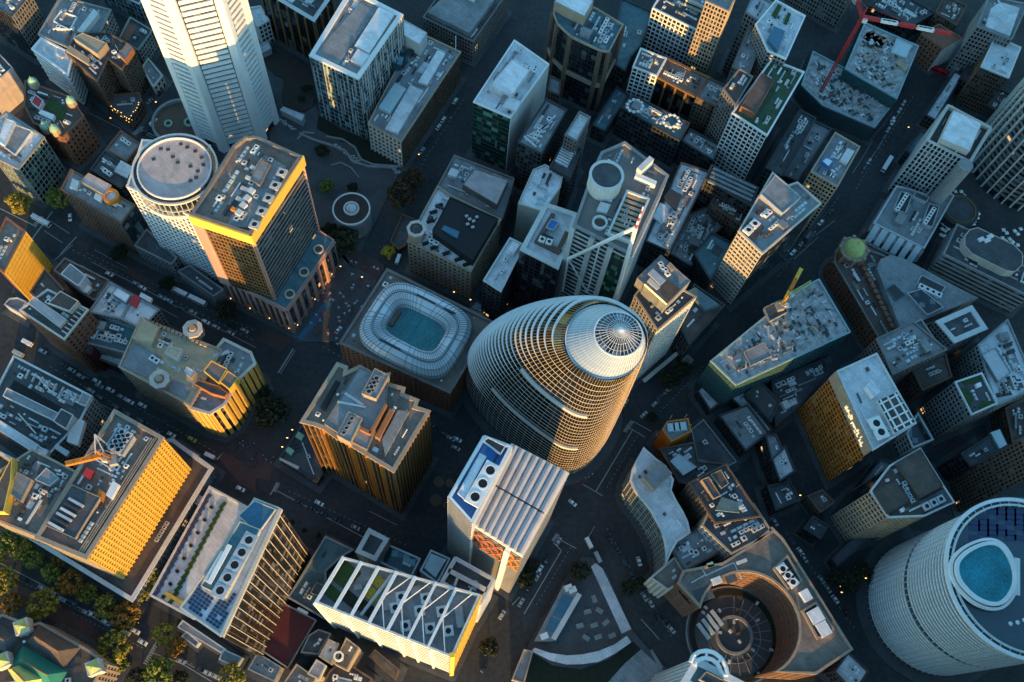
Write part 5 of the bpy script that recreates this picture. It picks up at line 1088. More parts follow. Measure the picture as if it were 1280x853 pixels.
for t in (.0, .2, .4, .6, .72, .85, 1.0):
    p = A+d*(L*t); m = MB(); m.slab(p-d*.5, p+d*.5, nr, 0, .8, 0, b.h-1); m.build('pier', 'white', b.o)
bld('low_block', 'dark roofed stair block rimmed in white above the roof-beam tower', 'D2', [(497,205),(560,92),(657,142),(592,248)], h=40, st='cogrid', roof='roof_dark', parm='offwhite', pt=1.6, dens=.3)
bld('low_block', 'teal glazed link roof behind the roof-beam tower', 'D2', [(600,250),(645,165),(815,240),(770,330)], h=26, st='tealg', roof='g_teal', dens=.2)
bld('low_block', 'pale teal square roof right of the teal glazed link', 'D2', [(815,300),(868,198),(962,240),(900,360)], h=34, st='tealg', roof='roof_teal', dens=.2, parts=[('roof_panel', [(835,285),(868,215),(945,245),(890,335)], .3, 'g_pale')])
b = bld('plant_block', 'white-walled plant block with open roof wells at the right end of the roof-beam tower', 'D2', [(915,360),(988,232),(1186,342),(1112,470)], h=56, st='wband', roof='roof_dark', wall='offwhite', parm='offwhite', dens=.8, par=2, pt=1.2)
strip(b, 'roof_beam', 'D2', (955,298), (1145,398), 2, .4, 'offwhite', z=b.h-.4); strip(b, 'roof_beam', 'D2', (1000,335), (985,375), 1, .4, 'offwhite', z=b.h-.5); strip(b, 'roof_beam', 'D2', (1070,385), (1050,425), 1, .4, 'offwhite', z=b.h-.5)
# ------------------------------------------------------------------ gold gridded block, lower left
pod = bld('stone_podium', 'low brown stone podium with pale edge slab round the gold gridded office block', 'F', [(28,668),(165,752),(266,585),(215,548),(60,590)], h=12, st='cogrid', roof='roof_brown', wall='stone', parm='offwhite', pt=1.6, dens=.2, big=False)
b = bld('gold_grid_block', 'broad office block with honey-gold gridded wall and a tower crane on its brown roof', 'F', [(143,513),(203,547),(107.5,697.5),(45,672),(95,590)], ((203,547),(237,587)), st='amber', roof='roof_warm', wall='tan', parm='stone', par=1.5, pt=1.2, z0=11, zb=12, dens=.9, faces=[((155,622),'gold')],  # sun's gold on the right wall is put into its colour
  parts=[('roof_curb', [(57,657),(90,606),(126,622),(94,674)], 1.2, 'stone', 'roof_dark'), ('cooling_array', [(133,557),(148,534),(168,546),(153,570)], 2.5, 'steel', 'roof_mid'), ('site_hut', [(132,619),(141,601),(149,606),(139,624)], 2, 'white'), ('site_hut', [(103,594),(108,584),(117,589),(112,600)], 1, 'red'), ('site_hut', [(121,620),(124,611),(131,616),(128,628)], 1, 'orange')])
for i in range(2): fans(b, 'F', (140+i*7.5,558+i*4), (152+i*7.5,540+i*4), 4, 3.2, 3.4, 'steel')
for k in (1.5, 2.6, 3.8): strip(b, 'roof_rail', 'F', (200-k*2.6,549-k*.2), (108-k*2.6,693-k*.2), .5, .8, 'stone')
for i in range(6): strip(b, 'roof_duct', 'F', (62+i*5,654-i*6), (80+i*5,664-i*6), 1.1, 1.4, ('offwhite','dark','steel')[i % 3], z=b.h+1)
b = bld('office_block', 'jumbled brown roof wing left of the gold gridded office block', 'F', [(-30,640),(0,588),(40,562),(95,590),(46,670)], h=b.h-6, st='tgrid', roof='roof_warm', wall='tan', dens=2.4, pave=0, parts=[('penthouse', [(-15,640),(0,600),(15,572),(14,600),(5,640)], 5, 'gold', 'roof_brown'), ('penthouse', [(10,615),(22,590),(40,600),(26,628)], 2, 'tan', 'roof_mid'), ('penthouse', [(44,600),(58,585),(74,598),(62,608)], 1, 'steel', 'roof_mid')])
b = bld('twin_vault_block', 'grey block with long glazed roof ridges and small roof gantries at the left', 'C1', [(-60,320),(68,75),(455,275),(395,400),(300,500),(170,640),(-70,520)], h=38, st='cogrid', roof='roof_dark', wall='concrete', parm='offwhite', dens=.9, big=False,
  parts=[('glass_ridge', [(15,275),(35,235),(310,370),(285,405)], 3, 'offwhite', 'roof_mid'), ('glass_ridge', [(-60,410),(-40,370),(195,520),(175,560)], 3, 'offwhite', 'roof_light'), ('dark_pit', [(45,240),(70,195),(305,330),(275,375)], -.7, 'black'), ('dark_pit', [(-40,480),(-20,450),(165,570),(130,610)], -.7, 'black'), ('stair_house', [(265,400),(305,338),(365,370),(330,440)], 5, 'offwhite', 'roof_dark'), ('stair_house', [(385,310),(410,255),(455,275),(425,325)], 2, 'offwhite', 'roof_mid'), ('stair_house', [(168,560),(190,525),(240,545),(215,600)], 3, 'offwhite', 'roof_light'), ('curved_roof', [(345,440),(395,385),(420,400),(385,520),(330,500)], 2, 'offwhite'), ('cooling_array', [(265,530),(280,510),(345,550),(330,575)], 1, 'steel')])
for x, y in ((235,225),(150,420)):
    p = P(*px('C1', (x, y)), b.h+2); g = empty('roof_gantry'); g.parent = b.o
    for dx, dy in ((-3,0),(3,0)): m = MB(); m.bar((p.x+dx,p.y,b.h-1),(p.x,p.y,b.h+4),.25); m.build('strut','offwhite',g)
    m = MB(); m.bar((p.x-6,p.y+4,b.h+4),(p.x+5,p.y-4,b.h+4.6),.35); m.build('boom','cream',g)
for i in range(8): strip(b, 'pergola_beam', 'C1', (150+i*34,150+i*17), (128+i*34,192+i*17), .35, 1.6, 'offwhite')
# ------------------------------------------------------------------ curved glass block and the blocks behind it
CB = [(805,561),(796,577),(791,588),(788.7,600),(793.7,612.4),(806,627.6),(814,638),(821,650.6),(827.7,663),(831.5,676),(833.5,688),(832.7,704),(838,690),(846,676),(854,671),(861.7,665.7),(859,653),(853,640),(845,627),(838,613),(841,600),(831.5,583),(820,574.6)]
b = bld('curved_block', 'curved green-glass block with pale paved roof beside the wide junction', 'F', CB, ((788.7,600),(773,618)), st='lfin', roof='roof_light', wall='offwhite', parm='offwhite', dens=.25, big=False,
  parts=[('penthouse', [(804,597),(826,577),(840,592),(818,613)], 4, 'tan', 'roof_mid')])
bld('low_block', 'low brown roofs with white railings behind the curved green-glass block', 'C3', [(735,535),(905,505),(925,600),(1055,610),(900,720),(830,700)], h=18, st='bgrid', roof='roof_dark', wall='warmgrey', dens=1.5, parts=[('glass_canopy', [(785,598),(828,562),(915,628),(850,668)], 2, 'steel', 'g_pale')])
b = bld('plant_house', 'orange-sided roof plant house with blue-white units and masts by the junction', 'C3', [(745,440),(770,400),(875,385),(890,450),(790,500)], h=24, st='plain', wall='orange', roof='roof_mid', parm='orange', dens=1.5)
for x, y in ((785,385),(858,380),(880,430),(715,470)): p = P(*px('C3', (x, y)), b.h); m = MB(); m.cyl(p, .25, b.h-1, b.h+4, 5); m.build('mast', 'tan', b.o)
for i in range(3): strip(b, 'cooling_unit', 'C3', (790+i*28,455-i*3), (784+i*28,415-i*3), 3.6, 1.6, 'g_pale')
bld('low_block', 'sloping dark plaza roof behind the orange-sided plant house', 'C3', [(890,440),(950,390),(1115,600),(1060,630),(920,590)], h=9, st='plain', wall='concrete', roof='roof_dark', dens=.2)
bld('office_block', 'dark roof with tan ridges and twin white fans behind the curved green-glass block', 'C3', [(880,705),(1062,612),(1235,870),(1010,905)], h=36, st='bgrid', roof='roof_dark', wall='tan', dens=1.3, parts=[('tan_ridge', [(940,690),(975,675),(1035,770),(1000,785)], 2, 'tan', 'roof_brown'), ('tan_ridge', [(985,665),(1035,640),(1075,710),(1040,735)], 1, 'tan', 'roof_brown'), ('deck', [(1010,840),(1040,775),(1120,800),(1130,853)], 1, 'roof_teal')])
fans(b, 'C3', (1130,768), (1150,808), 2, 4.2, 2)
bld('office_block', 'tan-walled block with open louvred pit and white plant left of the slotted lane', 'D3', [(945,75),(985,-10),(1090,40),(1200,-30),(1290,110),(1090,215)], h=34, st='cgrid', roof='roof_dark', wall='tan', dens=2, parm='tan')
bld('low_block', 'grey-brown roof with a small green unit between the curved block and the round court', 'D3', [(770,160),(850,130),(960,80),(1045,200),(860,300)], h=26, st='bgrid', roof='roof_mid', wall='tan', dens=2.2)
for lab, q, hh, rf in (('low flat grey-green hall roof on the right lane', [(1030,370),(1170,318),(1275,455),(1160,545)], 12, 'roof_mid'), ('narrow pale walkway roof beside the grey-green hall', [(1088,282),(1150,243),(1290,440),(1265,460)], 9, 'roof_light'), ('pale low sawtooth roof at the dark junction corner', [(922,250),(945,225),(1030,310),(985,345)], 8, 'roof_light'), ('dark roof with round vent beside the narrow pale walkway', [(1165,260),(1230,200),(1330,300),(1285,400)], 14, 'roof_dark')):
    bld('low_block', lab, 'C3', q, h=hh, st='dgrid', roof=rf, dens=.8)
for lab, q, hh, rf in (('cluttered teal-grey low roof left of the gold-gridded right tower', [(-10,470),(40,465),(75,540),(20,590)], 18, 'roof_mid'), ('grey-tan low roof by the dark lane below the gold-gridded right tower', [(20,590),(85,520),(135,645),(60,695)], 16, 'roof_light'), ('dark low roof with lamps at the lane below the gold-gridded right tower', [(0,720),(110,700),(160,790),(40,840)], 12, 'roof_dark'), ('wide low dark roof between the rubble deck site and the gold-gridded right tower', [(20,200),(280,90),(300,160),(150,330),(40,420)], 10, 'roof_dark')):
    bld('low_block', lab, 'C4', q, h=hh, st='dgrid', roof=rf, dens=1.5)
# ------------------------------------------------------------------ block with the round court
def round_court():
    pts = [(838,352),(1045,262),(1195,168),(1290,85),(1345,140),(1690,690),(1510,812),(1500,775),(1280,790)]
    b = B(); b.c = 'D3'; b.h = h = 34.0
    b.o = empty('round_court_block'); tag(b.o, 'brown-grey block wrapped round a circular paved court with orange brick inner wall', 'building')
    cq = px('D3', (1110, 620)); 
    ctr = P(*px('D3', (1180, 560)), h); R0 = 33.0
    out = [P(*px('D3', p), h) for p in ((690,340),(825,360),(850,300),(1045,262),(1195,168),(1290,85),(1345,140),(1690,690),(1510,812))]
    lastp = P(*px('D3', (1310, 800)), h); firstp = P(*px('D3', (935, 480)), h)
    # arc from lastp round to firstp through the far side
    a0 = math.atan2(lastp.y-ctr.y, lastp.x-ctr.x); a1 = math.atan2(firstp.y-ctr.y, firstp.x-ctr.x)
    while a1 < a0: a1 += 2*math.pi
    r0 = math.hypot(lastp.x-ctr.x, lastp.y-ctr.y); r1 = math.hypot(firstp.x-ctr.x, firstp.y-ctr.y)
    arc = []
    for i in range(25):
        t = i/24; a = a0+(a1-a0)*t; r = r0+(r1-r0)*t; arc.append(Vector((ctr.x+r*math.cos(a), ctr.y+r*math.sin(a), h)))
    loop = out[1:]+arc
    loop = ccw(loop); b.pts = loop
    m = MB(); walls(m, loop, 0, h-.04); m.build('wall', 'dull_brick', b.o)
    m = MB(); m.ngon([Vector((p.x, p.y, h-1)) for p in offset(loop, -.3)]); m.build('roof', 'roof_warm', b.o)
    m = MB(); m.loopring(offset(loop, .3), offset(loop, -.8), h-1.2, h); m.build('parapet', 'stone', b.o)
    m = MB()
    for i in range(len(loop)):
        a, e = loop[i], loop[(i+1) % len(loop)]
        if (e-a).length < 12: facade(m, a, e, 4, h-2, ('x','x',3.2,5.5,1.0,2.0,.35))
        else: facade(m, a, e, 4, h-2, ('x','x',4.0,4.0,1.6,1.8,.3))
    m.build('facade_grid', 'dull_brick', b.o, kind='stuff')
    m = MB()
    for p in arc: m.box(p, .3, .3, h-1, h+.5)
    for q in ([(1300,140),(1330,120),(1395,215),(1365,240)], [(1455,330),(1500,290),(1590,430),(1535,470)]): pass
    b.h = h
    for q in ([(1300,290),(1365,230),(1435,350),(1370,390)], [(1442,500),(1507,460),(1592,590),(1517,635)]):
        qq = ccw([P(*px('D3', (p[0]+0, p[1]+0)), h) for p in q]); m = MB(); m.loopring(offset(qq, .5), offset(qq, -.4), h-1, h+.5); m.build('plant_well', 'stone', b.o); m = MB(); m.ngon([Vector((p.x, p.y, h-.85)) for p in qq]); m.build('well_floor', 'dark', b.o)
    fans(b, 'D4', (75,290), (125,355), 3, 4.4, 1.2); 
    for x, y, s in ((235,525,(6,6,2)),(275,590,(5,6,2)),(185,425,(4,5,2.6))): p = P(*px('D4', (x, y)), h); unit(b, p.x, p.y, h-1, *s, .6, 'plant_room', 'roof_white')
    for x, y, s, mt in ((985,270,(3,2,1),'copper'),(1015,350,(4.5,3,1.6),'roof_white'),(1140,255,(5,1.5,1.2),'offwhite'),(1085,330,(5,5,.7),'roof_dark'),(955,415,(8,6,.3),'roof_dark')): p = P(*px('D3', (x, y)), h); unit(b, p.x, p.y, h-1, *s, .5, 'roof_unit', mt)
    for a, e in (((890,360),(960,320)),((960,320),(935,280)),((960,325),(1100,260)),((1100,260),(1140,345))): strip(b, 'walkway', 'D3', a, e, .5, .3, 'roof_light')
    # the street front stands lower with dark slot
    A, E_ = P(*px('D3', (825, 360)), h), P(*px('D3', (935, 480)), h); d = (E_-A); L = d.length; d.normalize(); nr = Vector((d.y, -d.x, 0)); nr = nr if nr.x < 0 else -nr
    m = MB(); m.slab(A+d*L*.2, A+d*L*.75, nr, 0, .4, h-9, h-6); m.build('window_slot', 'black', b.o)
    # court floor
    fl = empty('round_court'); tag(fl, 'circular paved court with fan of radial paths and pale skylights', 'court')
    c = P(*px('D3', (1100, 620)), .7)
    PAVE[0] += 1
    m = MB(); m.cyl(c, 23, -.4, .75, 48); m.build('paving', 'paving', fl)
    for r0, r1, mt in ((22, 22.6, 'concrete'), (18.4, 21, 'turf_dark'), (7.6, 9.0, 'roof_mid'), (12.5, 12.8, 'concrete')):
        m = MB(); m.ring(c, r0, r1, .7, .95 if r1 != 9.0 else 1.8, 48); m.build('ring_path', mt, fl)
    for i in range(14):
        a = -1.9+i*.27; m = MB(); m.box((c.x+13.8*math.cos(a), c.y+13.8*math.sin(a)), 4.2, .15, .7, 1.0, a); m.build('radial_path', 'concrete', fl)
    for i in range(4):
        p = P(*px('D3', (950+i*22, 600-i*22)), 1.5); m = MB(); m.box(p, .9, 4.2, .7, 2.0, .75); m.build('skylight', 'g_pale', fl)
    rr = random.Random(3)
    for i in range(24):
        a, r = rr.random()*6.28, rr.uniform(2, 20); m = MB(); m.box((c.x+r*math.cos(a), c.y+r*math.sin(a)), .9, .6, .7, 1.5, a); m.build('table', rr.choice(['offwhite', 'brown', 'steel']), fl)
    b2 = bld('brick_wing', 'tan stone end wing below the curved green-glass block facing the street', 'D3', [(690,335),(810,232),(850,300),(838,352),(775,395)], h=24, st='cgrid', roof='roof_warm', wall='cream', dens=.5)
round_court()
# ------------------------------------------------------------------ crowned tower at the bottom edge
b = bld('crowned_tower', 'tower with white arched crown frame and teal roof at the bottom edge', 'D3', [(845,855),(915,738),(1175,872),(1100,985)], h=80, st='wfin', roof='roof_teal', wall='offwhite', parm='offwhite', pt=2.0, dens=.3, parts=[('roof_house', [(930,840),(965,800),(1060,850),(1030,895)], 2, 'tan', 'dark')])
q = [P(*px('D3', p), b.h) for p in ((885,755),(900,722),(930,702),(965,697),(1005,708),(1038,735),(1060,775),(1070,820))]
q2 = [P(*px('D3', p), b.h) for p in ((905,770),(915,752),(935,738),(965,733),(995,742),(1018,762),(1032,790),(1040,815))]
for lp in (q, q2):
    for a, e in zip(lp, lp[1:]): m = MB(); m.bar(a, e, .9, 6); m.build('crown_arc', 'white', b.o)
for a, e in list(zip(q, q2))[1::2]: m = MB(); m.bar(a, e, .6, 6); m.build('crown_spoke', 'white', b.o)
# ------------------------------------------------------------------ green roofed hall, bottom left
b = bld('green_roofed_hall', 'old stone hall with green and dark hipped roofs and cream corner turrets', 'D1', [(-60,570),(10,520),(150,575),(195,560),(440,700),(520,760),(440,900),(-60,980)], h=24, st='sgrid', roof='roof_brown', wall='stone', parm='stone', dens=.4, big=False)
def hip(quad, dz, mat, name='hip_roof', ridge=.5):
    q = ccw([P(*px('D1', p), b.h) for p in quad]); 
    if (q[1]-q[0]).length < (q[2]-q[1]).length: q = q[1:]+q[:1]
    r0 = (q[0]+q[3])/2; r1 = (q[1]+q[2])/2; k = .22; a = r0.lerp(r1, k)+Vector((0, 0, dz)); e = r1.lerp(r0, k)+Vector((0, 0, dz)); z = b.h-.6
    for p in q: p.z = z
    m = MB(); i = [tuple(p) for p in q]+[tuple(a), tuple(e)]; m.v = i; m.f = [(0, 1, 5, 4), (1, 2, 5), (2, 3, 4, 5), (3, 0, 4), (3, 2, 1, 0)]; o = m.build(name, mat, b.o)
    m = MB(); m.bar(a, e, .35, 6); m.build('ridge', 'brick_and_sunglow', o)  # orange of the sunlit ridge is put into its colour
hip([(120,650),(190,565),(400,680),(315,790)], 6, 'roof_brown'); hip([(-60,640),(-10,555),(105,615),(35,730)], 5, 'roof_dark')
hip([(40,770),(112,668),(335,800),(270,900)], 4.5, 'green_sheet'); hip([(35,790),(110,755),(240,830),(120,930)], 7, 'lime', 'glazed_roof')
for x, y in ((102,575),(460,778),(5,745)):
    p = P(*px('D1', (x, y)), b.h+5); m = MB(); m.box(p, 2.9, 2.9, b.h-2, b.h+4.5, .55); t = m.build('turret', 'cream', b.o); m = MB(); m.cyl((p.x, p.y), 3.3, b.h+4.5, b.h+6.2, 4, .5); m.build('turret_roof', 'lime', t)
# ------------------------------------------------------------------ triangular plaza between the roads
def flat(name, c, pts, mat, z, parent=None, zb=-.3, kind='structure'):
    q = ccw([P(*px(c, p), z) for p in pts]); m = MB(); m.hexa([(p.x, p.y, zb) for p in q], [(p.x, p.y, z) for p in q])
    o = m.build(name, mat, parent)
    if kind: o['kind'] = kind
    return o
flat('pavement', 'D3', [(80,670),(235,380),(345,230),(400,235),(470,310),(600,600),(780,800),(700,900),(0,900),(0,800)], 'paving', .55)
flat('pavement', 'D3', [(250,640),(345,420),(400,350),(520,610),(420,690),(330,700)], 'paving', .58)
flat('path', 'D3', [(392,280),(415,262),(450,290),(592,590),(545,612)], 'roof_light', .62)
flat('garden', 'D3', [(90,700),(60,860),(480,860),(640,690),(600,650),(480,740),(340,790),(200,770)], 'turf_dark', .6)
flat('terrace', 'D3', [(470,860),(560,760),(640,690),(760,800),(700,870)], 'roof_mid', .64)
for i in range(5): flat('path', 'D3', [(505+i*45,850-i*38),(515+i*45,840-i*38),(590+i*40,900-i*30),(575+i*40,910-i*30)], 'concrete', .68)
ng = 0
for x, y, a in ((408,440,1.4),(375,503,-.5),(434,498,.5),(408,570,-.6),(466,557,-1),(337,573,-.5),(368,633,.5),(428,628,-.6),(497,622,-.6)):
    p = P(*px('D3', (x, y)), 1); m = MB(); m.box(p, 1.7, 1.05, .5, 1.1, -a*.8); o = m.build('seat', 'concrete', None); o.name = 'plaza_bench'
    tag(o, 'pale stone bench block scattered on the triangular plaza', 'bench', 'stone bench blocks on the triangular plaza')
t = empty('long_pavilion'); tag(t, 'long low pavilion with blue roof panels and white eaves on the triangular plaza', 'pavilion')
b = B(); b.c = 'D3'; b.h = 5.0; b.o = t
q = ccw([P(*px('D3', p), 5) for p in ((110,650),(255,370),(345,420),(205,650))]); m = MB(); m.hexa([(p.x,p.y,.5) for p in offset(q,-.5)],[(p.x,p.y,4.4) for p in offset(q,-.5)]); m.build('wall','dark',t); m = MB(); m.hexa([(p.x,p.y,4.4) for p in q],[(p.x,p.y,5) for p in q]); m.build('roof','roof_mid',t)
for pp in ([(165,590),(195,530),(245,548),(210,610)], [(200,520),(250,415),(305,435),(255,540)]):
    q = ccw([P(*px('D3', p), 5.2) for p in pp]); m = MB(); m.hexa([(p.x,p.y,4.9) for p in q],[(p.x,p.y,5.25) for p in q]); m.build('roof_panel','g_blue',t)
strip(b, 'eaves', 'D3', (205,640), (335,415), 2.4, .5, 'offwhite', z=5.0)
for x, y in ((280,385),(160,625),(300,395)): p = P(*px('D3', (x, y)), 5.5); unit(b, p.x, p.y, 5, 3.5, 2.6, 1.6, .5, 'roof_unit', 'white')
# curved canopy
t = empty('curved_canopy'); tag(t, 'pale curved canopy sweeping along the lower edge of the triangular plaza', 'canopy')
up = [(112,682),(190,708),(270,720),(350,715),(430,698),(510,665),(570,622)]; dn = [(100,700),(190,745),(270,765),(350,763),(430,752),(510,712),(592,655)]
U = [P(*px('D3', p), 5) for p in up]; D_ = [P(*px('D3', p), 5) for p in dn]
for i in range(6):
    m = MB(); m.hexa([(p.x, p.y, 4.3) for p in ccw([U[i], U[i+1], D_[i+1], D_[i]])], [(p.x, p.y, 4.8) for p in ccw([U[i], U[i+1], D_[i+1], D_[i]])]); m.build('canopy_panel', 'roof_light', t)
    p = U[i].lerp(D_[i], .5); m = MB(); m.cyl(p, .3, .5, 4.3, 8); m.build('column', 'steel', t)
b = bld('kiosk', 'small dark gate kiosk at the lower left end of the curved canopy', 'D3', [(0,840),(60,690),(105,700),(60,860)], h=7, st='plain', wall='tan', roof='roof_mid', dens=.3, pave=0)
# ------------------------------------------------------------------ plaza at the top centre
flat('pavement', 'A2', [(0,400),(110,240),(310,560),(560,700),(720,840),(480,1330),(330,1180),(120,900)], 'paving', .5)
flat('terrace', 'A2', [(20,260),(60,245),(110,250),(190,290),(250,330),(275,370),(290,430),(292,490),(280,530),(250,548),(220,555),(180,548),(150,530),(130,505),(125,480),(132,440),(140,400),(120,380),(90,370),(50,330)], 'gravel_brown', 1.2)
flat('garden', 'A2', [(310,570),(420,640),(560,700),(700,820),(560,830),(500,740),(400,690),(300,640)], 'turf_dark', .62)
def ribbon(name, c, pts, wd, z, mat, label=None, cat=None):
    q = [P(*px(c, p), z) for p in pts]; L, R = [], []
    for i in range(len(q)):
        d = (q[min(i+1, len(q)-1)]-q[max(i-1, 0)]).normalized(); nn = Vector((-d.y, d.x, 0)); L.append(q[i]+nn*wd/2); R.append(q[i]-nn*wd/2)
    m = MB()
    for i in range(len(q)-1):
        lp = ccw([L[i], L[i+1], R[i+1], R[i]]); m.hexa([(p.x, p.y, -.1) for p in lp], [(p.x, p.y, z) for p in lp])
    o = m.build(name, mat, None)
    if label: tag(o, label, cat)
    else: o['kind'] = 'structure'
    return o
ribbon('garden_wall', 'A2', [(215,660),(280,690),(360,715),(440,745),(480,800),(560,825),(700,830)], 1.4, 1.6, 'concrete', 'winding pale garden wall along the plaza beds', 'wall')
ribbon('garden_wall', 'A2', [(345,675),(430,690),(490,730),(520,790),(580,815),(720,825)], 1.0, 1.5, 'concrete', 'inner winding wall beside the dark plaza lawn', 'wall')
ribbon('garden_wall', 'A2', [(205,690),(235,655),(290,660)], 1.0, 1.4, 'concrete', 'short hooked wall at the start of the plaza beds', 'wall')
ribbon('garden_wall', 'A2', [(370,820),(420,805),(470,830),(510,880)], .8, 1.3, 'concrete', 'curved low wall in the middle of the plaza paving', 'wall')
b = bld('canopy_block', 'pair of pale canopy roofs beside the brown plaza terrace', 'A2', [(120,545),(135,530),(240,570),(228,600)], h=6, st='plain', wall='steel', roof='roof_light', dens=0, pave=0, par=.3)
root = empty('sunken_ring'); tag(root, 'round dark sunken court with planted rings at the foot of the white banded tower', 'court')
q = P(*px('A1', (890, 600)), 4); m = MB(); m.ring(q, 14, 15.5, 0, 4, 32); m.build('wall', 'concrete', root); m = MB(); m.cyl(q, 14, 0, 2, 32); m.build('floor', 'brown', root)
for dx, dy, r in ((5, 1, 3), (-6, -2, 2.4)): m = MB(); m.ring((q.x+dx, q.y+dy), r*.6, r, 1.9, 3.2, 16); m.build('planter_ring', 'copper', root)
b = bld('wedge_wall', 'dark wedge-shaped walled ramp beside the stone block with turret', 'B2', [(665,355),(728,215),(795,245),(742,372),(705,392)], h=4, st='plain', wall='darkred', roof='roof_dark', dens=0, pave=0, parm='brick')
flat('plaza_floor', 'B2', [(430,420),(640,480),(430,850),(200,850)], 'paving', .5)
flat('path', 'B2', [(350,640),(380,660),(230,845),(205,830)], 'g_blue', .56)
flat('red_paving', 'B2', [(440,420),(500,395),(640,470),(600,540),(470,470)], 'brick_paving', .6)
# ------------------------------------------------------------------ roads: paving patches and painted lines
NZ = [0]
def paint(c, pts, wd=.3, mat='road_paint'):
    NZ[0] += 1; z = .02+.0004*NZ[0]
    for a, e in zip(pts, pts[1:]):
        A, E_ = P(*px(c, a), z), P(*px(c, e), z); d = E_-A
        if d.length < .2: continue
        m = MB(); nn = Vector((-d.y, d.x, 0)).normalized()*wd/2; m.quad(A-nn, E_-nn, E_+nn, A+nn); m.build('road_marking', mat, None, kind='structure')
for c, pts, wd in (('B1', [(0,190),(90,235),(180,280)], .5), ('B1', [(160,340),(260,205)], .6), ('B1', [(240,245),(345,315)], .35), ('B1', [(300,415),(380,330)], .6), ('B1', [(220,300),(310,360)], .3), ('B1', [(455,455),(700,580),(900,690),(1270,880)], .35), ('B1', [(400,470),(640,600),(880,730)], .3), ('B1', [(470,395),(640,490)], .25), ('B1', [(260,455),(360,370)], .4),
    ('C2', [(110,160),(185,40)], .7), ('C2', [(120,165),(195,48)], .3), ('C2', [(70,765),(105,710)], .7), ('C2', [(95,740),(300,850),(560,990)], .4), ('C2', [(560,845),(700,915)], .3), ('C1', [(1075,590),(1110,555)], .7), ('C1', [(470,300),(700,420),(980,600)], .3),
    ('C3', [(600,440),(415,750)], .5), ('C3', [(570,425),(660,480)], .4), ('C3', [(600,400),(690,450)], .4), ('C3', [(720,285),(800,235)], .4), ('C3', [(330,700),(450,770)], .4), ('D3', [(245,200),(60,515)], .5), ('D3', [(205,160),(245,200)], .5), ('D3', [(215,135),(320,190)], .4), ('D3', [(640,540),(730,640)], .4), ('D3', [(410,80),(370,150)], .3), ('D3', [(40,430),(0,470)], .4),
    ('A4', [(580,680),(465,860)], .4), ('A4', [(650,560),(600,640)], .3), ('A4', [(520,700),(420,860)], .25), ('B4', [(200,350),(330,250)], .3), ('B4', [(250,330),(130,440)], .3), ('D1', [(0,262),(250,390),(540,580)], .35), ('D1', [(720,750),(775,655)], .7), ('D1', [(750,705),(900,760),(1050,850)], .35), ('D1', [(300,510),(440,590)], .25), ('D1', [(890,740),(1000,800)], .25), ('A1', [(690,640),(800,690)], .5), ('A1', [(690,650),(790,700)], .3), ('A1', [(640,560),(860,400)], .25), ('A1', [(440,560),(600,640)], .25)):
    paint(c, pts, wd)
for c, A, E_, k_ in (('B1', (360,395), (1270,850), 34), ('B1', (430,410), (1270,800), 34), ('C1', (250,130), (1060,600), 34), ('C1', (300,110), (1080,560), 34), ('C2', (330,30), (900,330), 22), ('C2', (160,745), (760,1020), 24), ('D1', (0,330), (720,690), 34), ('D1', (0,300), (560,580), 26), ('D1', (900,735), (1270,930), 16), ('D3', (470,90), (800,640), 24), ('D3', (120,470), (300,170), 14), ('C3', (470,730), (640,440), 14), ('C3', (690,400), (960,120), 18), ('A4', (720,480), (430,950), 24), ('B4', (360,120), (40,540), 24), ('D4', (90,110), (440,600), 20), ('A1', (840,420), (600,620), 12), ('A2', (820,820), (1040,480), 16)):
    for i in range(k_):
        t0, t1 = i/k_, (i+.42)/k_; paint(c, [(A[0]+(E_[0]-A[0])*t0, A[1]+(E_[1]-A[1])*t0), (A[0]+(E_[0]-A[0])*t1, A[1]+(E_[1]-A[1])*t1)], .2)
for c, A, E_, cnt in (('B1', (170,275), (215,225), 8), ('C2', (90,745), (112,700), 7), ('C3', (560,450), (600,395), 9), ('D3', (205,150), (230,115), 7), ('D1', (720,760), (775,665), 9), ('C1', (0,790), (40,850), 8), ('A1', (665,665), (710,625), 8)):
    for i in range(cnt):
        x, y = A[0]+(E_[0]-A[0])*i/cnt, A[1]+(E_[1]-A[1])*i/cnt; paint(c, [(x-9, y-4), (x+9, y+5)], .5)
for c, pts, mt in (('B1', [(375,365),(395,345),(450,375),(430,400)], 'brick_paving'), ('B1', [(612,505),(635,480),(745,540),(720,565)], 'brick_paving'), ('C1', [(1085,585),(1110,550),(1270,640),(1270,760),(1180,700)], 'brick_paving'), ('C2', [(0,560),(90,620),(75,700),(0,680)], 'brick_paving'), ('D1', [(80,360),(310,480),(490,590),(470,680),(280,560),(80,450)], 'brick_paving'), ('B2', [(0,840),(120,900),(180,840),(60,790)], 'brick_paving'), ('C3', [(270,700),(340,650),(380,690),(320,740)], 'brick_paving')):
    NZ[0] += 1; flat('brick_paving', c, pts, mt, .012+.0003*NZ[0])
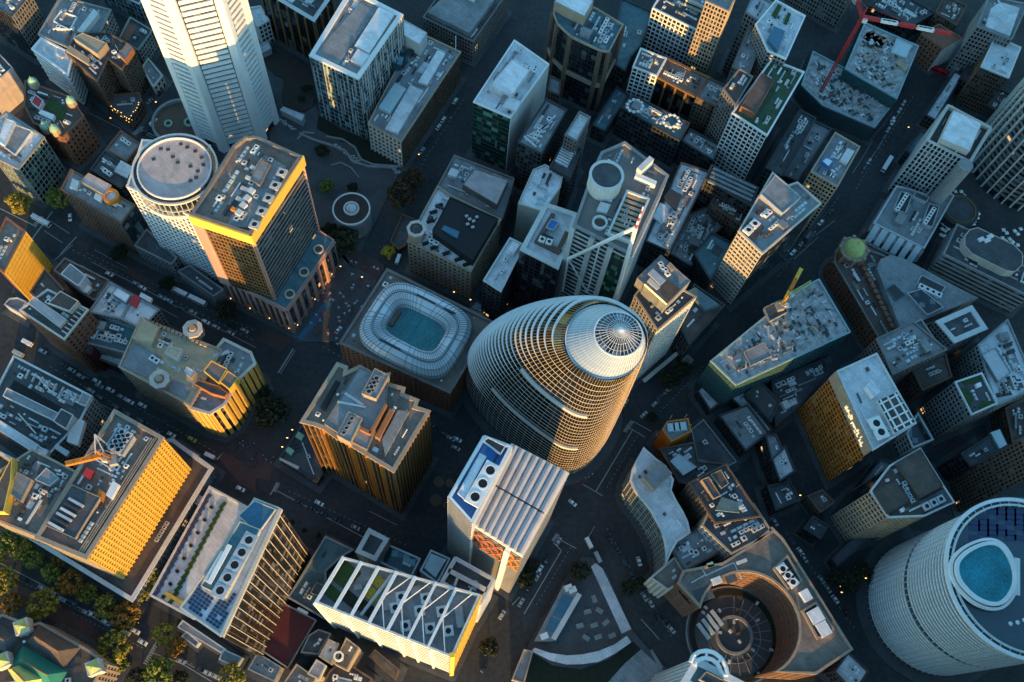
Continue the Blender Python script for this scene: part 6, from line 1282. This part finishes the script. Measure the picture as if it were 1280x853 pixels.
# ------------------------------------------------------------------ cranes
def lattice(mb, a, e, w_, k, r=.14):
    a = Vector(a); e = Vector(e); d = (e-a).normalized(); u = d.cross(Vector((0, 0, 1)))
    if u.length < .1: u = Vector((1, 0, 0))
    u.normalize(); v = d.cross(u)
    cs = [u*w_+v*w_, u*w_-v*w_, -u*w_-v*w_, -u*w_+v*w_]
    for c in cs: mb.bar(a+c, e+c, r*1.4)
    for i in range(k):
        p, q = a.lerp(e, i/k), a.lerp(e, (i+1)/k)
        for j in range(4): mb.bar(p+cs[j], q+cs[(j+1) % 4], r)
def crane(name, label, c, foot, top, hz, jib, counter, mats, w_=1.1, seg=4, mast_m='red', zf=0, boards=True):
    t = empty(name); tag(t, label, 'crane')
    T = P(*px(c, top), hz); J = P(*px(c, jib), hz+2); K_ = P(*px(c, counter), hz+1)
    m = MB(); lattice(m, (T.x, T.y, zf), T, w_, max(4, int((hz-zf)/3))); m.build('mast', mast_m, t)
    for i in range(seg):
        m = MB(); lattice(m, T.lerp(J, i/seg), T.lerp(J, (i+1)/seg), w_*.8, 4, .16); o = m.build('boom_section', mats[i % len(mats)], t)
        if boards:
            d = (J-T); p, q = T.lerp(J, (i+.06)/seg), T.lerp(J, (i+.94)/seg); m = MB(); d.normalize(); nn = Vector((d.y, -d.x, 0)).normalized(); m.hexa([p-nn*.9+Vector((0,0,-.8)), q-nn*.9+Vector((0,0,-.8)), q+nn*.9+Vector((0,0,-.8)), p+nn*.9+Vector((0,0,-.8))], [p-nn*.9+Vector((0,0,1)), q-nn*.9+Vector((0,0,1)), q+nn*.9+Vector((0,0,1)), p+nn*.9+Vector((0,0,1))]); m.build('boom_panel', mats[i % len(mats)], o)
            if mats[i % len(mats)] == 'white':
                lm_ = MB()
                for q_ in range(8):
                    c_ = p.lerp(q, .12+q_*.105); lm_.box(c_, .42, .42+.14*(q_ % 3 == 0), c_.z+1.0, c_.z+1.04, math.atan2(d.y, d.x))
                lm_.build('lettering', 'dark', o)
    m = MB(); lattice(m, T, K_, w_, 3, .2); m.build('counter_jib', mats[0], t)
    m = MB(); m.box(K_, 1.6, 2.2, K_.z-2.4, K_.z+.6, .4); m.build('counterweight', 'concrete', t)
    m = MB(); m.box((T.x+1.6, T.y-1.2), 1.1, 1.1, hz-2, hz+.4); m.build('cab', 'offwhite', t)
    a = T+Vector((0, 0, 7)); m = MB(); m.bar(T, a, .4); m.bar(a, T.lerp(J, .7), .1); m.bar(a, K_, .1); m.build('a_frame', mats[-1], t)
crane('tower_crane', 'red and white tower crane with long boom above the teal-netted site', 'A4', (375,270), (468,85), 75, (915,170), (440,-10), ['red', 'white', 'red', 'white', 'red'], .65, 5, zf=0)
crane('tower_crane', 'small orange-yellow crane standing at the edge of the rubble deck site', 'B4', (75,660), (78,655), 38, (165,488), (60,672), ['yellow', 'orange'], 1.0, 3, 'yellow', zf=15)
t = empty('crane_boom'); tag(t, 'pale folded crane boom lying beside the small orange-yellow crane', 'crane'); m = MB(); lattice(m, P(*px('B4', (120, 610)), 38), P(*px('B4', (215, 555)), 38), .7, 6); m.build('boom', 'lime', t); m = MB(); p = P(*px('B4', (118, 612)), 38); m.box(p, 1.2, 1.2, 28, 38.5, .5); m.build('pivot', 'offwhite', t)
GH = [o for o in col.objects if o.name == 'gold_grid_block'][0]
crane('tower_crane', 'orange-boomed crane with white lattice tower on the brown roof of the gold gridded block', 'C1', (540,585), (505,570), 66, (325,612), (560,590), ['orange'], 1.0, 4, 'offwhite', zf=50)
t = empty('lattice_tower'); tag(t, 'white tapering lattice mast beside the orange crane boom', 'mast'); m = MB()
a = P(*px('C1', (470, 465)), 62); 
for x, y in ((475,590),(520,560),(560,640),(605,575)): e = P(*px('C1', (x, y)), 60); m.bar(a, e, .35); 
pts_ = [P(*px('C1', p), 60) for p in ((475,590),(520,545),(605,575),(560,640))]
for i in range(4): m.bar(pts_[i], pts_[(i+1) % 4], .4); m.bar(pts_[i], pts_[(i+2) % 4], .25); m.bar(pts_[i], pts_[i]-Vector((0, 0, 6)), .4)
m.build('lattice', 'offwhite', t)
# ------------------------------------------------------------------ trees
def crown_mesh(name, mat, seed, nclump=46, leaves=34, flat_=.75):
    rr = random.Random(seed); m = MB()
    for c in range(nclump):
        while True:
            x, y, z = rr.uniform(-1, 1), rr.uniform(-1, 1), rr.uniform(-.7, 1)
            if .35 < x*x+y*y+z*z < 1: break
        cx_, cy_, cz_ = x*.85, y*.85, z*.6*flat_; cr = rr.uniform(.16, .30)
        for l in range(leaves):
            d = Vector((rr.gauss(0, 1), rr.gauss(0, 1), rr.gauss(0, .8))); d = d.normalized()*cr*rr.uniform(.5, 1.05)
            p = Vector((cx_, cy_, cz_))+d; s = rr.uniform(.04, .085)
            u = Vector((rr.gauss(0, 1), rr.gauss(0, 1), rr.gauss(0, 1))).normalized(); v = u.cross(d).normalized() if u.cross(d).length > 1e-4 else Vector((1, 0, 0))
            u = (u*.7+d.normalized().cross(v)*.7).normalized(); m.quad(p-u*s-v*s*.7, p+u*s-v*s*.7, p+u*s+v*s*.7, p-u*s+v*s*.7)
    return m.mesh(name, mat)
CR = {mt: [crown_mesh('crown', mt, i*7+k) for k in range(2)] for i, mt in enumerate(('leaf_green', 'leaf_olive', 'leaf_rust', 'leaf_dark', 'leaf_yellow', 'leaf_brown'))}
tm = MB(); tm.cyl((0, 0), .07, 0, .9, 7, .04)
for i in range(5):
    a = i*1.26; tm.bar((0, 0, .7+i*.04), (.5*math.cos(a), .5*math.sin(a), 1.15), .025, 4)
TRUNK = tm.mesh('trunk', 'trunk')
def tree(c, x, y, r, mat, label, group=None):
    hh = 11.0; p0 = P(*px(c, (x, y)), hh*.75); R0 = (P(*px(c, (x+r, y)), hh*.75)-p0).length
    hh = max(5, R0*1.7); p = P(*px(c, (x, y)), hh*.8)
    t = empty('street_tree', (p.x, p.y, 0)); tag(t, label, 'tree', group)
    put('trunk', TRUNK, t, (0, 0, 0), rnd.random()*6, (R0, R0, hh/1.35)); put('crown', rnd.choice(CR[mat]), t, (0, 0, hh*.8), rnd.random()*6.28, (R0*rnd.uniform(.95, 1.12), R0*rnd.uniform(.95, 1.12), R0*rnd.uniform(.85, 1.0)))
g1 = 'street trees along the lower left avenue'
for x, y, r, mt in ((40,140,60,'leaf_green'),(100,195,62,'leaf_olive'),(165,245,55,'leaf_green'),(20,345,70,'leaf_olive'),(60,462,62,'leaf_rust'),(215,462,85,'leaf_olive'),(250,310,58,'leaf_green'),(350,362,72,'leaf_rust'),(432,412,55,'leaf_green'),(522,478,68,'leaf_olive'),(622,522,75,'leaf_rust'),(562,672,88,'leaf_olive'),(680,825,48,'leaf_dark'),(785,805,85,'leaf_green'),(808,615,56,'leaf_olive'),(872,675,50,'leaf_rust'),(895,835,48,'leaf_dark'),(1150,825,68,'leaf_olive'),(750,335,42,'leaf_green'),(710,412,42,'leaf_olive'),(600,765,44,'leaf_green'),(-20,215,60,'leaf_olive'),(290,250,40,'leaf_rust')):
    tree('D1', x, y, r, mt, {'leaf_green': 'green round street tree on the avenue at the lower left', 'leaf_olive': 'olive-gold round street tree on the avenue at the lower left', 'leaf_rust': 'rust-tinted round street tree on the avenue at the lower left', 'leaf_dark': 'small dark green street tree on the avenue at the lower left'}[mt], {'leaf_green': 'green avenue trees', 'leaf_olive': 'olive-gold avenue trees', 'leaf_rust': 'rust-tinted avenue trees', 'leaf_dark': 'dark avenue trees'}[mt])
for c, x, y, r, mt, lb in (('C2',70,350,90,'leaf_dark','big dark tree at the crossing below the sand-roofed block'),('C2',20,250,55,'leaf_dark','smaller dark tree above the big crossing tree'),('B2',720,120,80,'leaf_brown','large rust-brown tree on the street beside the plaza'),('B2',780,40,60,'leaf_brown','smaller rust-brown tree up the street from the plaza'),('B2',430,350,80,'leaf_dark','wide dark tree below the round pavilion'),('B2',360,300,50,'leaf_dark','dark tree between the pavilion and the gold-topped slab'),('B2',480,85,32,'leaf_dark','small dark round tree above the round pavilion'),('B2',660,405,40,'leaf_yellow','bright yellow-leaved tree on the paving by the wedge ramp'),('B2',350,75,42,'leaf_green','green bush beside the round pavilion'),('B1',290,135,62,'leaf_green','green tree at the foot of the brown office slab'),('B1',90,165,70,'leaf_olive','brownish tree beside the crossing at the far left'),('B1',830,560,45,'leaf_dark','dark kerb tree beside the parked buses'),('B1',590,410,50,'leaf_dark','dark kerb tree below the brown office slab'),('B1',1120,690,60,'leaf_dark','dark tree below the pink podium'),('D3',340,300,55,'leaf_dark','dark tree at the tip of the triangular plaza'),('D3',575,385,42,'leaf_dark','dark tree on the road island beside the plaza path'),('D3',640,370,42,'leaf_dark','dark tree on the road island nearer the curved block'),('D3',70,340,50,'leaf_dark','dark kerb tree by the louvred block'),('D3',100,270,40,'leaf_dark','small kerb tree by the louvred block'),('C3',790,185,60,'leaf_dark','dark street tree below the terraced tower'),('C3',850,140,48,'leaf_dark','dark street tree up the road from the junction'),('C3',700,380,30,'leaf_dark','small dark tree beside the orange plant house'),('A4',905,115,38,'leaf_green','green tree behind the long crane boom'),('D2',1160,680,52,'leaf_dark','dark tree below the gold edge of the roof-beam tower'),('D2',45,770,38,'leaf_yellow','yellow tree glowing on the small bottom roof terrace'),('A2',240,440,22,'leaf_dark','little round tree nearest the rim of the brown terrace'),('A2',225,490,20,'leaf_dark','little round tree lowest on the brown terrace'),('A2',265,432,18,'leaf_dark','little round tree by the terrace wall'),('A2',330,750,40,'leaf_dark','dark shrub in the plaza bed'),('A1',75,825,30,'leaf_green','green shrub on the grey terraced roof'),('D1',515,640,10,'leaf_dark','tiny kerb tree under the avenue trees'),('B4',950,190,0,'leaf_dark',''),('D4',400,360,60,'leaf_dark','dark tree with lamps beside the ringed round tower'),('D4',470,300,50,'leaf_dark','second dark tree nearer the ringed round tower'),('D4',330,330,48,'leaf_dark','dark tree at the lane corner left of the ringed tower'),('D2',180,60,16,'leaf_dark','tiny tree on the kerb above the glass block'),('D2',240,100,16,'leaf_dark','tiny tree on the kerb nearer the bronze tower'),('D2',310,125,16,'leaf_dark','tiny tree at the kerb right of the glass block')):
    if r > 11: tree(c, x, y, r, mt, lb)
# ------------------------------------------------------------------ vehicles
def car_parts(kind):
    L, W = (4.5, 1.85) if kind == 'car' else ((11.5, 2.6) if kind == 'bus' else (5.6, 2.1))
    hb, hr = (.85, 1.45) if kind == 'car' else ((1.5, 3.1) if kind == 'bus' else (1.2, 2.3))
    m = MB(); a, w_ = L/2, W/2
    if kind == 'car':
        def lp(x0, x1, w2, z): return [(x0, -w2, z), (x1, -w2, z), (x1, w2, z), (x0, w2, z)]
        m.hexa(lp(-a, a, w_*.96, .3), lp(-a, a, w_, .6)); m.hexa(lp(-a, a, w_, .6), lp(-a*.96, a*.94, w_*.92, hb))
        m.hexa(lp(-a*.52, a*.22, w_*.74, hr-.02), lp(-a*.5, a*.2, w_*.7, hr+.03))
        g = MB(); g.hexa(lp(-a*.78, a*.5, w_*.86, hb), lp(-a*.52, a*.22, w_*.74, hr-.02))
    else:
        def lp(x0, x1, w2, z): return [(x0, -w2, z), (x1, -w2, z), (x1, w2, z), (x0, w2, z)]
        m.hexa(lp(-a, a, w_, .35), lp(-a, a, w_, hb)); m.hexa(lp(-a*.99, a*.97, w_*.96, hr-.5), lp(-a*.98, a*.95, w_*.9, hr))
        for i in (-.5, .1, .6) if kind == 'bus' else (): m.box((a*i, 0), 1.0, .7, hr, hr+.22)
        g = MB(); g.hexa(lp(-a*.99, a*.99, w_*.98, hb), lp(-a*.99, a*.97, w_*.96, hr-.5))
    wh = MB()
    k = 8; r = .34 if kind != 'bus' else .48
    lo = [(r*math.cos(2*math.pi*i/k), -.12, r+r*math.sin(2*math.pi*i/k)) for i in range(k)]; wh.hexa(lo, [(x, .12, z) for x, _, z in lo])
    return m, g, wh, a, w_
VT = {}
def vehicle(kind, mat, c, pos, to, label, cat=None, group=None):
    key = (kind, mat)
    if key not in VT:
        m, g, wh, a, w_ = car_parts(kind); VT[key] = (m.mesh('body', mat), g.mesh('windows', 'g_black'), wh.mesh('wheel', 'black'), a, w_)
    bm, gm, wm, a, w_ = VT[key]; A, E_ = P(*px(c, pos)), P(*px(c, to)); d = E_-A
    t = empty({'car': 'car', 'bus': 'bus', 'van': 'van'}[kind], (A.x, A.y, .05)); t.rotation_euler = (0, 0, math.atan2(d.y, d.x)); tag(t, label, cat or kind, group)
    put('body', bm, t, (0, 0, 0)); put('windows', gm, t, (0, 0, 0))
    for sx in (-.62, .62):
        for sy in (-1, 1): put('wheel', wm, t, (a*sx, w_*.93*sy, 0))
def r1(p): return (p[0]+100, p[1]+52)
for kind, mt, c, pos, to, lb in (
 ('bus','car_white','B1',(210,257),(260,284),'white bus crossing the junction at the far left'),('bus','car_white','B1',(898,612),(960,642),'leading white bus at the kerb below the drum-topped tower'),('bus','car_white','B1',(978,650),(1040,680),'second white bus behind the leading bus at the kerb'),
 ('car','car_white','B1',(545,518),(590,540),'white car alone on the upper left road'),('car','car_white','B1',(350,237),(350,260),'white car stopped at the left junction'),('car','car_silver','B1',(1215,798),(1260,822),'silver car below the pink podium'),('car','car_dark','B1',(1150,775),(1200,800),'dark car following below the pink podium'),
 ('van','car_white','C1',(140,15),(190,40),'white van at the top of the middle left road'),('car','car_silver','C1',(215,55),(265,82),'silver car below the white van on the middle left road'),('van','car_silver','C1',(95,68),(145,93),'pale van by the twin-vault block'),('car','car_white','C1',(482,203),(530,228),'white car on the dark road below the red brick wall'),('car','car_white','C1',(708,322),(758,348),'white car beside the sand-coloured block'),('car','car_white','C1',(852,468),(900,494),'white car near the gold corner tower'),('car','car_green','C1',(955,492),(1000,516),'lime green taxi beside the gold corner tower'),('van','car_silver','C1',(968,570),(1010,590),'silver van waiting at the brick crossing'),('van','car_white','C1',(1045,576),(1090,598),'white van first at the brick crossing'),('car','car_white','C1',(1195,737),(1240,760),'white car turning below the brick crossing'),
 ('car','car_white','C2',(315,808),(365,834),'white car below the bronze stepped tower'),('car','car_silver','C2',(968,488),(1010,510),'upper grey car on the street between the bronze tower and the egg'),('car','car_silver','C2',(992,535),(1035,556),'lower grey car on the street between the bronze tower and the egg'),
 ('car','car_white','C3',(300,806),(335,835),'white car passing the louvred block'),('car','car_silver','C3',(562,308),(590,262),'silver car at the foot of the glass egg'),('car','car_white','D3',(630,255),(645,305),'white car on the curved road beside the curved block'),('van','car_white','D3',(380,165),(400,205),'white truck cab at the tip of the triangular plaza'),('van','car_silver','D3',(424,236),(440,270),'pale van behind the truck at the plaza tip'),('car','car_dark','D3',(765,550),(800,590),'dark car near the tan end wing'),('car','car_silver','D3',(790,592),(825,632),'silver car by the round court street'),
 ('car','car_white','A4',(618,596),(590,640),'white car on the wide street beside the building site'),('bus','car_white','A4',(585,822),(555,872),'white bus on the wide street at upper right'),('bus','car_red','A4',(835,357),(870,372),'red bus beside the white-striped wall'),('van','car_white','A1',(765,615),(740,640),'white van on the street left of the white banded tower'),('car','car_dark','A1',(720,660),(690,690),'dark car behind the white van by the banded tower'),
 ('van','car_white','B2',(705,447),(690,490),'white van beside the yellow-leaved tree'),('car','car_white','B2',(410,795),(430,770),'white car at the plaza edge below the podium'),('car','car_white','D1',(710,655),(755,682),'white car first at the avenue stop line'),('car','car_white','D1',(674,600),(718,626),'white car in the far lane at the avenue crossing'),('car','car_silver','D1',(626,606),(670,630),'silver car half under the avenue trees'),('car','car_white','D1',(460,517),(505,543),'white car under the avenue trees further left'),('car','car_silver','D4',(32,60),(60,100),'silver car in the lane left of the ringed tower'),('car','car_dark','D2',(1130,790),(1170,740),'dark car below the roof-beam tower'),('car','car_silver','D2',(1220,520),(1250,470),'grey car on the road right of the roof-beam tower')):
    vehicle(kind, mt, c, pos, to, lb)
# parked and queueing cars along the kerbs
rv = random.Random(5)
for c, A, E_, n_, wh in (('B1', (640,545), (1180,830), 9, 'along the upper left road'), ('C1', (300,120), (660,310), 8, 'along the middle left road'), ('C1', (420,230), (880,520), 7, 'on the near side of the middle left road'), ('D1', (100,330), (600,590), 8, 'under the avenue trees'), ('D1', (880,735), (1120,850), 4, 'on the avenue right of the crossing'), ('C2', (640,300), (1010,500), 6, 'between the bronze tower and the oval hall'), ('C2', (180,790), (560,960), 6, 'below the bronze tower'), ('D3', (480,130), (740,560), 8, 'on the curved road by the curved block'), ('D3', (30,480), (230,150), 6, 'beside the louvred block'), ('A4', (690,490), (470,850), 8, 'on the wide upper right street'), ('B4', (330,190), (60,480), 6, 'on the dark street below the domed corner'), ('C3', (640,380), (860,170), 6, 'on the street beside the terraced tower'), ('A1', (820,440), (640,590), 4, 'left of the white banded tower'), ('A2', (800,790), (1010,480), 5, 'beside the department store'), ('D4', (110,150), (420,560), 6, 'in the lane by the ringed tower')):
    for i in range(n_):
        t = (i+rv.uniform(.1, .9))/n_; x, y = A[0]+(E_[0]-A[0])*t+rv.uniform(-6, 6), A[1]+(E_[1]-A[1])*t+rv.uniform(-5, 5); mt = rv.choice(['car_white', 'car_silver', 'car_dark', 'car_dark', 'car_silver'])
        nm = {'car_white': 'white', 'car_silver': 'silver', 'car_dark': 'dark'}[mt]
        vehicle('car', mt, c, (x, y), (x+E_[0]-A[0], y+E_[1]-A[1]), nm+' car in the row '+wh, 'car', nm+' cars '+wh)
# low infill between the big blocks
for c, lab, q, hh, rf, wl, st, dn in (
 ('A4','long pale walkway roof along the wide street at the upper right',[(785,570),(930,352),(966,372),(832,595)],10,'roof_light','concrete','dgrid',1.2),
 ('A4','thin sand-coloured lane roof running up toward the top right corner',[(922,340),(1024,166),(1044,178),(946,354)],8,'sand','concrete','plain',.3),
 ('A4','narrow ribbed roof beside the thin sand-coloured lane roof',[(955,385),(1020,280),(1056,300),(990,410)],13,'roof_dark','concrete','dgrid',1.5),
 ('A4','small teal roof step at the foot of the white-framed plant house tower',[(690,745),(765,645),(800,668),(740,790)],13,'roof_teal','dark','dgrid',1.0),
 ('A4','dark low roofs behind the red crane boom',[(500,25),(620,-60),(830,60),(720,125)],15,'roof_dark','dark','dgrid',1.8),
 ('A4','brown low roof right of the red crane boom',[(835,60),(880,-25),(985,28),(935,125)],18,'roof_brown','brown','bgrid',1.5),
 ('A4','dark terrace roof with blue screens left of the top right corner lane',[(1080,520),(1150,440),(1270,500),(1210,600)],9,'roof_dark','dark','plain',1.6),
 ('C1','long pale canopy roof beside the podium edge of the gold gridded block',[(942,768),(1030,622),(1066,640),(980,788)],8,'roof_light','concrete','plain',.2),
 ('C1','small pinkish roof link at the end of the long pale canopy roof',[(955,800),(985,765),(1035,790),(1005,830)],10,'pinkroof','tan','plain',.4),
 ('D1','cream awning roof with planters in front of the solar-roofed block',[(880,580),(905,545),(1120,690),(1095,708)],7,'pinkroof','cream','plain',.8),
 ('D1','blue-grey shelter roof on the avenue pavement',[(900,625),(925,600),(990,655),(970,680)],5,'roof_mid','steel','plain',0),
 ('D1','second blue-grey shelter roof nearer the bottom edge',[(1085,740),(1110,690),(1200,730),(1170,780)],6,'roof_mid','steel','plain',.4),
 ('D4','pale clustered roofs at the lane end below the round court block',[(330,800),(400,705),(500,800),(430,905)],16,'roof_light','concrete','dgrid',2.5),
 ('D4','dark low roof in the lane left of the amber ribbed tower',[(180,90),(225,30),(300,75),(260,140)],12,'roof_dark','dark','dgrid',1.6),
 ('D4','narrow dark terrace roof below the amber ribbed tower',[(320,240),(430,130),(640,60),(650,90),(460,180),(345,275)],9,'roof_dark','dark','plain',1.2),
 ('C4','low brown roof wedge left of the amber ribbed tower',[(200,770),(270,740),(330,800),(260,850)],12,'roof_brown','brown','bgrid',1.2),
 ('C4','dim grey roofs between the gold-gridded tower and the amber ribbed tower',[(470,700),(560,590),(620,600),(540,690)],10,'roof_mid','dark','dgrid',1.4),
 ('B4','dim low roof on the street below the green-domed corner',[(180,330),(215,290),(235,300),(200,345)],6,'roof_mid','dark','plain',.5),
 ('C3','tan street kiosk roof in the dark by the terraced tower',[(830,110),(870,70),(900,95),(860,135)],6,'roof_mid','tan','plain',.5),
 ('A2','pale low link roof behind the teal glass tower',[(15,225),(60,200),(75,240),(30,262)],6,'roof_light','steel','plain',.3),
 ('B1','grey low podium ledge along the road under the drum-topped tower',[(880,500),(940,470),(1110,590),(1060,625)],10,'roof_dark','concrete','plain',.8),
 ('B2','dark service roof beside the oval hall corner',[(1050,690),(1090,640),(1160,680),(1120,730)],9,'roof_mid','dark','dgrid',1.5)):
    bld('low_block', lab, c, q, h=hh, st=st, roof=rf, wall=wl, dens=dn, pave=1.5)
for x, y, r in ((905,700,34),(960,705,26),(890,790,36),(945,815,22)):
    p = P(*px('C2', (x, y)), 1); R_ = (P(*px('C2', (x+r, y)), 1)-p).length; m = MB(); m.cyl(p, R_, -.2, .8, 14, R_*.8); o = m.build('garden_bed', 'brown', None); tag(o, 'buff garden mound behind the bronze tower', 'garden bed', 'garden mounds behind the bronze tower')
# ------------------------------------------------------------------ umbrellas and plaza furniture
um = MB(); um.hexa([(-1.7,-1.7,2.5),(1.7,-1.7,2.5),(1.7,1.7,2.5),(-1.7,1.7,2.5)], [(-.1,-.1,3.2),(.1,-.1,3.2),(.1,.1,3.2),(-.1,.1,3.2)]); UM = um.mesh('canopy', 'white'); up_ = MB(); up_.cyl((0,0), .06, 0, 2.6, 6); UP = up_.mesh('pole', 'steel')
def umbrella(c, x, y, lb, g, s=1.0, z=0.5, mesh=None):
    p = P(*px(c, (x, y)), z+2.6); t = empty('umbrella', (p.x, p.y, z)); tag(t, lb, 'umbrella', g); s = s*.62 if s == 1.0 else s; t.rotation_euler = (0, 0, rnd.random()); put('canopy', mesh or UM, t, (0,0,0), 0, (s, s, 1)); put('pole', UP, t, (0,0,0))
for cl, lb, g in (([(930,105),(945,125),(960,105),(975,125),(955,130),(925,125)], 'white square umbrella in the cluster behind the crown block', 'umbrellas behind the crown block'), ([(1015,210),(1030,225),(1045,215),(1010,240),(1000,260),(1025,250),(1040,235),(1020,265)], 'white square umbrella in the arc round the dark drum', 'umbrellas round the dark drum'), ([(870,265),(885,275),(900,265),(865,290),(880,300),(895,290),(860,320),(875,325),(905,285)], 'white square umbrella beside the crown block side wall', 'umbrellas beside the crown block'), ([(1170,295),(1185,310),(1165,335),(1180,350),(1200,340),(1215,355),(1225,300),(1240,315),(1255,290),(1240,370)], 'white square umbrella above the oval raised roof', 'umbrellas above the oval raised roof')):
    for x, y in cl: umbrella('B4', x, y, lb, g)
for cx_, cy_, n_ in ((610,525,11), (790,600,11)):
    for i in range(n_):
        a = i*2*math.pi/n_; umbrella('A3', cx_+38*math.cos(a), cy_+30*math.sin(a), 'small pale parasol in a ring on the umbrella terrace', 'parasols on the ringed terraces', .55, 25)
root = empty('dark_drum'); tag(root, 'round dark drum roof with lit rim among the white umbrellas', 'building'); q = P(*px('B4', (950, 195)), 8); m = MB(); m.cyl(q, 11, 0, 8, 28); m.build('wall', 'dark', root); m = MB(); m.cyl(q, 10, 8, 8.4, 28); m.build('roof', 'roof_dark', root); m = MB(); m.ring(q, 8.5, 9, 8.4, 9, 28); m.build('rim', 'bronze', root)
rr = random.Random(21)
tb = MB(); tb.cyl((0,0), .5, .7, .78, 8); tb.cyl((0,0), .06, 0, .7, 5)
for i in range(3): a = i*2.1; tb.box((.75*math.cos(a), .75*math.sin(a)), .16, .16, 0, .45, a)
for mt in ('offwhite', 'brown', 'steel', 'red'): TPL['t'+mt] = tb.mesh('table_set', mt)
for i in range(80):
    u, v = rr.random(), rr.random(); x = 430+200*u-210*v+rr.uniform(-10, 10); y = 440+50*u+380*v
    p = P(*px('B2', (x, y)), .5); mt = rr.choice(['offwhite', 'brown', 'steel', 'brown', 'steel', 'red']); o = put('table_set', TPL['t'+mt], None, (p.x, p.y, .5), rr.random()*3); tag(o, {'offwhite': 'white', 'brown': 'brown', 'steel': 'grey', 'red': 'red'}[mt]+' cafe table with stools on the plaza below the pink podium', 'table', {'offwhite': 'white', 'brown': 'brown', 'steel': 'grey', 'red': 'red'}[mt]+' cafe tables on the plaza')
for c, A, E_, n_ in (('A2', (130,600), (190,650), 14), ('A2', (390,720), (520,810), 16), ('B2', (680,0), (720,20), 8)):
    for i in range(n_):
        x, y = A[0]+(E_[0]-A[0])*i/n_+rr.uniform(-8, 8), A[1]+(E_[1]-A[1])*i/n_+rr.uniform(-6, 6); p = P(*px(c, (x, y)), .6); o = put('table_set', TPL['tsteel'], None, (p.x, p.y, .6), rr.random()*3); tag(o, 'grey cafe table on the terraces beside the garden walls', 'table', 'grey cafe tables beside the garden walls')
# people as small upright figures on the pavements
pm = MB()
for (sx, zz, r0, r1_) in ((-.1,0,.07,.09),(.1,0,.07,.09)): pm.cyl((sx,0), r0, 0, .85, 6, r1_)
pm.cyl((0,0), .2, .8, 1.15, 8, .17); pm.cyl((0,0), .17, 1.15, 1.45, 8, .22); pm.cyl((0,0), .22, 1.45, 1.52, 8, .07); pm.cyl((-.27,0), .05, .8, 1.45, 6, .06); pm.cyl((.27,0), .05, .8, 1.45, 6, .06)
pm.cyl((0,0), .07, 1.5, 1.58, 8, .1); pm.cyl((0,0), .1, 1.58, 1.72, 8, .1); pm.cyl((0,0), .1, 1.72, 1.78, 8, .05)
PE = {mt: pm.mesh('person', mt) for mt in ('offwhite', 'dark', 'blue')}
for c, A, E_, n_, wh in (('C1', (1180,510), (1270,560), 16, 'at the dark crossing beside the gold corner tower'), ('C2', (0,570), (90,600), 18, 'on the brick crossing left of the bronze tower'), ('D1', (640,330), (960,640), 14, 'on the avenue pavement'), ('B2', (560,230), (740,440), 16, 'on the paving by the wedge ramp'), ('A2', (760,680), (980,360), 16, 'on the dark street beside the department store'), ('C3', (230,690), (390,640), 10, 'at the corner below the glass egg')):
    for i in range(n_):
        x, y = A[0]+(E_[0]-A[0])*rr.random()+rr.uniform(-22, 22), A[1]+(E_[1]-A[1])*rr.random()+rr.uniform(-12, 12); p = P(*px(c, (x, y))); mt = rr.choice(['offwhite', 'dark', 'blue']); o = put('person', PE[mt], None, (p.x, p.y, .16), rr.random()*6); tag(o, 'person in '+{'offwhite': 'pale', 'dark': 'dark', 'blue': 'blue'}[mt]+' clothes walking '+wh, 'person', 'people '+wh+' in '+mt.replace('offwhite', 'pale'))
# street lamps lit along the roads
lm = MB(); lm.cyl((0,0), .09, 0, 7.5, 6, .06); lm.bar((0,0,7.5), (1.4,0,7.9), .05); LP_ = lm.mesh('post', 'dark'); lh = MB(); lh.box((1.5,0), .4, .2, 7.75, 7.95); LH = lh.mesh('lamp_head', 'glow_warm')
for c, x, y, wh in (('B2',405,475,'at the podium corner'),('B2',968,602,'below the stone block'),('B2',1050,640,'at the corner of the stone block'),('B2',512,528,'at the cafe tables'),('A2',795,765,'beside the cream chequered front'),('A2',960,212,'by the gold cornice'),('A1',760,505,'by the banded tower street'),('A1',535,585,'below the lamp-strung corner block'),('A4',685,630,'on the wide upper right street'),('D4',345,375,'left of the ringed tower'),('D4',350,405,'lower left of the ringed tower'),('D4',470,335,'at the foot of the ringed tower'),('C4',145,765,'in the dark lane'),('C2',115,525,'beside the street pavilion'),('C2',140,480,'up the kerb from the street pavilion'),('C2',165,440,'at the top corner of the street pavilion')):
    p = P(*px(c, (x, y)), 7.8); t = empty('street_lamp', (p.x, p.y, 0)); tag(t, 'lit street lamp '+wh, 'street lamp'); put('post', LP_, t, (0,0,0)); put('lamp_head', LH, t, (0,0,0))

# ------------------------------------------------------------------ unseen towers added below the frame to throw shade into it
for lab, c, w2, d2, hh, st in (('unseen broad tower block added beyond the lower right edge for its shade', (283, -12), 105, 25, 205, 'cogrid'), ('unseen mid-rise block added beyond the bottom edge for its shade', (90, -60), 40, 20, 30, 'cogrid')):
    p = Vector((c[0], c[1], 0)); pts = [(p.x-w2, p.y-d2), (p.x+w2, p.y-d2), (p.x+w2, p.y+d2), (p.x-w2, p.y+d2)]
    pts = [Vector((x, y, hh)) for x, y in pts]
    o = empty('office_tower'); tag(o, lab, 'building', 'unseen towers added for shade'); m = MB(); walls(m, pts, 0, hh); m.build('glazing', 'g_dark', o); m = MB(); m.ngon(pts); m.build('roof', 'roof_mid', o)
    m = MB()
    for i in range(4): facade(m, pts[i], pts[(i+1) % 4], 0, hh, ST[st])
    m.build('facade_grid', 'concrete', o, kind='stuff')
